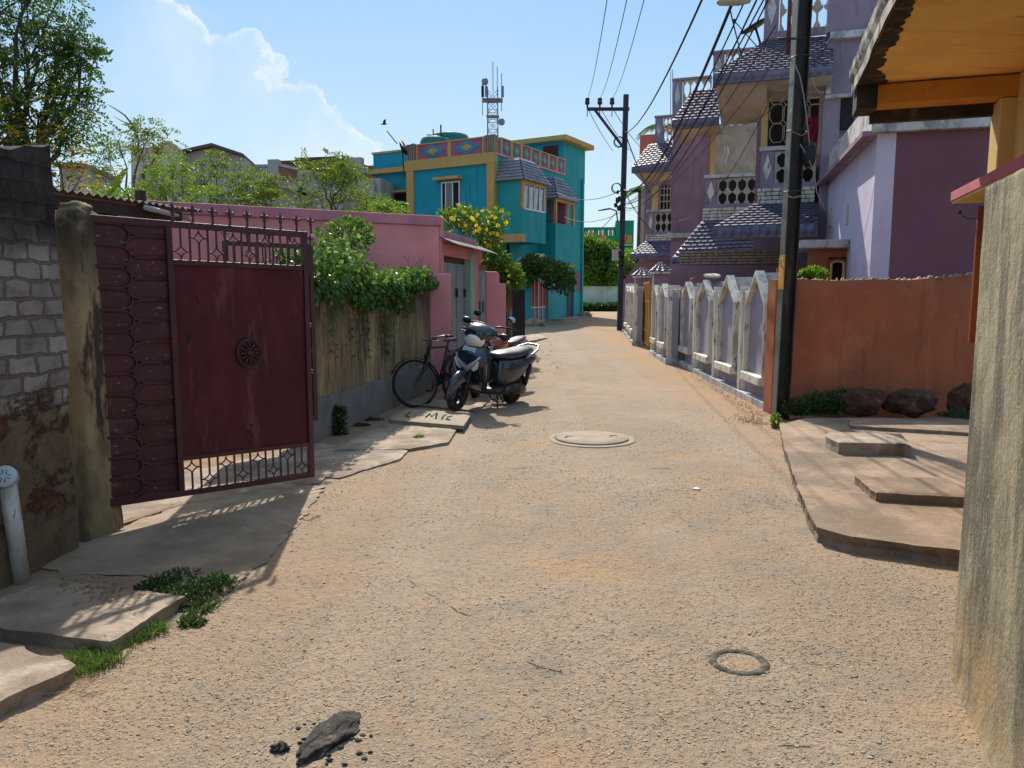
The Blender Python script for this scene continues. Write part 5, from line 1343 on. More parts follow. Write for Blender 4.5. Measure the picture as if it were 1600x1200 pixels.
# roof parapets with jali
def parapet(F, u0, u1, vt, vb, ud, nb, d=0, rows=2, glassy=False):
    s0, zt = F.px(u0, vt, d); s1 = F.px(u1, vt, d)[0]; zb_ = F.px(u0, vb, d)[1]; sd_ = F.px(ud, vt, d)[0]
    m = MB().fr(F); m.box(s0 - .03, s1, d - .03, d + .16, zt - .06, zt); r = m.build('roof_parapet', m_mauve2, mh2, bev=.006)
    m = MB().fr(F); m.box(s0, sd_, d, d + .14, zb_, zt - .06); m.box(s0, s1, d + .003, d + .14, zb_ - .12, zb_ + .02); m.build('rail_pier', m_mauve2, r)
    m = MB().fr(F); diamond(m, (s0 + sd_) / 2, (zb_ + zt) / 2, (sd_ - s0) * .32, (zt - zb_) * .36, d); m.build('diamond', m_white2, r)
    m = MB().fr(F); balusters(F, m, sd_ + .04, s1 - .02, zb_ + .02, zt - .06, d + .03, nb, rows); m.build('jali', m_cream, r)
parapet(FA, 1196, 1300, -22, 52, 1219, 4, .6)
parapet(FA, 1115, 1180, 80, 128, 1132, 4, 2.6)
parapet(FB, 1052, 1112, 123, 180, 1066, 4, .9)
parapet(FC, 1024, 1056, 181, 222, 1036, 3, .5)
front(FC, 1000, 1026, 211, 250, surf('salmon_paint', (.50, .14, .12), .8, .1, 2, [], .1), 2.4, 2.6, 'rear_block')
front(FC, 1002, 1012, 290, 440, m_beige, 1.8, 2.0, 'rear_wall')
# ground floor: dark brick lintel band under the canopies, dark porch
s0, zt = FA.px(1062, 392, .6); s1 = FA.px(1240, 392, .6)[0]; zb_ = FA.px(1062, 414, .6)[1]
m = MB().fr(FA); brickband(FA, m, s0, s1, zb_, zt, .6, 5, .26); bb = m.build('brick_facing', surf('tan_facing_brick', (.30, .22, .15), .8, .15, 4, [], .2), mh2)
m = MB().fr(FA); m.box(s0, s1, .603, .8, zb_, zt); m.build('mortar_back', m_dark, mh2)
m = MB().fr(FA); m.box(s0 + .1, s1 + .6, 1.5, 1.7, -.1, zb_ + .1); m.build('porch_wall', m_mauve, mh2)
FK = Frame(PY(973, 430, 27.5).xy, aH)
s0, z0_ = FK.px(973, 440); s1, z1_ = FK.px(1000, 405); s2, z2_ = FK.px(1052, 405)
m = MB().fr(FK); m.prism([(s0, .1), (s2, .1), (s2, z2_), (s1, z1_), (s0, z0_)], 0, .2); m.build('ramp_wall', m_mauve, mh2)
# dish antenna on the roof
s_, z_ = FA.px(1181, 45, 1.0); dsh = empty('dish_antenna', FA.W(s_, 1.0, z_ - .5), 'dark satellite dish on the edge of the mauve house roof', 'satellite dish')
m = MB().fr(FA); c = Vector((s_, 1.0, z_)); nrm_ = Vector((-.9, .35, .35)).normalized()
m.lathe([(.32, .08), (.22, .03), (.12, .01), (.001, 0), (.001, -.01), (.22, .02), (.325, .075)], c, Vector((-.45, -.15, .9)).normalized(), 28); m.build('dish', m_pole, dsh)
m = MB().fr(FA); tip = c + nrm_ * .55 + Vector((0, 0, .1)); m.tube([c - nrm_ * .02 + Vector((0, 0, -.35)), tip], .012, 6); m.blob(tip, .05, .05, .04); m.tube([c, c + Vector((.15, 0, -.45))], .025, 8); m.build('arm', m_iron, dsh)
# ================================================================ teal house at the bend
Cn = PY(773, 300, 33.0); FT = Frame((Cn.x, Cn.y), -30); TS = Frame((Cn.x, Cn.y), 60); g0 = gz(33)
th = empty('teal_house', (Cn.x, Cn.y, g0), 'teal two storey house with tan trim, diamond parapet and grey hooded bay windows', 'house')
def TP(F, u, v, d=0): return F.px(u, v, d)
zroof = TP(FT, 770, 238)[1]; zpar = TP(FT, 773, 210)[1]; zfl = TP(TS, 776, 372)[1]
sl0 = TP(FT, 638, 300)[0]; LS = TP(TS, 913, 300)[0]
m = MB().fr(FT); m.box(sl0, 0, .0, 8, g0 - .3, zroof - .02); w_ = m.build('front_wall', m_teal, th)
m = MB().fr(TS); s0 = TP(TS, 778, 300)[0]
m.box(.02, LS, -.004, .3, g0 - .3, zroof - .03); m.build('side_wall', m_teal2, th)
# tan trims
m = MB().fr(FT); tw = TP(FT, 648, 300)[0] - sl0
m.box(sl0 - .03, sl0 + tw, -.10, .2, g0 - .3, zroof - .45); m.box(-tw * .95, .03, -.10, .2, g0 - .3, zroof - .45); m.box(sl0 - .15, .04, -.12, .2, zroof - .45, zroof); m.build('trim', m_tan, th)
# parapet with diamonds
def par_panels(F, s0, s1, n, z0, z1, d, dark):
    m = MB().fr(F); m.box(s0, s1, d, d + .15, z0, z1); r = m.build('parapet', m_purp, th)
    m = MB().fr(F); m.box(s0 - .02, s1 + .02, d - .05, d + .2, z1, z1 + .05)
    W = (s1 - s0) / n
    for i in range(n + 1): c = s0 + i * W; m.box(max(s0, c - .09), min(s1, c + .09), d - .04, d, z0, z1)
    m.build('post', m_tan, r)
    for i in range(n):
        c = s0 + (i + .5) * W; zc = (z0 + z1) / 2; h = (z1 - z0) * .44; w = W * .36
        a = MB().fr(F); a.prism([(c - w, zc), (c, zc - h), (c + w, zc), (c, zc + h)], d - .025, d); a.build('diamond', m_teal, r)
        a = MB().fr(F); a.prism([(c - w * .5, zc), (c, zc - h * .5), (c + w * .5, zc), (c, zc + h * .5)], d - .045, d - .026); a.build('diamond_core', m_orng, r)
cw_ = .5
par_panels(FT, sl0 + cw_, -cw_, 2, zroof, zpar - .08, 0, m_purp)
for a, b in ((sl0 - .02, sl0 + cw_ - .03), (-cw_ + .03, .02)):
    m = MB().fr(FT); m.box(a, b, -.06, .3, zroof, zpar)
    for k in range(4): c = lerp(a + .08, b - .08, k / 3); m.box(c - .025, c + .025, -.10, -.06, zroof + .05, zpar - .05)
    m.build('corner_pier', surf('grey_tan_pier', (.25, .20, .15), .8, .1, 3, [], .1), th)
sp_ = TP(TS, 882, 260)[0]
par_panels(TS, cw_, sp_, 7, zroof, zpar - .08, 0, m_purp)
m = MB().fr(TS); m.box(0, sp_, -.06, .1, zroof - .09, zroof); m.build('string_course', m_pink, th)
# front window
s0, z1 = TP(FT, 692, 287); s1, z0 = TP(FT, 718, 332)
m = MB().fr(FT); m.box(s0, s1, -.02, .05, z0, z1); wn = m.build('window', m_dark, th)
m = MB().fr(FT); f = .06
m.box(s0 - f, s0, -.06, .02, z0 - f, z1 + f); m.box(s1, s1 + f, -.06, .02, z0 - f, z1 + f); m.box(s0, s1, -.06, .02, z0 - f, z0); m.box(s0, s1, -.06, .02, z1, z1 + f)
for q in (.2, .62): c = lerp(s0, s1, q); m.box(c - .03, c + .03, -.05, -.02, z0, z1)
m.build('frame', m_alu, wn)
m = MB().fr(FT); m.box(lerp(s0, s1, .22), lerp(s0, s1, .6), -.035, -.025, z0, z1); m.build('pane', m_glass, wn)
a = TP(FT, 683, 284)[0]; b = TP(FT, 723, 284)[0]; m = MB().fr(FT); m.box(a, b, -.35, .02, z1 + .12, z1 + .24); m.build('window_hood', m_tan, th)
# lower-left wing
FTL = Frame(FT.W(sl0, 1.2, 0).xy, -28)
a, zt_ = FTL.px(583, 240); b = FTL.px(641, 240)[0]; zb_ = FTL.px(610, 267)[1]
m = MB().fr(FTL); m.box(a, b, 0, 4, g0 - .3, zt_); m.build('wing_wall', m_teal, th)
m = MB().fr(FTL); m.box(a - .25, b, -.25, .02, zb_ - .12, zb_ + .1); m.box(a - .05, b, -.06, .02, zt_ - .05, zt_ + .04); m.build('wing_ledge', m_tan, th)
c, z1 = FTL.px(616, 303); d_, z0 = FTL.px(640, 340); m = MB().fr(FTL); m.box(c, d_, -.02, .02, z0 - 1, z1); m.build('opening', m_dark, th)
m = MB().fr(FTL); m.box(c - .15, d_, -.3, .02, z1 + .02, z1 + .12); m.build('window_hood', m_tan, th)
# stair tower
st0 = TP(TS, 880, 240)[0]; st1 = TP(TS, 914, 240)[0]; zt_ = TP(TS, 881, 221)[1]
swl = TP(Frame(TS.W(st0, 0, 0).xy, -30), 808, 240)[0]
FTT = Frame(TS.W(st0, 0, 0).xy, -30)
m = MB().fr(FTT); m.box(swl, -.002, 0.0, st1 - st0, zroof - .1, zt_); m.build('tower_wall', m_teal, th)
m = MB().fr(TS); m.box(st0 + .01, st1, -.008, .1, zroof - .2, zt_); m.build('tower_side', m_teal2, th)
m = MB().fr(FTT); m.box(swl - .35, .35, -.4, st1 - st0 + .4, zt_, zt_ + .24); m.build('tower_roof', m_tan, th, bev=.02)
a, z1 = FTT.px(849, 229); b, z0 = FTT.px(872, 262); m = MB().fr(FTT); m.box(a, b, -.03, .02, z0 - .3, z1); m.build('door', m_maroon, th)
# bays
def bay(s0, s1, dd, zb_, z0w, z1w, zt_, hood_top, label, n, open_=False):
    m = MB().fr(TS); m.box(s0, s1, -dd, 0, zb_, z0w); None
    m.box(s0, s1, -dd + .035, 0, z0w, zt_) if not open_ else m.box(s0 + .3, s1 - .05, -dd + .45, 0, z0w, zt_)
    r = m.build('bay', m_teal2 if True else m_teal, th)
    m = MB().fr(TS)
    m.box(s0, s0 + .13, -dd - .02, -dd + .1, z0w, zt_); m.box(s1 - .13, s1, -dd - .02, -dd + .1, z0w, zt_); m.box(s0 + .13, s1 - .13, -dd - .02, -dd + .1, z1w, zt_)
    if open_: m.box(s0, s0 + .12, -.15, -.02, z0w, zt_); m.box((s0 + s1) / 2 + .2, (s0 + s1) / 2 + .32, -dd - .02, -dd + .1, z0w, z1w)
    m.build('frame', m_tan, r)
    m = MB().fr(TS); k = MB().fr(TS)
    for i in range(n):
        a = lerp(s0 + .16, s1 - .16, i / n); b = lerp(s0 + .16, s1 - .16, (i + 1) / n) 
        m.box(a + .03, b - .03, -dd + .01, -dd + .03, z0w + .06, z1w - .04); k.box(a - .03, a + .03, -dd - .01, -dd + .06, z0w, z1w); k.box(b - .03, b + .03, -dd - .01, -dd + .06, z0w, z1w) if i == n - 1 else None
    k.box(s0 + .13, s1 - .13, -dd - .03, -dd + .06, z0w - .02, z0w + .05)
    if not open_: m.build('pane', m_curt, r); k.build('window_frame', m_alu, r)
    # mansard hood
    def P(s, d, z): return (s, d, z)
    o = .18; i_ = .42
    m = MB().fr(TS)
    a = [P(s0 - o, -dd - o, zt_ - .02), P(s1 + o, -dd - o, zt_ - .02), P(s1 + o, 0, zt_ - .02), P(s0 - o, 0, zt_ - .02)]
    b = [P(s0 + i_, -dd + i_ * .9, hood_top), P(s1 - i_, -dd + i_ * .9, hood_top), P(s1 - i_, 0, hood_top), P(s0 + i_, 0, hood_top)]
    for j, (p, q) in enumerate(((0, 1), (1, 2), (3, 0))):
        A0_, A1_, B0_, B1_ = map(Vector, (a[p], a[q], b[p], b[q])); nn = (A1_ - A0_).cross(B0_ - A0_).normalized()
        rows_ = 7
        for r_ in range(rows_):
            lo, hi = r_ / rows_, (r_ + 1) / rows_
            v4 = [A0_.lerp(B0_, lo), A1_.lerp(B1_, lo), A1_.lerp(B1_, hi), A0_.lerp(B0_, hi)]; sg = 1
            if nn.z < 0: sg = -1
            m.add([v4[0] + nn * sg * .05, v4[1] + nn * sg * .05, v4[2] + nn * sg * .01, v4[3] + nn * sg * .01, v4[0], v4[1]], [(0, 1, 2, 3), (4, 5, 1, 0)])
    m.add(a, [(0, 1, 2, 3)]); m.add(b, [(0, 1, 2, 3)])
    m.build('hood', m_slate, r)
    return r
t = NT('curtained_pane'); wvv = t.n('ShaderNodeTexWave'); wvv.inputs['Scale'].default_value = 1.3; wvv.inputs['Distortion'].default_value = 6; t.l(t.pos((1, 1, .4)), wvv.inputs[0])
t.bsdf(t.mix(t.ramp(wvv.outputs['Fac'], .45, .6), (.03, .035, .045), (.38, .40, .42)), .12, 0, None, .8); m_curt = t.mat
dd = 1.25
b0 = TS.px(816, 300, -dd)[0]; b1 = TS.px(853, 300, -dd)[0]
zb1 = TS.px(816, 377, -dd)[1]; zw0 = TS.px(817, 326, -dd)[1]; zw1 = TS.px(817, 287, -dd)[1]; zt1_ = TS.px(816, 280, -dd)[1]; zh = TS.px(810, 246, -dd + .4)[1]
# short front face means the bay starts at b0
r1 = bay(b0, b1, dd, zb1, zw0, zw1, zt1_, zh, '', 4)
m = MB().fr(TS); m.box(b0 - .03, b0 + .3, -dd - .01, -.1, zb1 - .02, zb1 + .32); m.build('trim', m_tan, r1)
dd2 = .95
c0 = TS.px(868, 350, -dd2)[0]; c1 = TS.px(897, 350, -dd2)[0]
zb2_ = TS.px(868, 413, -dd2)[1]; zw0 = TS.px(868, 348, -dd2)[1]; zt2_ = TS.px(868, 309, -dd2)[1]; zh2 = TS.px(872, 278, -dd2 + .4)[1]
r2_ = bay(c0, c1, dd2, zb2_, zw0, zt2_ - .15, zt2_, zh2, '', 2, True)
m = MB().fr(TS); m.box(c0 - .03, c1 + .15, -dd2 - .03, .0, zb2_ - .14, zb2_); m.build('trim', m_tan, r2_)
m = MB().fr(TS); m.box(c0 + .31, c1 - .06, -dd2 + .43, -dd2 + .445, zw0, zt2_ - .1); m.build('recess', surf('wine_wall', (.14, .03, .07), .8, .1, 2, [], .1), r2_)
# ground floor recess under bay 1, door and window under bay 2
m = MB().fr(TS); m.box(.15, b0 + .6, -.02, .0, g0, zb1 - .4); m.build('recess', surf('deep_teal_paint', (.01, .12, .17), .8, .1, 2, [], .1), th)
a = TP(TS, 897, 450)[0]; b = TP(TS, 909, 450)[0]
m = MB().fr(TS); m.box(a, b, -.03, .02, TP(TS, 900, 455)[1], zb2_ - .2); wn2 = m.build('window', surf('mauve_blind', (.16, .11, .17), .7, .1, 3, [], .1), th)
a2 = TP(TS, 886, 450)[0]; m = MB().fr(TS); m.box(a2, a - .3, -.03, .02, g0, zb2_ - .2); m.build('door', surf('dark_mauve_door', (.09, .06, .09), .7, .1, 3, [], .1), th)
m = MB().fr(TS); m.box(a - .28, a - .12, -.12, .02, g0, zb2_ - .14); m.build('pilaster', m_teal2, th)
# front compound wall of the teal house with gateway
q0 = PY(823, 505, 29.8); q1 = PY(893, 500, 36.5)
FQ = Frame(q0.xy, math.degrees(math.atan2(q1.y - q0.y, q1.x - q0.x))); gq = gz(30)
z_t = FQ.px(824, 437)[1]
tg = empty('gateway', (q0.x, q0.y, gq), 'teal gateway with a red and lilac arched metal gate under a gabled top', 'gateway')
gs0 = FQ.px(831, 450)[0]; gs1 = FQ.px(856, 450)[0]; gs2 = FQ.px(864, 450)[0]; gs3 = FQ.px(884, 450)[0]
m = MB().fr(FQ); m.box(0, gs0 - .02, 0, .45, gq - .2, z_t); m.build('pier', m_teal2, tg)
m = MB().fr(FQ); m.box(gs1 + .02, gs2, 0, .45, gq - .2, z_t + .1); m.build('pier', m_teal2, tg)
m = MB().fr(FQ); zg = gq + 1.75
m.box(gs0, gs1, .1, .13, gq + .7, zg); gl = m.build('red_panel', surf('faded_red_sheet', (.42, .055, .06), .6, .2, 2, [((.25, .03, .04), 2.5, (3, 3, .4), .48, .66, .8)], .1), tg)
m = MB().fr(FQ); m.box(gs0, gs1, .11, .13, gq + .12, gq + .68); n_ = 12; cx = (gs0 + gs1) / 2; hw = (gs1 - gs0) / 2; m_lp = surf('lilac_sheet', (.26, .22, .30), .6, .1, 2, [], .1); m.build('lower_panel', m_lp, tg); m = MB().fr(FQ)
m.prism([(cx + hw * .96 * math.cos(math.pi * k / n_), zg + .04 + 1.0 * math.sin(math.pi * k / n_) ** .8) for k in range(n_ + 1)], .11, .13); m.build('arched_panel', m_lp, tg)
m = MB().fr(FQ)
for s in (gs0, cx - .02, cx + .02, gs1): m.bar((s, .08, gq + .1), (s, .08, zg + (.9 if abs(s - cx) < .1 else .05)), .04, .04)
for s in (lerp(gs0, cx, .5), lerp(cx, gs1, .5)): m.bar((s, .08, gq + .1), (s, .08, zg + .7), .03, .03)
for z in (gq + .12, gq + .68, zg): m.bar((gs0, .08, z), (gs1, .08, z), .04, .04)
m.tube([(cx + hw * math.cos(math.pi * k / n_), .08, zg + .04 + 1.05 * math.sin(math.pi * k / n_) ** .8) for k in range(n_ + 1)], .03, 6)
m.build('gate_frame', m_alu, tg)
m = MB().fr(FQ); zA = FQ.px(842, 420)[1]; zB = FQ.px(842, 399)[1]
for p, q in (((gs0 - .2, zA), (cx, zB)), ((cx, zB), (gs1 + .2, zA))): m.bar((p[0], -.1, p[1]), (q[0], -.1, q[1]), .12, .16)
m.build('gable_trim', m_tan, tg)
m = MB().fr(FQ); m.prism([(gs0 - .15, zA), (gs1 + .15, zA), (cx, zB - .05)], -.05, .9); m.build('gable_roof', m_slate, tg)
m = MB().fr(FQ); m.box(gs2 + .01, gs3, .05, .3, gq - .2, gq + 2.0)
tw_ = m.build('garden_wall', m_teal2); tag(tw_, 'teal garden wall between the arched gateway and the house door', 'wall')
m = MB().fr(FQ); m.box(gs2 - .3, gs3 + 2.2, -.6, .04, gq - .1, gq + .14); tag(m.build('plinth_step', m_slab), 'long low concrete step in front of the teal garden wall', 'step')
p_ = PY(912, 500, 33); 
for i, (u, v, Y, s_, lb) in enumerate(((914, 496, 32.5, .25, 'concrete block at the outer corner of the teal house'), (834, 510, 27, .3, 'rounded rock lying before the black gate'))):
    p_ = G(u, v); m = MB(); m.blob((p_.x, p_.y, p_.z + .1), s_ * 1.4, s_, s_ * .7, 20, 12, .4, 2, i); tag(m.build('rock', m_slab), lb, 'rock')

m = MB().fr(TS); q_ = TP(TS, 781, 400, -.05); m.tube([(b0 + .9, -.06, g0), (b0 + .9, -.06, zb1 - .05)], .05, 8); m.build('downpipe', m_iron, th)
m = MB().fr(TS); m.tube([(LS - .35, -.07, g0), (LS - .35, -.07, zroof)], .045, 8); m.build('downpipe', m_teal2, th)
# tanks and aerials on the teal roof
def tank(u, v, Y, r, h, label):
    p_ = PY(u, v, Y); m = MB(); z1 = p_.z; m.lathe([(r, 0), (r, h * .3), (r * .97, h * .32), (r, h * .35), (r, h * .7), (r * .97, h * .72), (r, h * .75), (r * .9, h * .92), (r * .4, h), (.01, h)], (p_.x, p_.y, z1 - h), seg=28)
    tag(m.build('water_tank', surf('green_tank', (.02, .15, .14), .5, .1, 3, [], .05)), label, 'water tank')
tank(703, 208.5, 37.5, .95, 1.3, 'larger green water tank behind the diamond parapet'); tank(680, 214, 36.0, .7, 1.1, 'smaller green water tank left of the larger one on the teal roof')
ap = PY(689, 214, 36.5); m = MB(); zt_ = PY(689, 195, 36.5).z; m.tube([(ap.x, ap.y, zroof), (ap.x, ap.y, zt_)], .04, 6); tag(m.build('roof_pipe', m_iron), 'thin vent pipe standing between the roof tanks', 'pipe')
ap = PY(677, 214, 36); m = MB(); m.tube([(ap.x, ap.y, zroof), (ap.x, ap.y, ap.z + .35)], .03, 6); m.bar((ap.x - .3, ap.y, ap.z + .1), (ap.x + .6, ap.y, ap.z), .04, .04); m.bar((ap.x - .5, ap.y, ap.z - .1), (ap.x + .2, ap.y, ap.z + .1), .03, .03)
tag(m.build('aerial', m_iron), 'spindly television aerial by the small roof tank', 'aerial')
d_ = PY(628, 232, 34.5); m = MB(); c = Vector((d_.x, d_.y, d_.z)); nn = Vector((.9, -.3, .3)).normalized()
m.lathe([(.34, .09), (.2, .03), (.001, 0), (.001, -.02), (.34, .08)], c, nn, 20); m.tube([c, c + nn * .6], .02, 6); m.tube([c, (c.x + .1, c.y, zroof - .8)], .03, 6); m.tube([c + Vector((-.2, 0, .2)), c + Vector((-.65, 0, .75))], .025, 6)
tag(m.build('dish_antenna', m_pole), 'satellite dish at the left end of the teal roof parapet', 'satellite dish')

# ================================================================ lattice phone tower
tp_ = PY(770, 210, 150); ttop = PY(771, 126, 150).z
m_steel = surf('tower_steel', (.16, .19, .26), .6, .1, .5, [], 0)
tw = empty('phone_tower', (tp_.x, tp_.y, 1), 'slender lattice phone mast with antennas rising behind the teal house', 'tower')
m = MB(); b = 1.15; zt_ = PY(771, 148, 150).z
lg = lambda k, z: Vector((tp_.x + (b * (1 - .18 * z / zt_)) * (1 if k in (0, 1) else -1), tp_.y + b * (1 if k in (1, 2) else -1), z))
for k in range(4): m.bar(lg(k, 1), lg(k, zt_ + 1.2), .17, .17)
z = 2
while z < zt_:
    for k in range(4):
        a, c = k, (k + 1) % 4; m.bar(lg(a, z), lg(c, z + 1.8), .07, .07); m.bar(lg(c, z), lg(a, z + 1.8), .07, .07); m.bar(lg(a, z), lg(c, z), .08, .08)
    z += 1.8
m.build('lattice', m_steel, tw)
m = MB(); m.box(tp_.x - 1.9, tp_.x + 1.9, tp_.y - 1.4, tp_.y + 1.4, zt_ - 1.15, zt_ - .95); zz_ = PY(771, 183, 150).z; m.box(tp_.x - 1.2, tp_.x + 1.2, tp_.y - 1.1, tp_.y + 1.1, zz_, zz_ + .12); m.build('platform', m_steel, tw)
for dx_, z0, z1 in ((-1.9, -4.2, 2.2), (-1.2, -.6, 2.6), (.1, 0, 5.5), (.9, -.5, 4.6), (1.7, -3.4, 3.4), (1.95, -1, 1.2), (-1.75, -.8, 1.5)):
    m = MB(); m.box(tp_.x + dx_ - .07, tp_.x + dx_ + .07, tp_.y - 1.8, tp_.y - 1.6, zt_ + z0, zt_ + z1)
    if z1 < 2.7: m.box(tp_.x + dx_ - .2, tp_.x + dx_ + .2, tp_.y - 2, tp_.y - 1.8, zt_ - .9, zt_ + 1.1)
    m.build('antenna', m_steel, tw)
for dx_, z_ in ((-1.4, 1.9), (1.7, -5.4)):
    m = MB(); m.lathe([(.62, -.3), (.62, .2), (.4, .35), (.01, .4)], (tp_.x + dx_, tp_.y - 1.9, zt_ + z_), (0, -1, 0), 20); m.build('drum_dish', m_steel, tw)

# ================================================================ far end of the street
p_ = PY(905, 490, 52); gf = gz(52)
FWl = Frame((p_.x, 52.5), -4); s1 = FWl.px(985, 470)[0]; zt_ = FWl.px(940, 449)[1]
m = MB().fr(FWl); m.box(-6, s1 + 3, 0, .3, gf - .2, zt_); m.box(-6, s1 + 3, -.05, .35, zt_, zt_ + .06)
tag(m.build('far_wall', m_pwall), 'pale green-white boundary wall closing the far end of the lane', 'wall')
c_ = PY(905, 370, 78); FGn = Frame(c_.xy, -6)
gr = empty('green_building', (c_.x + 4, 78, 1), 'bright green building with yellow and white parapet panels beyond the far trees', 'building')
a, z1 = FGn.px(905, 358); b = FGn.px(990, 358)[0]; zt2_ = FGn.px(978, 345)[1]; c0 = FGn.px(962, 350)[0]
m = MB().fr(FGn); m.box(-4, b, 0, 8, 0, FGn.px(905, 374)[1]); m.box(c0, b, -.4, 4, 0, zt2_); m.build('wall', m_green, gr)
m = MB().fr(FGn); zz0 = FGn.px(905, 369)[1]; m.box(-4, c0, -.5, .2, zz0 - .5, zz0); m.box(-4, c0, -.3, .0, z1 - .1, z1 + .15)
for k in range(5): s = lerp(-.3, c0, k / 4); m.box(s - .25, s + .25, -.3, .1, zz0, z1)
m.build('parapet_frame', m_green, gr)
for k in range(4):
    s = lerp(-.3, c0, (k + .5) / 4); w = (c0 + .3) / 8 - .3
    m = MB().fr(FGn); m.box(s - w, s + w, -.1, .1, zz0, z1 - .1); q = m.build('parapet_panel', m_white, gr)
    m = MB().fr(FGn); m.box(s - w, s + w, -.25, -.12, zz0, zz0 + .35); m.build('stripe', m_ygate, q)
for u, v0, v1 in ((943, 368, 377), (975, 367, 377), (982, 368, 380)):
    s, z = FGn.px(u, v0); z0 = FGn.px(u, v1)[1]; m = MB().fr(FGn); m.box(s - .3, s + .3, -.55, -.41, z0, z); m.build('yellow_panel', m_ygate, gr)
for v in (383, 395, 405):
    s0 = FGn.px(968, v)[0]; z = FGn.px(968, v)[1]; m = MB().fr(FGn); m.box(s0, b, -.7, -.4, z - .1, z + .1); m.build('ledge', m_pgreen, gr)

# ================================================================ houses behind the pink wall
def house(name, label, Y, ang, u0): c = PY(u0, 300, Y); return empty(name, (c.x, c.y, 0), label, 'house'), Frame(c.xy, ang)
h1, F1 = house('beige_house', 'beige flat-roofed house with an arched parapet, rising out of the drumstick trees', 34, 8, 278)
def bx(F, h, u0, u1, vt, zb_, d0, d1, mat, nm, bev=0):
    s0, zt_ = F.px(u0, vt); s1 = F.px(u1, vt)[0]; m = MB().fr(F); m.box(s0, s1, d0, d1, zb_, zt_); return m.build(nm, mat, h, bev=bev)
bx(F1, h1, 282, 380, 240, 0, 0, 6, m_greyw, 'wall')
s0, zt_ = F1.px(279, 238); s1, zt2_ = F1.px(382, 242)
m = MB().fr(F1); m.prism([(s0, zt_), (F1.px(334, 228)[0], F1.px(334, 226)[1]), (s1, zt2_), (s1, zt2_ - .12), (F1.px(334, 228)[0], F1.px(334, 226)[1] - .12), (s0, zt_ - .12)], -.4, 6); m.build('roof_slab', surf('dark_slab_edge', (.10, .085, .08), .9, .1, 2, [], .1), h1)
m = MB().fr(F1); m.prism([(s0, zt_ - .12), (F1.px(334, 228)[0], F1.px(334, 226)[1] - .12), (s1, zt2_ - .12), (s1, zt_ - 1), (s0, zt_ - 1)], .02, 6); m.build('gable_wall', m_greyw, h1)
h1b, F1b = house('beige_house', 'beige house block with a rounded parapet left of the grey gabled block', 33, 8, 205)
pts = [(F1b.px(u, v)[0], F1b.px(u, v)[1]) for u, v in ((205, 330), (284, 330), (284, 238), (275, 228), (264, 222), (252, 224), (246, 232), (205, 233))]
m = MB().fr(F1b); m.prism(pts, 0, 5); m.build('wall', m_beige, h1b)
m = MB().fr(F1b); tp2 = [(a, -.1, b) for a, b in pts[2:]]; m.tube(tp2, .05, 6); m.build('coping', m_beige, h1b)
s, z = F1.px(352, 232); m = MB().fr(F1); m.tube([(s, -.3, z), (s, -.3, 3)], .05, 6); m.build('downpipe', m_white2, h1)
h2, F2_ = house('grey_house', 'grey house with a balustraded terrace, behind the trees left of the teal house', 36, -12, 440)
bx(F2_, h2, 402, 590, 283, 0, .3, 6, m_greyw, 'wall')
bx(F2_, h2, 404, 560, 250, 3, 2.5, 7, m_redb, 'upper_wall')
s0, z0 = F2_.px(401, 248); s1 = F2_.px(488, 240)[0]; zq = F2_.px(440, 243)[1]
m = MB().fr(F2_); m.box(s0, s1 + 1, 1.8, 7.2, z0 - .1, z0 + .2); m.box(s0 + .9, s1 + .2, 2, 7, z0 + .2, zq + .25); m.build('upper_roof', surf('dark_red_slab', (.12, .05, .04), .9, .1, 2, [], .1), h2)
def balu(u0, u1, vt, vb, vt2, vb2, n):
    s0, z1 = F2_.px(u0, vt); s1, z3 = F2_.px(u1, vt2); z0 = F2_.px(u0, vb)[1]; z2 = F2_.px(u1, vb2)[1]
    m = MB().fr(F2_); m.prism([(s0, z1 - .13), (s1, z3 - .13), (s1, z3), (s0, z1)], -.06, .12); m.prism([(s0, z0 - .3), (s1, z2 - .3), (s1, z2), (s0, z0)], -.1, .3)
    r = m.build('balustrade_rail', m_greyw, h2)
    m = MB().fr(F2_)
    for i in range(n):
        q = (i + .5) / n; a = lerp(s0, s1, q); m.box(a - .045, a + .045, 0, .08, lerp(z0, z2, q), lerp(z1, z3, q) - .13)
    m.build('balusters', m_redb if u0 > 425 and u0 < 470 else m_greyw, r)
balu(350, 420, 258, 276, 257, 276, 16); balu(436, 466, 255, 282, 262, 288, 11); balu(474, 535, 264, 290, 276, 300, 18); balu(535, 561, 279, 299, 279, 301, 7); balu(570, 584, 279, 298, 279, 298, 4)
for u0, u1, vt, vb in ((420, 436, 250, 282), (466, 474, 260, 290), (561, 571, 262, 330), (546, 566, 247, 268)): 
    s0, z1 = F2_.px(u0, vt); s1 = F2_.px(u1, vt)[0]; z0 = F2_.px(u0, vb)[1]; m = MB().fr(F2_); m.box(s0, s1, -.12, .2, z0, z1); m.build('pier', m_greyw, h2)
s0, z1 = F2_.px(538, 262); s1, z0 = F2_.px(575, 272); m = MB().fr(F2_); m.prism([(s0 - 1, z1 + .15), (s1, z0), (s1, z0 - .15), (s0 - 1, z1)], -.5, 1.5); m.build('awning', m_redb, h2)
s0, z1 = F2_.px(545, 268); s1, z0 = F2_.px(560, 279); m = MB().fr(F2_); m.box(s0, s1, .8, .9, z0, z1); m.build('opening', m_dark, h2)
m = MB().fr(F2_); s0, z1 = F2_.px(466, 295, .28); m.box(s0, s0 + .4, .25, .31, z1 - .3, z1); m.build('opening', m_dark, h2)
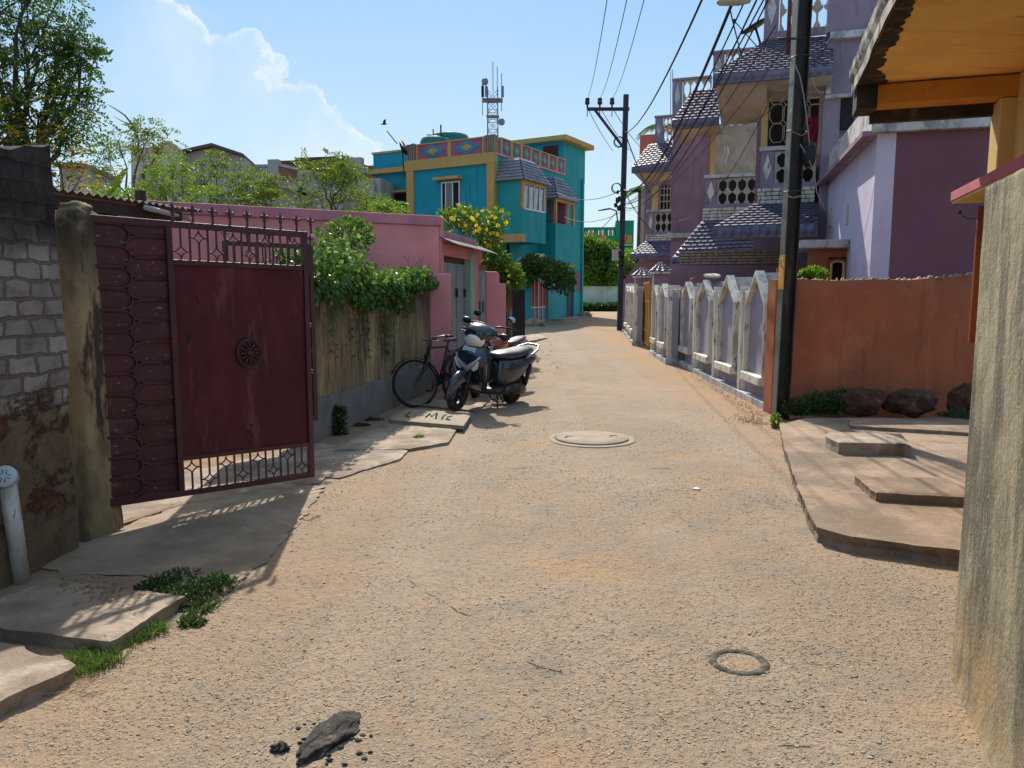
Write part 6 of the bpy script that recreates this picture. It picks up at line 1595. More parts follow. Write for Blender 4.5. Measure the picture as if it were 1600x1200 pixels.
# sliver house left
h3, F3_ = house('grey_house', 'small grey house roof glimpsed under the big tree at the left', 30, 10, 92)
bx(F3_, h3, 92, 135, 262, 0, 0, 4, m_greyw, 'wall'); bx(F3_, h3, 88, 137, 255, F3_.px(92, 262)[1], -.3, 4, m_redb, 'roof')
# tree guard: nothing here

# ================================================================ far utility pole with its cross arm, loops, lamp
fp = PY(968, 500, 26.9); gp = gz(26.9); ztop = PY(979, 148, 26.9).z
up = empty('utility_pole', (fp.x, fp.y, gp), 'dark steel power pole with a three-insulator side arm at the fence\'s far end', 'utility pole')
def fpp(z): return Vector((fp.x + .0 + .012 * (z - gp), 26.9, z))
m_fp = surf('dark_blue_steel', (.03, .028, .045), .6, .15, 2, [], .05)
m = MB(); m.bar(fpp(gp - .2), fpp(ztop), .15, .17); m.build('post', m_fp, up)
za = PY(950, 171, 26.9).z; xl = PY(917, 171, 26.9).x; xr = PY(983, 171, 26.9).x
m = MB(); m.bar((xl, 26.85, za), (xr, 26.85, za), .10, .10); zb_ = PY(975, 234, 26.9).z; m.bar((PY(929, 173, 26.9).x, 26.82, za - .03), (fpp(zb_).x, 26.82, zb_), .08, .08); m.build('cross_arm', m_fp, up)
ins = []
for u in (917.5, 937, 956):
    x = PY(u, 165, 26.9).x; m = MB(); m.lathe([(.03, 0), (.03, .1), (.08, .12), (.085, .2), (.06, .22), (.08, .25), (.07, .32), (.02, .34)], (x, 26.85, za + .04), seg=12); m.tube([(x, 26.85, za - .25), (x, 26.85, za + .1)], .015, 5)
    m.build('insulator', m_iron, up); ins.append(Vector((x, 26.85, za + .36)))
for u, v, r_ in ((967, 222, .17), (963, 294, .16)):
    c = PY(u, v, 26.8); m = MB(); m.ring(c, (0, 1, .1), r_, .018, 22, 5); m.ring(c + Vector((.02, 0, .02)), (.1, 1, .1), r_ * .93, .012, 22, 5); m.build('cable_loop', m_wire, up)
m = MB(); a = PY(934, 329, 26.9); b = PY(953, 326, 26.9); c = PY(963, 330, 26.9); d_ = PY(965, 345, 26.9); m.tube([b, c.lerp(b, .3) + Vector((0, 0, .01)), c, d_], .025, 6); 
m.loft([(a, (0, .03, 0), (0, 0, .01), 2), (a.lerp(b, .3), (0, .1, 0), (0, 0, .03), 2), (b, (0, .06, 0), (0, 0, .03), 2)], 12); m.build('street_light', m_fp, up)
m = MB()
for u, v, s_ in ((966, 312, .09), (962, 320, .07), (967, 325, .08), (965, 300, .05), (971, 395, .12), (963, 400, .08), (970, 410, .1)):
    c = PY(u, v, 26.8); m.blob(c, s_, s_, s_ * 1.3, 8, 6, .5, 4, u)
m.build('junction_box', m_iron, up)
m = MB(); c = PY(962, 398, 26.75); m.box(c.x - .12, c.x + .08, c.y - .1, c.y + .05, c.z - .2, c.z + .18); m.build('meter_box', m_greyw, up)

# ================================================================ wires
def cat(a, b, sag, n=18):
    return [a.lerp(b, i / n) - Vector((0, 0, sag * 4 * (i / n) * (1 - i / n))) for i in range(n + 1)]
def wire(a, b, sag, r, label, group):
    m = MB(); m.tube(cat(Vector(a), Vector(b), sag), r, 5, False); tag(m.build('overhead_wire', m_wire), label, 'wire', group)
GW = 'bare line wires'; LW = 'bare line wire rising from an insulator of the far pole over the lane'
for i, (u, v) in enumerate(((949, -8), (980, -8), (1007, -8))):
    e = PY(u, v, 11.5); wire(ins[i], ins[i] + (e - ins[i]) * 1.05, .25, .007, ['leftmost bare line wire above the far pole', 'middle bare line wire above the far pole', 'bare line wire above the far pole nearest its post'][i], None)
for i, (u, v) in enumerate(((968, 245), (978, 262), (1003, 262))):
    e = PY([958, 985, 1003][i], [236, 236, 232][i], 36); wire(ins[i] - Vector((0, 0, .3)), e, .1, .012, ['thin wire running down beyond the far pole from its outermost insulator', 'thin wire running down beyond the far pole from its middle insulator', 'thin wire running down beyond the far pole from its inner insulator'][i], None)
A_ = fpp(PY(978, 207, 26.9).z)
wire(A_, PY(1101, -10, 9.0), .35, .014, 'thick dark cable climbing from the upper far pole over the lane', None)
B_ = fpp(PY(972, 296, 26.9).z); T2 = lambda u, v: PY(u, v, 9.2)
wire(B_, T2(1151, -12), .75, .021, 'thickest twisted black cable swinging up past the mauve house', None)
bund = [((969, 317), (1168, -8), .6, .010), ((969, 318), (1186, -8), .7, .012), ((968, 320), (1196, -6), .55, .010), ((968, 322), (1202, -4), .8, .010), ((969, 326), (1212, 40), .6, .007), ((969, 330), (1235, 62), .5, .006)]
for (a, b, sg, r_) in bund:
    wire(fpp(PY(a[0], a[1], 26.9).z), T2(*b), sg, r_, 'black service cable in the bundle between the two street poles', 'bundle of service cables')
wire(PY(1140, 12, 12.5), PY(1160, 92, 17), 0.02, .012, 'short black cable dropping to the mauve house roof', None)
wire(A_, PY(1015, 300, 24), .1, .02, 'cable running from the far pole down to the mauve house corner', None)
wire(B_, PY(1020, 362, 24), .12, .016, 'lower cable from the far pole to the mauve balcony', None)
wire(B_, PY(868, 300, 35), .35, .012, 'thin cable from the far pole to the bay of the teal house', None)
wire(fpp(PY(967, 330, 26.9).z), PY(880, 338, 34), .3, .01, 'lower thin cable from the far pole to the teal house', None)
wire(fpp(PY(967, 318, 26.9).z), PY(915, 362, 70), .5, .015, 'cable from the far pole towards the green building', None)
wire(PY(1138, 195, 19), PY(1300, 60, 12), .4, .007, 'thin drooping wire crossing the upper mauve balcony', None)
wire(PY(1060, 345, 22), PY(1199, 165, 15), .5, .007, 'thin drooping wire crossing the mauve wall', None)

# iron rods sticking up from the mauve roof
for k, u in enumerate((1048, 1051)):
    m = MB(); a = PY(u, 182, 27.6); b = PY(u, 108, 27.6); m.tube([a, b], .012, 5); tag(m.build('starter_bar', m_iron), 'thin reinforcement rod sticking up from the far mauve roof', 'rod', 'rods on the mauve roof')
# hanging cloths
def cloth(F, u0, u1, v0, v1, d, mat, label):
    s0, z1 = F.px(u0, v0, d); s1, z0 = F.px(u1, v1, d); m = MB().fr(F)
    m.grid(lambda u, v: (lerp(s0, s1, u) + .03 * math.sin(v * 5), d + .03 * math.sin(u * 14 + v * 2), lerp(z1, z0, v) + .08 * noise.noise(Vector((u * 4, 0, d))) * v), 14, 10)
    m.grid(lambda u, v: (lerp(s0, s1, u) + .03 * math.sin(v * 5), d + .012 + .03 * math.sin(u * 14 + v * 2), lerp(z1, z0, v) + .08 * noise.noise(Vector((u * 4, 0, d))) * v), 14, 10)
    tag(m.build('hanging_cloth', mat), label, 'cloth')
cloth(FA, 1262, 1279, 184, 222, .5, surf('red_cloth', (.30, .02, .05), .9, .15, 9, [], .1), 'red cloth hanging behind the steel pole on the upper balcony')
cloth(FB, 1128, 1137, 230, 255, .3, surf('white_cloth', (.55, .53, .50), .9, .1, 9, [], .1), 'small white cloth hanging in the middle balcony')
m = MB().fr(FC); s, z = FC.px(1047, 207, .3); m.blob((s, .3, z), .07, .07, .09); tag(m.build('orange_pot', glossy('orange_plastic', (.75, .13, .02), .5)), 'small orange pot on the far roof parapet', 'pot')
# birds
for k, (u, v) in enumerate(((600, 194),)):
    c = PY(u, v, 60); m = MB()
    m.loft([(c + Vector((-.28, 0, 0)), (0, .01, 0), (0, 0, .01), 2), (c, (0, .07, 0), (0, 0, .07), 2), (c + Vector((.25, 0, .02)), (0, .02, 0), (0, 0, .03), 2)], 8)
    m.add([c + Vector((-.1, 0, .03)), c + Vector((.12, 0, .03)), c + Vector((.1, .35, .45)), c + Vector((-.05, .3, .4))], [(0, 1, 2, 3)]); m.add([c + Vector((-.1, 0, .03)), c + Vector((.12, 0, .03)), c + Vector((.2, -.35, .2)), c + Vector((.02, -.4, .2))], [(0, 1, 2, 3)])
    tag(m.build('bird', m_wire), 'small dark bird flying left of the teal house against the sky', 'bird')
# ================================================================ scooter (local: x forward, y to its left, z up; origin on the ground under the rear wheel)
def vehM(rear, front, lean=0, z=0):
    d = (Vector(front) - Vector(rear)); d.z = 0; d.normalize(); l = Vector((-d.y, d.x, 0))
    M = Matrix(((d.x, l.x, 0, rear[0]), (d.y, l.y, 0, rear[1]), (0, 0, 1, z), (0, 0, 0, 1)))
    return M @ Matrix.Rotation(-R(lean), 4, 'X')
def pitched(M, rear_z, front_z, wb): return M @ Matrix.Rotation(-math.atan2(front_z - rear_z, wb), 4, 'Y')
RW = Vector((-.02, 10.80, 0)); FWp = Vector((-.72, 9.80, 0))
MS = pitched(vehM(RW, FWp, 7, .0), 0.01, .055, 1.24)
m_blue = glossy('midnight_blue_gloss', (.010, .017, .032), .22, 0, .7, .5, .03)
m_blk2 = glossy('black_plastic', (.016, .016, .017), .42, 0, 0, .4)
m_seat = surf('seat_vinyl', (.022, .026, .036), .38, .1, 9, [], .15, 120, spec=.55)
m_silv = glossy('silver_paint', (.33, .34, .35), .4, .5)
m_lens = glossy('headlight_glass', (.80, .77, .68), .25, .0, .5, .6)
m_orl = glossy('orange_trim', (.55, .11, .03), .3)
m_redp = glossy('red_gloss', (.24, .018, .015), .25, 0, .6)
scR = MS @ Vector((0, 0, 0)); sc_ = empty('scooter', scR, 'dark blue gearless scooter with a pale headlight, parked facing the wall-side slabs', 'scooter')
WBs = 1.24
def wheel(M, c, r, w, parent, rim_mat, spoke=6, name='wheel'):
    m = MB(M); m.ring(c, (0, 1, 0), r - w * .5, w * .5, 40, 12, flat=1.05)
    for k in range(36):
        a = 2 * math.pi * k / 36
        for q in (-1, 1):
            p = Vector(c) + Vector((math.cos(a), 0, math.sin(a))) * (r - .002) + Vector((0, q * w * .22, 0)); t_ = Vector((-math.sin(a), 0, math.cos(a)))
            m.bar(p - t_ * .012 + Vector((0, -q * .010, 0)), p + t_ * .012 + Vector((0, q * .014, 0)), .012, .006)
    ty = m.build('wheel', m_tyre, parent)
    m = MB(M); m.ring(c, (0, 1, 0), r - w * 1.02, .016, 30, 8, flat=2.2)
    for k in range(spoke):
        a = 2 * math.pi * k / spoke; d = Vector((math.cos(a), 0, math.sin(a))); m.bar(Vector(c) + d * .03, Vector(c) + d * (r - w * 1.02), .035, .028)
    m.lathe([(.02, -.06), (.05, -.05), (.05, .05), (.02, .06)], c, (0, 1, 0), 16)
    m.build('rim', rim_mat, ty); return ty
wheel(MS, (0, 0, .212), .212, .095, sc_, m_blk2, 5)
# steering group: turned about the raked head axis
hd = Vector((WBs - .20, 0, .62)); axs = Vector((-.44, 0, .9)).normalized()
ST = Matrix.Translation(hd) @ Matrix.Rotation(R(9), 4, axs) @ Matrix.Translation(-hd)
MF = MS @ ST
wheel(MF, (WBs, 0, .225), .225, .09, sc_, m_blk2, 5)
m = MB(MF)
def fend(u, v):
    a = R(lerp(-12, 128, u)); w = math.pi * (v - .5) * 1.0
    rr = .262 + .035 * math.cos(w) - (.09 * abs(math.sin(w)) ** 3); 
    return (WBs + rr * math.cos(a) * 1.02, .078 * math.sin(w) * (1 - .25 * (1 - u)), .235 + rr * math.sin(a) * 1.05)
m.grid(fend, 30, 14); m.build('front_mudguard', m_blue, sc_)
m = MB(MF)
for q in (-1, 1): m.tube([(WBs, q * .07, .22), (WBs - .06, q * .075, .40), (WBs - .13, q * .06, .56)], .02, 8)
m.tube([(WBs - .16, 0, .5), (WBs - .33, 0, .92)], .026, 8); m.build('fork', m_blk2, sc_)
# front apron (loft from the foot up to the neck), with a sculpted nose
m = MB(MS)
def sec(x, z, hw, hd_, pw=2.6, tilt=.35):
    return ((x, 0, z), (0, hw * 1.2, 0), (hd_, 0, hd_ * tilt), pw)
m.loft([sec(WBs - .335, .27, .10, .03), sec(WBs - .30, .34, .165, .055), sec(WBs - .25, .46, .195, .075), sec(WBs - .205, .58, .215, .095, 2.4), sec(WBs - .185, .66, .22, .105, 2.3), sec(WBs - .20, .74, .20, .095, 2.3), sec(WBs - .24, .83, .155, .07), sec(WBs - .29, .90, .10, .05), sec(WBs - .31, .93, .05, .03)], 30)
ap_ = m.build('front_apron', m_blue, sc_)
def facept(y, z):   # point on the nose surface
    zs_ = [.27, .34, .46, .58, .66, .74, .83, .90]; cx = [-.335, -.30, -.25, -.205, -.185, -.20, -.24, -.29]; hw = [.12, .198, .234, .258, .264, .24, .186, .12]; hd2 = [.03, .055, .075, .095, .105, .095, .07, .05]
    k = 0
    while k < 6 and z > zs_[k + 1]: k += 1
    t_ = clamp((z - zs_[k]) / (zs_[k + 1] - zs_[k])); X = lerp(cx[k], cx[k + 1], t_); W = lerp(hw[k], hw[k + 1], t_); D = lerp(hd2[k], hd2[k + 1], t_)
    return Vector((WBs + X + D * max(0, 1 - min(1, abs(y) / W) ** 2.35) ** (1 / 2.35), y, z + .3 * D * 0))
m = MB(MS)
for q in (-1, 1):
    L1 = [(q * .012, .60), (q * .08, .645), (q * .15, .70), (q * .19, .75)]; L2 = [(q * .012, .53), (q * .085, .595), (q * .15, .66), (q * .197, .735)]
    vs_ = [facept(y, z) + Vector((.014, q * .004, 0)) for y, z in L1] + [facept(y, z) + Vector((.014, q * .004, 0)) for y, z in L2]
    m.add(vs_, [(i, i + 1, i + 5, i + 4) for i in range(3)], True)
    vb = [v - Vector((.03, 0, 0)) for v in vs_]; m.add(vb + vs_, [(0, 1, 9, 8), (1, 2, 10, 9), (2, 3, 11, 10), (4, 12, 13, 5), (5, 13, 14, 6), (6, 14, 15, 7)])
m.add([facept(y, z) + Vector((.012, 0, 0)) for y, z in ((-.02, .61), (.02, .61), (.016, .47), (-.016, .47))], [(0, 1, 2, 3)])
m.build('chrome_garnish', glossy('silver_garnish', (.62, .66, .72), .25, .35, .5), ap_)
for q in (-1, 1):
    m = MB(MS); pts = [(q * .07, .565), (q * .12, .61), (q * .185, .70), (q * .198, .66), (q * .17, .58), (q * .11, .54)]
    vs_ = [facept(y, z) + Vector((.010, q * .006, 0)) for y, z in pts]; c = sum(vs_, Vector()) / 6 + Vector((.018, q * .01, 0)); m.add(vs_ + [c], [(i, (i + 1) % 6, 6) for i in range(6)], True); m.build('indicator', m_lens, ap_)
m = MB(MS)
for q in (-1, 1): m.add([facept(q * y, z) + Vector((.008, 0, 0)) for y, z in ((.03, .77), (.12, .80), (.16, .76), (.05, .72))], [(0, 1, 2, 3)])
m.build('orange_trim', m_orl, ap_)
m = MB(MS); c = facept(0, .80) + Vector((.022, 0, 0)); tl_ = Vector((-.35, 0, .94)); 
def plate(y, t_, o): return c + tl_ * t_ + Vector((o, y, o * .37))
m.add([plate(-.10, -.045, 0), plate(.10, -.045, 0), plate(.10, .045, 0), plate(-.10, .045, 0), plate(-.10, -.045, -.008), plate(.10, -.045, -.008), plate(.10, .045, -.008), plate(-.10, .045, -.008)], [(0, 1, 2, 3), (4, 7, 6, 5), (0, 4, 5, 1), (1, 5, 6, 2), (2, 6, 7, 3), (3, 7, 4, 0)])
pl_ = m.build('number_plate', glossy('plate_white', (.62, .66, .72), .35), ap_)
m = MB(MS); r_ = random.Random(5)
for row, n_ in ((.018, 6), (-.02, 6)):
    for k in range(n_):
        y0 = lerp(.078, -.078, k / (n_ - 1)); 
        for j in range(2): m.bar(plate(y0 + r_.uniform(-.008, .008), row - .011, .001), plate(y0 + r_.uniform(-.008, .008), row + .011, .001), .005, .0015)
m.build('plate_characters', m_blk2, pl_)
# legshield inside, floor, tunnel
m = MB(MS); m.loft([((WBs - .40, 0, .27), (0, .15, 0), (.02, 0, 0), 4), ((WBs - .36, 0, .5), (0, .20, 0), (.025, 0, 0), 4), ((WBs - .33, 0, .72), (0, .20, 0), (.03, 0, 0), 4), ((WBs - .37, 0, .86), (0, .12, 0), (.03, 0, 0), 3)], 20); m.build('leg_shield', m_blk2, sc_)
m = MB(MS); m.loft([((WBs - .37, 0, .265), (0, .15, 0), (0, 0, .04), 5), ((WBs - .6, 0, .25), (0, .175, 0), (0, 0, .045), 5), ((WBs - .86, 0, .27), (0, .16, 0), (0, 0, .05), 4)], 20); m.build('floorboard', m_blk2, sc_)
# rear body
m = MB(MS); m.loft([((.50, 0, .48), (0, .10, 0), (0, 0, .20), 3), ((.40, 0, .47), (0, .155, 0), (0, 0, .225), 2.8), ((.2, 0, .50), (0, .185, 0), (0, 0, .20), 2.6), ((0, 0, .56), (0, .18, 0), (0, 0, .155), 2.5), ((-.2, 0, .62), (0, .155, 0), (0, 0, .11), 2.4), ((-.36, 0, .67), (0, .11, 0), (0, 0, .06), 2.2), ((-.42, 0, .69), (0, .06, 0), (0, 0, .03), 2)], 28); m.build('rear_body', m_blue, sc_)
m = MB(MS); m.loft([((.56, 0, .705), (0, .06, 0), (0, 0, .02), 2.5), ((.50, 0, .715), (0, .12, 0), (0, 0, .045), 2.6), ((.32, 0, .725), (0, .155, 0), (0, 0, .055), 2.8), ((.12, 0, .735), (0, .16, 0), (0, 0, .055), 2.8), ((-.08, 0, .765), (0, .15, 0), (0, 0, .055), 2.6), ((-.24, 0, .785), (0, .12, 0), (0, 0, .045), 2.4), ((-.31, 0, .785), (0, .07, 0), (0, 0, .02), 2)], 28); m.build('seat', m_seat, sc_)
m = MB(MS)
m.tube([(-.02, .165, .70), (-.14, .18, .74), (-.28, .165, .80), (-.40, .10, .845), (-.42, 0, .85), (-.40, -.10, .845), (-.28, -.165, .80), (-.14, -.18, .74), (-.02, -.165, .70)], .017, 10); m.build('grab_rail', m_silv, sc_)
m = MB(MS); m.loft([((-.36, 0, .68), (0, .10, 0), (0, 0, .045), 2.4), ((-.43, 0, .67), (0, .08, 0), (0, 0, .05), 2.4), ((-.455, 0, .66), (0, .04, 0), (0, 0, .03), 2)], 18); m.build('tail_lamp', m_redp, sc_)
m = MB(MS); m.tube([(-.30, .13, .70), (-.38, .14, .66), (-.42, .10, .60)], [.02, .035, .015], 10); m.build('rear_indicator', m_lens, sc_)
m = MB(MS); m.loft([((.42, .10, .24), (0, .06, 0), (0, 0, .05), 3), ((.2, .12, .25), (0, .075, 0), (0, 0, .085), 3), ((-.02, .13, .24), (0, .06, 0), (0, 0, .08), 3), ((-.10, .13, .23), (0, .03, 0), (0, 0, .05), 3)], 16)
for k in range(5): m.ring((.30 - k * .05, .12, .25), (1, 0, 0), .085, .006, 16, 5)
m.build('engine_case', surf('greasy_engine', (.09, .08, .075), .5, .2, 9, [((.20, .15, .10), 12, (1, 1, 1), .5, .66, .6)], .2, 60, metal=.6), sc_)
m = MB(MS); m.tube([(.32, -.13, .2), (.1, -.17, .2), (-.02, -.19, .25), (-.42, -.20, .33)], [.018, .02, .055, .06], 14); m.build('muffler', m_iron, sc_)
m = MB(MS)
def rfend(u, v):
    a = R(lerp(60, 185, u)); w = math.pi * (v - .5); return ((.255 + .02 * math.cos(w)) * math.cos(a), .06 * math.sin(w), .212 + (.255 + .02 * math.cos(w)) * math.sin(a))
m.grid(rfend, 20, 8); m.build('rear_mudguard', m_blk2, sc_)
m = MB(MS); m.tube([(-.14, .16, .60), (-.05, .17, .30)], [.028, .028], 10); 
for k in range(9): m.ring((-.13 + k * .008, .161 + k * .001, .56 - k * .028), (.3, 0, -1), .032, .005, 12, 5)
m.build('rear_shock', m_iron, sc_)
m = MB(MS); m.tube([(.55, .13, .22), (.60, .20, .03), (.64, .22, -.01)], .012, 8); m.tube([(.45, -.09, .2), (.35, -.11, .07), (.35, .11, .07), (.45, .09, .2)], .012, 8); m.build('stand', m_iron, sc_)
# handlebar cowl and headlight (steered)
hc = Vector((WBs - .33, 0, 1.01)); _MF = MF; MF = MF @ Matrix.Translation(hc) @ Matrix.Scale(1.28, 4) @ Matrix.Translation(-hc)
m = MB(MF); m.loft([(hc + Vector((-.12, 0, .0)), (0, .10, 0), (.02, 0, .05), 2.3), (hc + Vector((-.04, 0, .02)), (0, .17, 0), (.0, 0, .085), 2.4), (hc + Vector((.05, 0, .015)), (0, .16, 0), (.0, 0, .105), 2.3), (hc + Vector((.11, 0, -.01)), (0, .125, 0), (.02, 0, .095), 2.2), (hc + Vector((.145, 0, -.025)), (0, .09, 0), (.02, 0, .07), 2)], 28)
cw2 = m.build('handlebar_cowl', m_blue, sc_)
m = MB(MF)
def hl(u, v):
    a = 2 * math.pi * u; r_ = v; y = .120 * r_ * math.cos(a) * (1 - .12 * math.sin(a)); zz = .098 * r_ * math.sin(a)
    if math.sin(a) > 0: zz *= (.55 + .45 * abs(math.cos(a)) ** .6) if abs(math.cos(a)) > .15 else .72
    return hc + Vector((.168 - .055 * r_ * r_ - .12 * max(0, zz) , y, -.035 + zz - .0))
m.grid(hl, 40, 8); m.build('headlight', m_lens, cw2)
m = MB(MF)
MF = _MF; m = MB(MF); m.tube([hc + Vector((-.06, -.12, 0)), hc + Vector((-.06, .12, 0))], .017, 10)
for q in (-1, 1): m.tube([hc + Vector((-.06, q * .12, .0)), hc + Vector((-.10, q * .22, .015)), hc + Vector((-.14, q * .36, .005))], .017, 10)
m.build('handlebar', m_blk2, sc_)
m = MB(MF)
for q in (-1, 1): m.tube([hc + Vector((-.03, q * .17, -.005)), hc + Vector((-.03, q * .25, -.01)), hc + Vector((-.09, q * .35, -.015))], .007, 6)
m.build('brake_lever', m_silv, sc_)
for q in (-1, 1):
    m = MB(MF); b0_ = hc + Vector((-.08, q * .15, .03)); c = hc + Vector((-.10, q * .30, .13)) if q < 0 else hc + Vector((-.03, q * .33, .03))
    m.tube([b0_, b0_.lerp(c, .6) + Vector((0, 0, .01)), c], .007, 6)
    fwd = Vector((1, 0, .1)).normalized(); m.loft([(c - fwd * .02, (0, .03, 0), (0, 0, .02), 2), (c + fwd * .0, (0, .068, 0), (0, 0, .044), 2.4), (c + fwd * .018, (0, .05, 0), (0, 0, .032), 2.2), (c + fwd * .026, (0, .02, 0), (0, 0, .012), 2)], 18); m.build('mirror', m_blk2, sc_)

# ================================================================ red motorcycle mostly hidden behind the scooter
RM = Vector((.0, 12.55, 0)); FM2 = Vector((-.52, 11.45, 0)); MM = vehM(RM, FM2, 5, 0)
mt = empty('motorcycle', MM @ Vector((0, 0, 0)), 'red motorcycle mostly hidden behind the blue scooter, only bars, mirrors and tank showing', 'motorcycle')
WBm = 1.25
wheel(MM, (0, 0, .30), .30, .09, mt, m_blk2, 5); hd = Vector((WBm - .28, 0, .8)); axs = Vector((-.45, 0, .9)).normalized()
MG = MM @ Matrix.Translation(hd) @ Matrix.Rotation(R(14), 4, axs) @ Matrix.Translation(-hd)
wheel(MG, (WBm, 0, .30), .30, .08, mt, m_blk2, 5)
m = MB(MG)
for q in (-1, 1): m.tube([(WBm, q * .07, .30), (WBm - .30, q * .07, .93)], .02, 8)
m.build('fork', m_silv, mt)
m = MB(MM); m.loft([((.88, 0, .74), (0, .08, 0), (0, 0, .08), 2.4), ((.74, 0, .80), (0, .14, 0), (0, 0, .12), 2.5), ((.55, 0, .80), (0, .13, 0), (0, 0, .11), 2.5), ((.42, 0, .75), (0, .07, 0), (0, 0, .06), 2.3)], 20); m.build('fuel_tank', m_redp, mt)
m = MB(MM); m.loft([((.45, 0, .77), (0, .08, 0), (0, 0, .03), 3), ((.2, 0, .78), (0, .12, 0), (0, 0, .04), 3), ((-.15, 0, .83), (0, .10, 0), (0, 0, .035), 3), ((-.3, 0, .85), (0, .05, 0), (0, 0, .02), 3)], 18); m.build('seat', m_seat, mt)
m = MB(MM); m.loft([((.3, 0, .66), (0, .09, 0), (0, 0, .08), 2.6), ((0, 0, .70), (0, .10, 0), (0, 0, .07), 2.6), ((-.38, 0, .78), (0, .05, 0), (0, 0, .03), 2.2)], 18); m.build('tail_panel', m_redp, mt)
m = MB(MM); m.loft([((.85, 0, .42), (0, .08, 0), (0, 0, .14), 3), ((.55, 0, .38), (0, .12, 0), (0, 0, .18), 3), ((.35, 0, .36), (0, .10, 0), (0, 0, .12), 3)], 16); m.build('engine', m_iron, mt)
m = MB(MM)
for a, b in (((.95, 0, .75), (.8, 0, .3)), ((.8, 0, .28), (.35, 0, .28)), ((.35, 0, .3), (.4, 0, .7)), ((.38, .1, .32), (0, .1, .30)), ((.38, -.1, .32), (0, -.1, .30)), ((.3, .1, .68), (0, .1, .32)), ((.3, -.1, .68), (0, -.1, .32))): m.tube([a, b], .018, 6)
m.build('frame', m_iron, mt)
h2c = Vector((WBm - .27, 0, 1.0))
m = MB(MG); m.loft([(h2c + Vector((-.02, 0, -.02)), (0, .10, 0), (0, 0, .09), 2.2), (h2c + Vector((.08, 0, -.03)), (0, .12, 0), (0, 0, .10), 2.2), (h2c + Vector((.17, 0, -.06)), (0, .07, 0), (0, 0, .06), 2)], 18); m.build('headlamp_cowl', m_redp, mt)
m = MB(MG)
for q in (-1, 1): m.tube([h2c + Vector((-.02, 0, .05)), h2c + Vector((-.02, q * .12, .09)), h2c + Vector((-.10, q * .24, .09)), h2c + Vector((-.16, q * .38, .07))], .014, 8)
m.build('handlebar', m_blk2, mt)
for q in (-1, 1):
    m = MB(MG); m.tube([h2c + Vector((-.08, q * .22, .09)), h2c + Vector((-.05, q * .26, .20))], .006, 6); c = h2c + Vector((-.05, q * .27, .23))
    m.loft([(c + Vector((-.012, 0, 0)), (0, .06, 0), (0, 0, .045), 2.2), (c + Vector((.012, 0, 0)), (0, .06, 0), (0, 0, .045), 2.2)], 16); m.build('mirror', glossy('mirror_glass', (.35, .42, .5), .08, 1) if q > 0 else m_blk2, mt)
m = MB(MM); m.tube([(.55, .1, .25), (.58, .22, .0)], .012, 6); m.build('stand', m_iron, mt)

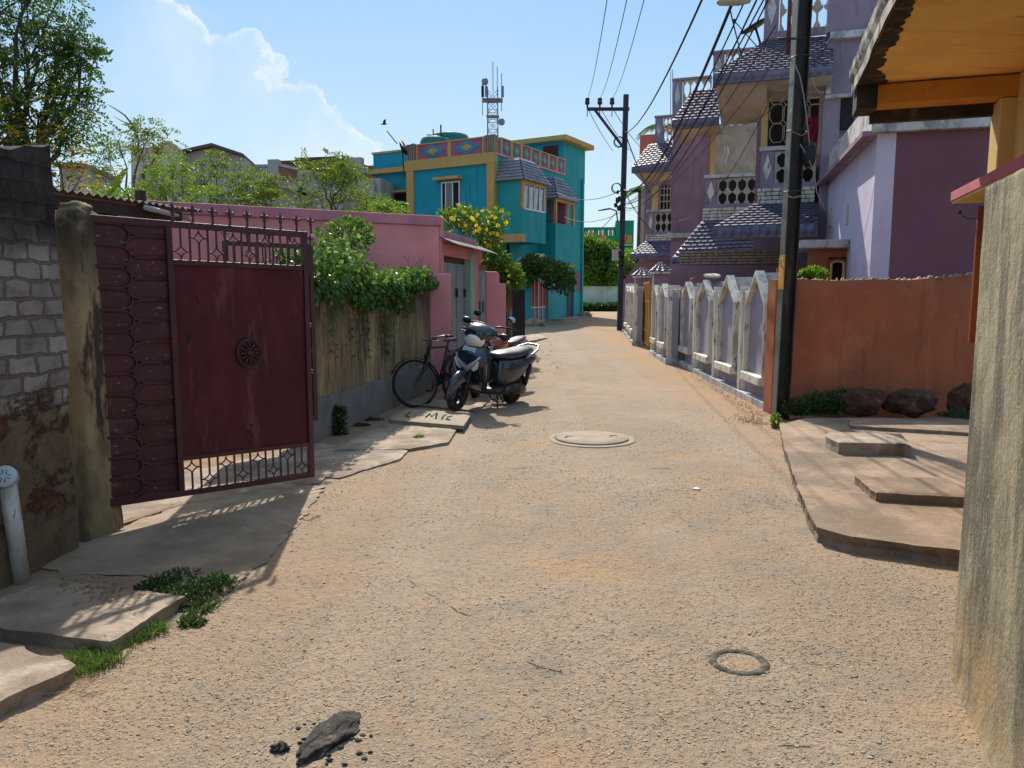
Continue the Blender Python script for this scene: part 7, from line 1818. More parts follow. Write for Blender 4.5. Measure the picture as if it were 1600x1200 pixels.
# ================================================================ bicycles
def bicycle(rear, front, lean, steer, label, z0=0):
    M = vehM(rear, front, lean, z0); bk = empty('bicycle', M @ Vector((0, 0, 0)), label, 'bicycle', 'roadster bicycles by the wall')
    wb = 1.14; r = .335; m_bf = m_iron
    hd = Vector((wb - .22, 0, .80)); ax_s = Vector((-.35, 0, .94)).normalized()
    MG = M @ Matrix.Translation(hd) @ Matrix.Rotation(R(steer), 4, ax_s) @ Matrix.Translation(-hd)
    for Mx, cx in ((M, 0), (MG, wb)):
        m = MB(Mx); m.ring((cx, 0, r), (0, 1, 0), r - .018, .018, 56, 8); ty = m.build('wheel', m_tyre, bk)
        m = MB(Mx); m.ring((cx, 0, r), (0, 1, 0), r - .045, .010, 48, 6, flat=1.6); m.build('rim', m_chromeD, ty)
        m = MB(Mx)
        for k in range(28):
            a = 2 * math.pi * k / 28; q = .03 if k % 2 else -.03; a2 = a + (.6 if k % 4 < 2 else -.6)
            m.tube([(cx + .02 * math.cos(a2), q, r + .02 * math.sin(a2)), (cx + (r - .045) * math.cos(a), 0, r + (r - .045) * math.sin(a))], .0016, 4, False)
        m.lathe([(.012, -.05), (.022, -.035), (.014, 0), (.022, .035), (.012, .05)], (cx, 0, r), (0, 1, 0), 12); m.build('spokes', m_chromeD, ty)
        m = MB(Mx); a0, a1 = (R(-5), R(175)) if cx == 0 else (R(25), R(165))
        def mg(u, v, cx=cx, a0=a0, a1=a1): a = lerp(a0 + (.35 if cx == 0 else 0), a1 + (.5 if cx == 0 else .25), u); w = math.pi * (v - .5); rr = r + .022 + .012 * math.cos(w); return (cx + rr * math.cos(a), .030 * math.sin(w), r + rr * math.sin(a))
        m.grid(mg, 30, 6); m.build('mudguard', m_bf, bk)
    bb = (.45, 0, .29); st = (.30, 0, .80); hb = (wb - .20, 0, .66); ht_ = (wb - .26, 0, .82)
    m = MB(M)
    for a, b in ((bb, st), (st, ht_), ((bb[0], 0, bb[2]), hb), (hb, (ht_[0], 0, ht_[2] + .03))): m.tube([a, b], .0155, 8)
    for q in (-.05, .05): m.tube([bb, (0, q, r)], .010, 6); m.tube([(.305, q * .4, .77), (0, q, r)], .009, 6)
    m.tube([(.30, 0, .78), (.285, 0, .87)], .013, 8); m.build('frame', m_bf, bk)
    m = MB(MG); hx = Vector((wb - .22, 0, .70))
    for q in (-1, 1): m.tube([(wb - .20, q * .035, .70), (wb - .15, q * .05, .52), (wb - .03, q * .05, .38), (wb, q * .05, r)], [.012, .012, .010, .009], 6)
    m.box(wb - .23, wb - .17, -.045, .045, .69, .72); m.tube([(wb - .22, 0, .70), (wb - .29, 0, .92)], .015, 8); m.build('fork', m_bf, bk)
    m = MB(MG); top = Vector((wb - .295, 0, .93))
    for q in (-1, 1): m.tube([top, top + Vector((.06, q * .02, .0)), top + Vector((.08, q * .12, .01)), top + Vector((.02, q * .22, .02)), top + Vector((-.08, q * .26, .03)), top + Vector((-.16, q * .26, .025))], .011, 8)
    hbr = m.build('handlebar', m_chromeD, bk)
    m = MB(MG)
    for q in (-1, 1): m.tube([top + Vector((-.09, q * .26, .03)), top + Vector((-.21, q * .26, .022))], .016, 8)
    m.build('grip', m_blk2, hbr)
    m = MB(MG)
    for q in (-1, 1): m.tube([top + Vector((-.06, q * .235, -.02)), top + Vector((.04, q * .10, -.03)), top + Vector((.05, 0, -.04)), (wb - .17, 0, .70)], .005, 5)
    m.build('brake_rod', m_chromeD, hbr)
    m = MB(M)
    for (x, w_, h_) in (): pass
    m.loft([((.42, 0, .895), (0, .018, 0), (0, 0, .014), 2.2), ((.34, 0, .90), (0, .028, 0), (0, 0, .02), 2.2), ((.26, 0, .905), (0, .075, 0), (0, 0, .024), 2.4), ((.19, 0, .915), (0, .10, 0), (0, 0, .026), 2.5), ((.14, 0, .92), (0, .085, 0), (0, 0, .016), 2.3)], 18); sd2 = m.build('saddle', m_seat, bk)
    m = MB(M)
    for q in (-1, 1):
        m.ring((.17, q * .05, .865), (0, 0, 1), .02, .005, 12, 5); m.ring((.17, q * .05, .885), (0, 0, 1), .02, .005, 12, 5)
    m.build('saddle_spring', m_chromeD, sd2)
    m = MB(M)
    for q in (-1, 1): m.tube([(.22, q * .06, .70), (-.20, q * .06, .72)], .006, 5); m.tube([(-.16, q * .06, .72), (0, q * .06, r)], .006, 5)
    for x in (-.2, -.08, .05, .18): m.tube([(x, -.06, .715), (x, .06, .715)], .005, 5)
    m.tube([(-.2, -.06, .72), (-.22, 0, .78), (-.2, .06, .72)], .005, 5); m.build('carrier', m_bf, bk)
    m = MB(M); m.ring((bb[0], -.045, bb[2]), (0, 1, 0), .09, .006, 26, 5); m.tube([(bb[0], -.06, bb[2]), (bb[0] + .10, -.06, bb[2] - .13)], .008, 6); m.tube([(bb[0], .06, bb[2]), (bb[0] - .10, .06, bb[2] + .13)], .008, 6)
    m.box(bb[0] + .05, bb[0] + .15, -.13, -.065, bb[2] - .145, bb[2] - .12); m.box(bb[0] - .15, bb[0] - .05, .065, .13, bb[2] + .12, bb[2] + .145); m.build('crank', m_bf, bk)
    m = MB(M); m.prism([(bb[0] + .11, bb[2] - .10), (bb[0] + .11, bb[2] + .10), (0, r + .05), (-.05, r), (0, r - .05)], -.05, -.035); m.build('chain_case', m_bf, bk)
    m = MB(M); m.tube([(-.0, .06, r), (-.12, .13, .02), (-.12, -.13, .02), (0, -.06, r)], .007, 6); m.build('stand', m_bf, bk)
    return bk
m_chromeD = glossy('dull_chrome', (.20, .20, .20), .38, .8)
b1 = bicycle(Vector((-.93, 11.45, 0)), Vector((-1.33, 10.42, 0)), 7, -42, 'black roadster bicycle leaning near the mouldy wall, front wheel turned towards the wall')
b2_ = bicycle(Vector((-.42, 13.3, 0)), Vector((-.80, 12.22, 0)), 6, -20, 'older roadster bicycle with dull bars, behind the scooter in front of the grey doors')
# ================================================================ vegetation
L_mor = leafmat('drumstick_leaf', (.035, .085, .014), (.10, .17, .03), (.22, .22, .04), .45)
L_dark = leafmat('dark_leaf', (.018, .05, .010), (.05, .11, .018), (.10, .14, .03), .4)
L_vine = leafmat('creeper_leaf', (.025, .085, .015), (.10, .21, .04), (.20, .28, .07), .35, .3)
L_grass = leafmat('grass_blade', (.035, .085, .015), (.09, .165, .03), (.24, .20, .09), .3)
L_weed = leafmat('weed_leaf', (.022, .055, .016), (.07, .13, .04), (.12, .12, .05), .3)
L_lime = leafmat('lime_leaf', (.055, .13, .02), (.13, .22, .035), None, .42)
L_flow = leafmat('yellow_petal', (.75, .62, .02), (.85, .75, .06), None, .3)
L_shr = leafmat('shrub_leaf', (.03, .085, .012), (.09, .17, .025), (.16, .22, .05), .4)
L_yel = leafmat('yellowing_leaf', (.12, .15, .02), (.30, .24, .03), (.25, .12, .03), .45)
def rdir(r_):
    z = r_.uniform(-1, 1); a = r_.uniform(0, 6.2832); q = math.sqrt(1 - z * z); return Vector((q * math.cos(a), q * math.sin(a), z))
def leaf(mb, p, d, n, L, W, fold=.25):
    d = d.normalized(); s = d.cross(n); s = s.normalized() if s.length > 1e-4 else d.orthogonal().normalized(); n = s.cross(d).normalized()
    a = p; b = p + d * L * .45 + s * W + n * W * fold; c = p + d * L - n * L * .12; e = p + d * L * .45 - s * W + n * W * fold
    k = len(mb.v); mb.v.extend([a, b, c, e]); mb.f.append([k, k + 1, k + 2]); mb.f.append([k, k + 2, k + 3]); mb.m += [0, 0]; mb.sm += [False, False]
def leaflet(mb, p, d, s, L, W):   # rhomb
    k = len(mb.v); mb.v.extend([p, p + d * L * .5 + s * W, p + d * L, p + d * L * .5 - s * W]); mb.f.append([k, k + 1, k + 2, k + 3]); mb.m.append(0); mb.sm.append(False)
def frond(mb, p, d, r_, L=.35, pairs=6, ll=.03, droop=.5, sub=True):
    """feathery compound leaf: leaflets both sides of short side stalks"""
    d = d.normalized(); s = d.cross(Vector((0, 0, 1))); s = s.normalized() if s.length > .05 else Vector((1, 0, 0))
    for i in range(pairs):
        t = (i + 1) / pairs; q = p + d * L * t + Vector((0, 0, -droop * L * t * t))
        for sg in (-1, 1):
            if sub:
                sl = L * .38 * (1.15 - t * .75); dd = (s * sg + d * .55 + Vector((0, 0, r_.uniform(-.3, .05)))).normalized()
                nk = max(2, int(sl / (ll * .8)))
                for k in range(1, nk + 1):
                    u = q + dd * sl * k / nk; x = (d * .6 + s * sg * .3 + rdir(r_) * .55).normalized(); w = x.cross(dd + rdir(r_) * .5); w = w.normalized() if w.length > .05 else s
                    leaflet(mb, u, x, w, ll * r_.uniform(.8, 1.3), ll * .34)
                    if k < nk: x2 = (-d * .5 + rdir(r_) * .6).normalized(); leaflet(mb, u, x2, w, ll * r_.uniform(.7, 1.1), ll * .34)
            else:
                x = (s * sg + d * .4 + rdir(r_) * .3).normalized(); w = x.cross(Vector((0, 0, 1)) + rdir(r_) * .4).normalized(); leaflet(mb, q, x, w, ll * r_.uniform(.8, 1.2), ll * .3)
def limb(mb, a, b, r0, r1, r_, wob=.06, n=5):
    pts = [a]; L = (b - a).length
    for i in range(1, n): pts.append(a.lerp(b, i / n) + rdir(r_) * L * wob)
    pts.append(b); mb.tube(pts, [lerp(r0, r1, i / n) for i in range(n + 1)], 7); return pts
def tree(name, label, cat, base, ends, trunk_top, tr, seed, nf, fl, pairs, ll, mat, spread=.5, group=None, extra=None, sub=True, barkm=None):
    """ends: list of (point, radius) crown clumps, each reached by a limb"""
    r_ = random.Random(seed); base = Vector(base); o = empty(name, base, label, cat, group)
    t = MB(); tt = Vector(trunk_top); pts = limb(t, base, tt, tr, tr * .6, r_, .03); cr = MB()
    for (e, rad) in ends:
        e = Vector(e); src = tt if r_.random() < .6 else pts[-2]
        lp = limb(t, src, e, tr * .45, tr * .09, r_, .05)
        tips = [e]
        for k in range(7):
            q = lp[r_.choice((2, 3, 4))].lerp(e, .5) if k < 4 else e
            b = e + Vector((r_.uniform(-1, 1) * rad, r_.uniform(-1, 1) * rad, r_.uniform(-.6, .8) * rad)); limb(t, q, b, tr * .12, tr * .03, r_, .06, 4); tips.append(b)
        for k in range(nf):
            c = r_.choice(tips); off = rdir(r_); p = c + off * rad * spread * r_.random() ** .6
            d = (off + Vector((0, 0, .25)) + rdir(r_) * .5); frond(cr, p, d, r_, fl * r_.uniform(.7, 1.3), pairs, ll, r_.uniform(.2, .8), sub)
    t.build('trunk', barkm or m_bark, o); cr.build('crown', mat, o); return o
# big tree at the upper left (behind the block wall)
Yt = 9.0
def pt(u, v, Y=Yt): return PY(u, v, Y)
tree('broad_tree', 'tall feathery tree filling the upper left corner behind the block wall', 'tree', (-6.4, 9.6, 0),
     [(pt(-30, 60, 8.6), .75), (pt(30, 30, 9.2), .55), (pt(15, 130, 8.8), .6), (pt(62, 95, 9.0), .42), (pt(100, 75, 9.1), .25), (pt(60, 180, 9.1), .48), (pt(10, 215, 8.8), .55), (pt(95, 205, 9.0), .33), (pt(55, 245, 9.4), .5), (pt(-60, 180, 9.2), .8), (pt(-20, -30, 9.0), .7), (pt(45, -10, 9.0), .4), (pt(127, 90, 9.0), .12), (pt(85, 150, 9.1), .3)],
     (-6.0, 9.4, 2.3), .12, 11, 58, .22, 5, .034, L_dark, .62)
tree('broad_tree', 'yellowing leafy tree just right of the block wall top', 'tree', (-5.3, 8.6, 0), [(pt(95, 262, 8.6), .30), (pt(60, 285, 8.6), .3), (pt(20, 210, 8.2), .42), (pt(100, 300, 8.6), .22), (pt(0, 250, 8.2), .4)], (-5.1, 8.6, 1.9), .06, 12, 50, .2, 4, .055, L_yel, .6, sub=False)
# drumstick trees behind the shed and pink wall
Ym = 15.5
def pm(u, v, Y=Ym): return PY(u, v, Y)
GD = 'drumstick trees behind the pink wall'
def dtree(u, base_v, ends, seed, label, Y, nf=34, mat=L_mor, fl=.36, ll=.05, dv=20):
    nf = int(nf * .75)
    b = pm(u, 330, Y); tree('drumstick_tree', label, 'tree', (b.x, b.y, 0), [(pm(a, c + dv, Y + random.Random(a).uniform(-.5, .5)), r_ * .68 * Y / 15.5) for a, c, r_ in ends], (b.x, b.y, pm(u, 318, Y).z), .06, seed, nf, fl * .8 * Y / 15.5, 5, ll * .85 * Y / 15.5, mat, .6, GD)
dtree(205, 320, [(165, 235, .35), (185, 212, .25), (215, 200, .15), (235, 195, .22), (250, 220, .3), (225, 245, .3), (160, 262, .4)], 21, 'tall sparse drumstick tree with a bare drooping twig at its top', 17, 24, dv=8)
dtree(270, 320, [(215, 285, .55), (255, 262, .45), (285, 280, .5), (240, 305, .5), (300, 300, .45), (275, 240, .25)], 22, 'bright yellow-green drumstick tree over the corrugated roof', 14, 48, L_lime)
dtree(330, 320, [(320, 260, .45), (345, 285, .5), (310, 300, .5), (330, 235, .18)], 23, 'middle drumstick tree in front of the beige house', 16, 40)
dtree(385, 320, [(370, 285, .55), (400, 290, .55), (385, 262, .4), (420, 300, .4), (425, 272, .2)], 24, 'rounded drumstick tree below the grey balustrade', 17, 46)
dtree(518, 320, [(490, 250, .25), (515, 265, .55), (540, 250, .35), (500, 290, .5), (535, 295, .5), (520, 235, .22), (480, 310, .45), (547, 238, .15)], 25, 'upright drumstick tree in front of the grey terrace', 20, 36)
dtree(570, 320, [(575, 300, .3), (560, 318, .35), (590, 312, .3), (565, 285, .12)], 26, 'thin drumstick tree left of the teal house', 21, 22)
dtree(607, 325, [(600, 315, .35), (615, 322, .3), (604, 308, .22)], 27, 'lime green leafy bush top before the teal wing', 19, 36, L_lime)
dtree(145, 320, [(150, 295, .35), (180, 300, .4), (205, 305, .35)], 28, 'low drumstick foliage beside the banana plant', 13, 40, L_lime)
tw_ = MB(); tw_.tube([pm(215, 215, 17), pm(207, 195, 17), pm(195, 180, 17), pm(180, 170, 17), pm(168, 163, 17)], [.03, .022, .017, .012, .006], 6); tw_.tube([pm(207, 195, 17), pm(192, 190, 17), pm(178, 182, 17)], [.015, .01, .005], 5)
o_ = [o for o in bpy.data.objects if o.name.startswith('drumstick_tree')][0]; tw_.build('bare_twig', m_bark, o_)
# banana plant
def blade(mb, base, d, L, W, r_, droop=.6, n=9):
    d = d.normalized(); s = d.cross(Vector((0, 0, 1))).normalized(); pts = []
    for i in range(n + 1):
        t = i / n; c = base + d * L * t + Vector((0, 0, -droop * L * t * t)); w = W * math.sin(math.pi * (t * .93 + .05)) ** .6
        pts.append((c + s * w + Vector((0, 0, w * .3)), c, c - s * w + Vector((0, 0, w * .3))))
    k = len(mb.v)
    for a in pts: mb.v.extend(a)
    for i in range(n):
        for j in range(2): mb.f.append([k + i * 3 + j, k + i * 3 + j + 1, k + i * 3 + 3 + j + 1, k + i * 3 + 3 + j]); mb.m.append(0); mb.sm.append(True)
bp = PY(165, 330, 12.5); ba = empty('banana_plant', (bp.x, bp.y, 0), 'banana plant with one broad upright leaf above the corrugated roof', 'plant'); r_ = random.Random(3)
mb = MB(); mb.tube([(bp.x, bp.y, 0), (bp.x, bp.y, 1.9)], [.10, .06], 10); mb.build('stem', m_bark, ba)
mb = MB(); b0 = Vector((bp.x, bp.y, 1.9))
tipv = PY(198, 262, 12.5)
blade(mb, PY(168, 310, 12.5), tipv - PY(168, 310, 12.5), .62, .11, r_, .05); blade(mb, PY(150, 315, 12.5), Vector((-.4, -.1, 1)), .5, .10, r_, .5)
for k in range(4): blade(mb, b0 + Vector((0, 0, .2)), Vector((r_.uniform(-1, 1), r_.uniform(-.6, .6), .6)), .8, .12, r_, .7)
mb.build('leaves', L_dark, ba)
# palm behind the mauve house
for (u, v, Y, lb) in ((1034, 196, 36, 'palm crown peeping over the mauve roof'), (1002, 295, 34, 'palm fronds hanging beside the far mauve house corner')):
    c = PY(u, v, Y); o = empty('palm_tree', (c.x, c.y, 0), lb, 'palm'); mb = MB(); mb.tube([(c.x, c.y, 0), (c.x, c.y, c.z)], [.2, .13], 8); mb.build('trunk', m_bark, o)
    mb = MB(); r_ = random.Random(int(u)); PL = 1.15 if Y > 35 else .8
    for k in range(13):
        a = k * 2.4; d = Vector((math.cos(a), math.sin(a), r_.uniform(.1, .9))).normalized(); s = d.cross(Vector((0, 0, 1))).normalized()
        for i in range(22):
            t = i / 22; p = c + d * PL * t + Vector((0, 0, -PL * .65 * t * t))
            for q in (-1, 1): x = (s * q + d * .5 + Vector((0, 0, -.8))).normalized(); leaflet(mb, p, x, d, .3, .02)
    mb.build('fronds', L_dark, o)
# ---- creeper on the mouldy wall
r_ = random.Random(31); vn = empty('creeper', FM.W(1.5, 0, 1.3), 'dense heart-leaved creeper spilling over the top of the mouldy wall', 'creeper')
mb = MB(); st = MB()
def topz_v(s):  # crest and hem of the creeper along the wall
    q = s / LM; crest = lerp(.30, .10, q) + (.10 * math.sin(q * 9) if q < .9 else 0) + (.18 if .10 < q < .32 else 0) * math.sin(math.pi * clamp((q - .10) / .22))
    hem = [.26, .36, .30, .40, .40, .33, .28, .20, .14, .10, .06][min(10, int(q * 10))]
    return crest, hem
n_l = 0
while n_l < 5200:
    s = r_.uniform(-.25, LM * .985) ; q = s / LM
    crest, hem = topz_v(max(0, s)); u = r_.random() ** .8
    hem *= clamp(.78 + 1.0 * noise.noise(Vector((s * 2.1, 4, 0))), .35, 1.25)
    z = 1.74 + crest - u * (crest + hem) 
    if z > 1.74: d = r_.uniform(-.16, .35)
    else: d = -.04 - r_.random() * .13 * (1 - .6 * clamp((1.74 - z) / max(.1, hem)))
    if r_.random() > clamp(.75 + noise.noise(Vector((s * 4, z * 4, 1))), .2, 1): continue
    p = FM.W(s, d, z); nd = (-FM.e2 * (1.0 if z < 1.74 else .5) + Vector((0, 0, .7)) + rdir(r_) * .6).normalized()
    dn = (Vector((0, 0, -.7)) + rdir(r_) * .95); leaf(mb, p, dn, nd, r_.uniform(.055, .10), r_.uniform(.024, .042), .3); n_l += 1
# hanging strings with leaves
for k in range(34):
    s = r_.choice((.25, .45, .9, 1.1, 1.5, 2.1, 2.4, 3.0, 3.4)) + r_.uniform(-.15, .15); L0 = r_.uniform(.5, 1.15) if s < 2.6 else r_.uniform(.2, .55); p = FM.W(s, -.04, 1.6); pts = [p]
    for i in range(8): p = p + Vector((r_.uniform(-.02, .02), r_.uniform(-.02, .02), -L0 / 8)); pts.append(p)
    st.tube(pts, .0025, 4)
    for i in range(int(L0 * 26)):
        j = r_.randrange(1, 8); leaf(mb, pts[j] + rdir(r_) * .025, Vector((0, 0, -1)) + rdir(r_) * .8, -FM.e2 + rdir(r_) * .6, .05, .018)
for k in range(46):
    s = r_.uniform(0, LM); p = FM.W(s, r_.uniform(-.1, .2), 1.74 + topz_v(s)[0] * .8); d = Vector((r_.uniform(-1, 1), r_.uniform(-.5, .5), 1)).normalized(); pts = [p]
    for i in range(5): d = (d + rdir(r_) * .35 + Vector((0, 0, -.12))).normalized(); pts.append(pts[-1] + d * .05)
    st.tube(pts, .0022, 4)
mb.build('leaves', L_vine, vn); st.build('stems', surf('reddish_tendril', (.22, .10, .04), .8, .2, 9, [], 0), vn)
# bush tuft standing above the creeper
r_ = random.Random(8); tb = PY(548, 385, 9.9); o = empty('bush', (tb.x, tb.y, 0), 'leafy bush tuft rising above the creeper in front of the pink wall', 'bush'); mb = MB(); st = MB()
st.tube([(tb.x, tb.y, 0), (tb.x, tb.y, 1.9)], .03, 6)
for k in range(900):
    d = rdir(r_); p = PY(545, 368, 9.9) + Vector((d.x * .33, d.y * .2, d.z * .22)) * r_.random() ** .4; leaf(mb, p, d + rdir(r_) * .5 + Vector((0, 0, .3)), rdir(r_), .065, .015)
mb.build('leaves', L_vine, o); st.build('stem', m_bark, o)
# ---- yellow flowering shrub
def shrub(name, label, cat, clumps, nleaf, nflow, seed, base, mat=None, lw=(.10, .028), Yd=.25, fl=L_flow, fs=.045):
    r_ = random.Random(seed); o = empty(name, base, label, cat); mb = MB(); fm = MB(); st = MB(); b = Vector(base)
    for (c, rx, rz, wgt) in clumps:
        c = Vector(c); limb(st, b + Vector((r_.uniform(-.1, .1), 0, 0)), c, .03, .008, r_, .04)
        for k in range(int(nleaf * wgt)):
            d = rdir(r_); q = r_.random() ** .45; p = c + Vector((d.x * rx, d.y * Yd * 2, d.z * rz)) * q; leaf(mb, p, d + rdir(r_) * .6, rdir(r_) + Vector((0, -.5, .5)), lw[0] * r_.uniform(.7, 1.3), lw[1])
        for k in range(int(nflow * wgt)):
            d = rdir(r_); 
            if d.y > .4: d.y = -d.y
            p = c + Vector((d.x * rx, d.y * Yd * 2, d.z * rz)) * r_.uniform(.8, 1.12); a0 = r_.random() * 6; nn = (d + Vector((0, -.5, .2))).normalized(); e = nn.orthogonal().normalized(); f = nn.cross(e)
            for j in range(5):
                a = a0 + j * 1.2566; leaf(fm, p, (e * math.cos(a) + f * math.sin(a)) + nn * .4, nn, fs, fs * .42, .1)
    st.build('stems', m_bark, o); mb.build('leaves', mat or L_shr, o)
    if nflow: fm.build('flowers', fl, o)
    return o
Ys = 17.5
def ps(u, v, Y=Ys): return PY(u, v, Y)
shrub('flowering_shrub', 'tall shrub covered in yellow flowers over the pink doorways', 'shrub',
      [(ps(700, 345), .28, .28, 1.2), (ps(718, 338), .3, .25, 1.1), (ps(733, 352), .25, .22, .8), (ps(757, 352), .32, .38, 1.4), (ps(778, 345), .25, .3, 1.0), (ps(765, 375), .28, .3, 1.1), (ps(735, 340), .22, .2, .5), (ps(757, 400), .3, .32, 1.3), (ps(745, 425), .3, .25, .9)], 230, 11, 41, (ps(755, 430).x, Ys, 0), fs=.055)
shrub('leafy_shrub', 'glossy green shrub leaning over the stepped pink wall end', 'shrub', [(ps(775, 405, 17.2), .3, .2, 1), (ps(790, 425, 17.2), .32, .22, 1.2), (ps(800, 438, 17.2), .25, .18, 1), (ps(780, 432, 17.4), .3, .22, .8)], 480, 2, 42, (ps(795, 440, 17.2).x, 17.2, 0), lw=(.12, .03))
# creeper over the teal gateway
shrub('creeper', 'dark creeper draped over the teal gateway and garden wall', 'creeper', [(PY(828, 418, 29.6), .5, .4, 1), (PY(842, 424, 29.6), .5, .35, .8), (PY(858, 420, 30.2), .6, .35, 1), (PY(870, 425, 31), .6, .4, 1.2), (PY(882, 432, 31.5), .5, .45, 1), (PY(822, 432, 29.5), .35, .4, .7), (PY(884, 443, 32), .35, .5, .8), (PY(832, 408, 29.6), .25, .25, .5), (PY(866, 440, 30.6), .45, .35, .8), (PY(850, 412, 30), .4, .2, .5)], 300, 0, 43, (PY(866, 450, 30.8).x, 30.9, gz(30) + 2.0), mat=L_dark, lw=(.16, .05))
# far trees
def ball_tree(name, label, base, clumps, n, seed, mat, lw, yd=1.2, trunk=.18):
    r_ = random.Random(seed); o = empty(name, base, label, 'tree'); mb = MB(); st = MB(); b = Vector(base)
    for (c, rx, rz) in clumps:
        c = Vector(c); limb(st, b, c, trunk, trunk * .2, r_, .05)
        for k in range(n):
            d = rdir(r_); p = c + Vector((d.x * rx, d.y * yd, d.z * rz)) * r_.uniform(.55, 1.05); leaf(mb, p, d + rdir(r_), rdir(r_), lw * r_.uniform(.7, 1.3), lw * .3)
    st.build('trunk', m_bark, o); mb.build('crown', mat, o)
ball_tree('mango_tree', 'bushy dark green tree behind the far pale wall, left of the utility pole', (PY(935, 450, 57).x, 57, 1), [(PY(925, 395, 57), 1.3, 1.1), (PY(940, 405, 57), 1.5, 1.3), (PY(952, 420, 57), 1.4, 1.2), (PY(922, 425, 57), 1.4, 1.2), (PY(918, 385, 58), 1.0, .8), (PY(940, 430, 56), 1.6, 1.0), (PY(955, 400, 58), 1.0, 1.0)], 900, 51, L_shr, .30)
ball_tree('mango_tree', 'lighter green tree behind the far pole, in front of the green building', (PY(978, 440, 55).x, 55, 1), [(PY(978, 425, 55), 1.2, 1.1), (PY(985, 412, 55), 1.0, 1.0), (PY(970, 435, 55), 1.0, .9)], 700, 52, L_lime, .26)
# hedge at the far wall foot
r_ = random.Random(6); mb = MB()
for k in range(4200):
    p = PY(r_.uniform(905, 985), 482, 51.6 + r_.uniform(-.7, .5)); p.z = gz(51.5) + r_.random() ** .8 * .5; leaf(mb, p, rdir(r_), rdir(r_), .2, .06)
tag(mb.build('hedge', L_dark), 'low dark hedge along the foot of the far pale wall', 'hedge')
# ---- weeds and grass
def tuft(mb, c, R_, n, h, r_, w=.004, bend=.6):
    for k in range(n):
        a = r_.random() * 6.28; q = R_ * r_.random() ** .6; p = Vector((c.x + math.cos(a) * q, c.y + math.sin(a) * q, c.z)); d = Vector((r_.uniform(-bend, bend), r_.uniform(-bend, bend), 1)).normalized(); s = d.orthogonal().normalized(); H = h * r_.uniform(.5, 1.15)
        m_ = p + d * H * .55; t_ = p + d * H + Vector((d.x, d.y, -.35)) * H * .35; i = len(mb.v)
        mb.v.extend([p - s * w, p + s * w, m_ + s * w * .8, m_ - s * w * .8, t_]); mb.f.extend([[i, i + 1, i + 2, i + 3], [i + 3, i + 2, i + 4]]); mb.m += [0, 0]; mb.sm += [False, False]
r_ = random.Random(61); mb = MB()
for (u, v, rr) in ((128, 1035, .05), (150, 1025, .07), (175, 1012, .08), (200, 1003, .07), (222, 996, .06), (240, 990, .04), (140, 1050, .05), (165, 1040, .05), (215, 985, .05)):
    c = G(u, v); tuft(mb, c, rr * 1.4, 260, .075, r_, .0022, .9)
tag(mb.build('grass', L_grass), 'bright green grass growing at the foot of the sunlit slab', 'grass', kind='stuff')
mb = MB(); r_ = random.Random(62)
for (u, v, rr, hz_) in ((300, 935, .10, .10), (330, 925, .09, .11), (275, 950, .07, .07), (255, 915, .07, .07), (245, 965, .05, .05), (285, 905, .06, .06), (315, 955, .06, .06), (300, 978, .035, .04), (235, 925, .05, .06), (270, 935, .07, .07), (340, 915, .05, .08)):
    c = G(u, v)
    for k in range(330):
        d = rdir(r_); p = c + Vector((d.x * rr * 1.6, d.y * rr * 1.5, abs(d.z) * hz_ * .75)) * r_.random() ** .45; leaf(mb, p, d + Vector((0, 0, .4)) + rdir(r_) * .6, rdir(r_), .028 * r_.uniform(.5, 1.3), .008)
tag(mb.build('weeds', L_weed), 'dark small-leaved weeds between the gate apron and the drain slab', 'weeds', kind='stuff')
def weedbush(label, pts, n, lw, seed, mat=L_weed, base=None, name='weed_bush'):
    r_ = random.Random(seed); mb = MB(); st = MB(); b = base or pts[0][0]
    for (c, rr, hz_) in pts:
        for k in range(6): limb(st, Vector((c.x + r_.uniform(-.3, .3) * rr, c.y, b.z)), c + Vector((r_.uniform(-rr, rr), r_.uniform(-rr, rr), hz_ * r_.random())), .005, .002, r_, .05, 3)
        for k in range(n):
            d = rdir(r_); p = c + Vector((d.x * rr, d.y * rr * .7, d.z * hz_)) * r_.random() ** .4
            if p.z < b.z: p.z = b.z + .01
            leaf(mb, p, d + rdir(r_) * .7 + Vector((0, 0, .3)), rdir(r_), lw, lw * .3)
    o = empty(name, b, label, 'weed'); mb.build('leaves', mat, o); st.build('stems', m_bark, o)
Bq = Vector((3.5, 9.3, .1))
weedbush('low dark bush at the foot of the steel pole and orange wall', [(PY(1245, 640, 9.25), .17, .14), (PY(1275, 635, 9.3), .2, .17), (PY(1300, 635, 9.3), .2, .18), (PY(1318, 630, 9.4), .15, .18)], 900, .045, 71, L_weed, Bq)
p_ = G(1212, 670); weedbush('small fresh green weed at the corner of the platform beside the pole', [(p_ + Vector((0, 0, .08)), .06, .09)], 240, .035, 72, L_lime, p_)
p_ = G(1293, 833); weedbush('tiny dark weed at the near corner of the platform', [(p_ + Vector((0, 0, .03)), .07, .04)], 260, .02, 73, L_weed, p_)
p_ = G(528, 700); weedbush('broad-leaved weed against the grey plinth', [(PY(530, 650, 8.3), .08, .1), (PY(527, 675, 8.3), .1, .12)], 170, .06, 74, L_weed, Vector((PY(528, 690, 8.3).x, 8.3, 0)))
p_ = G(655, 690); weedbush('small bright weed growing out of the crack beside the drain slabs', [(p_ + Vector((0, 0, .03)), .07, .035)], 180, .03, 75, L_lime, p_)
p_ = G(562, 668); weedbush('dry dark clump of weeds at the foot of the plinth', [(PY(560, 672, 8.9), .14, .07), (PY(580, 660, 9.3), .16, .06)], 350, .03, 76, leafmat('dry_leaf', (.05, .035, .02), (.10, .08, .05)), Vector((PY(560, 680, 8.9).x, 8.9, 0)))
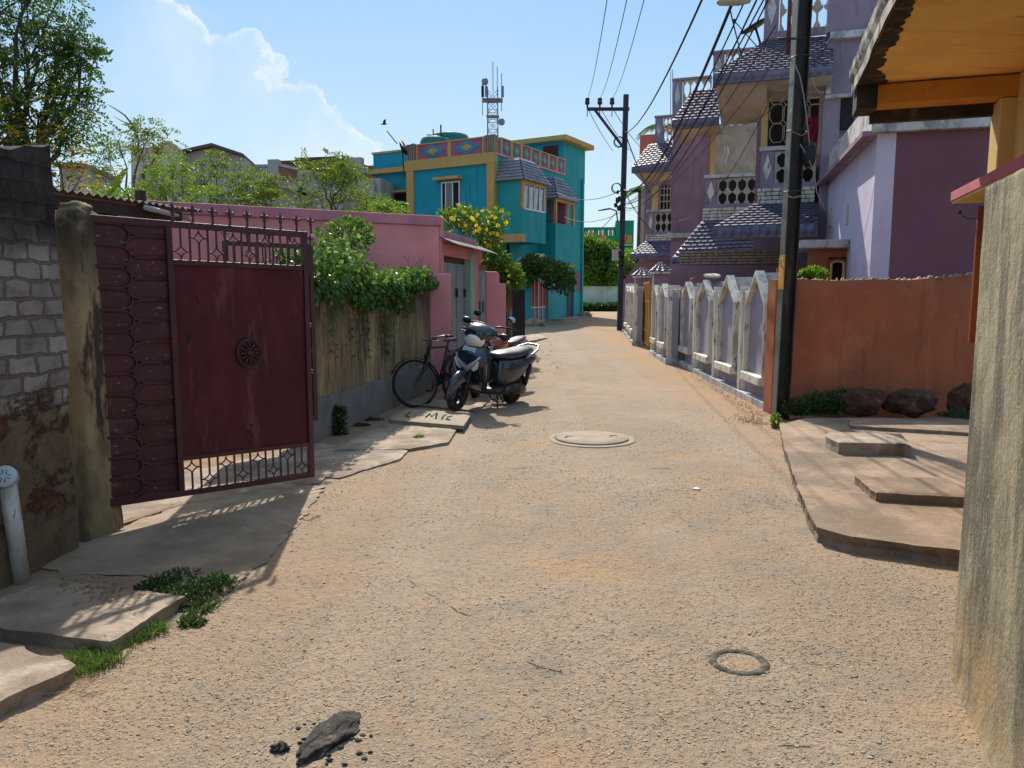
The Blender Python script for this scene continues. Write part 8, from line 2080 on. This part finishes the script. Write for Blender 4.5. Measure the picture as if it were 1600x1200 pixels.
weedbush('leafy plant behind the orange wall below the outhouse', [(PY(1272, 430, 10.6), .18, .1), (PY(1258, 434, 10.6), .12, .08)], 260, .07, 77, L_lime, Vector((PY(1272, 430, 10.6).x, 10.6, 0)))
weedbush('dark weed by the grey boulder at the right end of the orange wall', [(PY(1500, 650, 9.0), .14, .1), (PY(1478, 655, 9.1), .1, .06)], 350, .035, 78, L_weed, Vector((PY(1495, 660, 9.0).x, 9.0, .1)))
# leaf litter and dry stalks
r_ = random.Random(81); mb = MB()
def litter(u0, v0, u1, v1, n, sc, wd):
    for k in range(n):
        t = r_.random(); p = G(lerp(u0, u1, t) + r_.gauss(0, wd), lerp(v0, v1, t) + r_.gauss(0, wd * .22)); p.z += .02
        leaf(mb, p, Vector((r_.uniform(-1, 1), r_.uniform(-1, 1), r_.uniform(-.1, .25))), Vector((0, 0, 1)) + rdir(r_) * .4, sc * r_.uniform(.6, 1.4), sc * .25)
litter(1085, 590, 1195, 655, 520, .028, 9); litter(1150, 655, 1195, 665, 160, .035, 12); litter(1040, 560, 1090, 590, 90, .03, 6); litter(655, 695, 725, 668, 120, .02, 8); litter(530, 712, 640, 690, 90, .02, 9); litter(230, 945, 200, 970, 60, .014, 22); litter(850, 525, 860, 590, 14, .07, 14)
for k in range(150):
    p = G(r_.gauss(165, 38), r_.gauss(945, 12)); leaf(mb, Vector((p.x, p.y, .088)) * 1, Vector((r_.uniform(-1, 1), r_.uniform(-1, 1), .05)), Vector((0, 0, 1)), .02, .006)
for k in range(500):
    p = G(r_.uniform(250, 1500), r_.uniform(540, 1150)); p.z += .018; leaf(mb, p, Vector((r_.uniform(-1, 1), r_.uniform(-1, 1), .1)), Vector((0, 0, 1)), .018, .004)
tag(mb.build('leaf_litter', leafmat('dead_leaf', (.10, .045, .02), (.26, .13, .06), (.32, .22, .12), .1, .9)), 'dead brown leaves scattered along the lane edges', 'leaf litter', kind='stuff')
mb = MB()
for k in range(46):
    p = G(r_.uniform(10, 150), r_.uniform(1060, 1110)); p.z += .018; a = r_.gauss(.65, .4); L = r_.uniform(.04, .14); q = p + Vector((math.cos(a) * L, math.sin(a) * L, .003)); mb.tube([p, p.lerp(q, .5) + Vector((0, 0, .006)), q], .0012, 4)
tag(mb.build('dry_straw', surf('straw', (.38, .27, .14), .9, .15, 9, [], 0)), 'dry straw stalks on the road beside the near left slab', 'straw', kind='stuff')
bpy.context.view_layer.update()
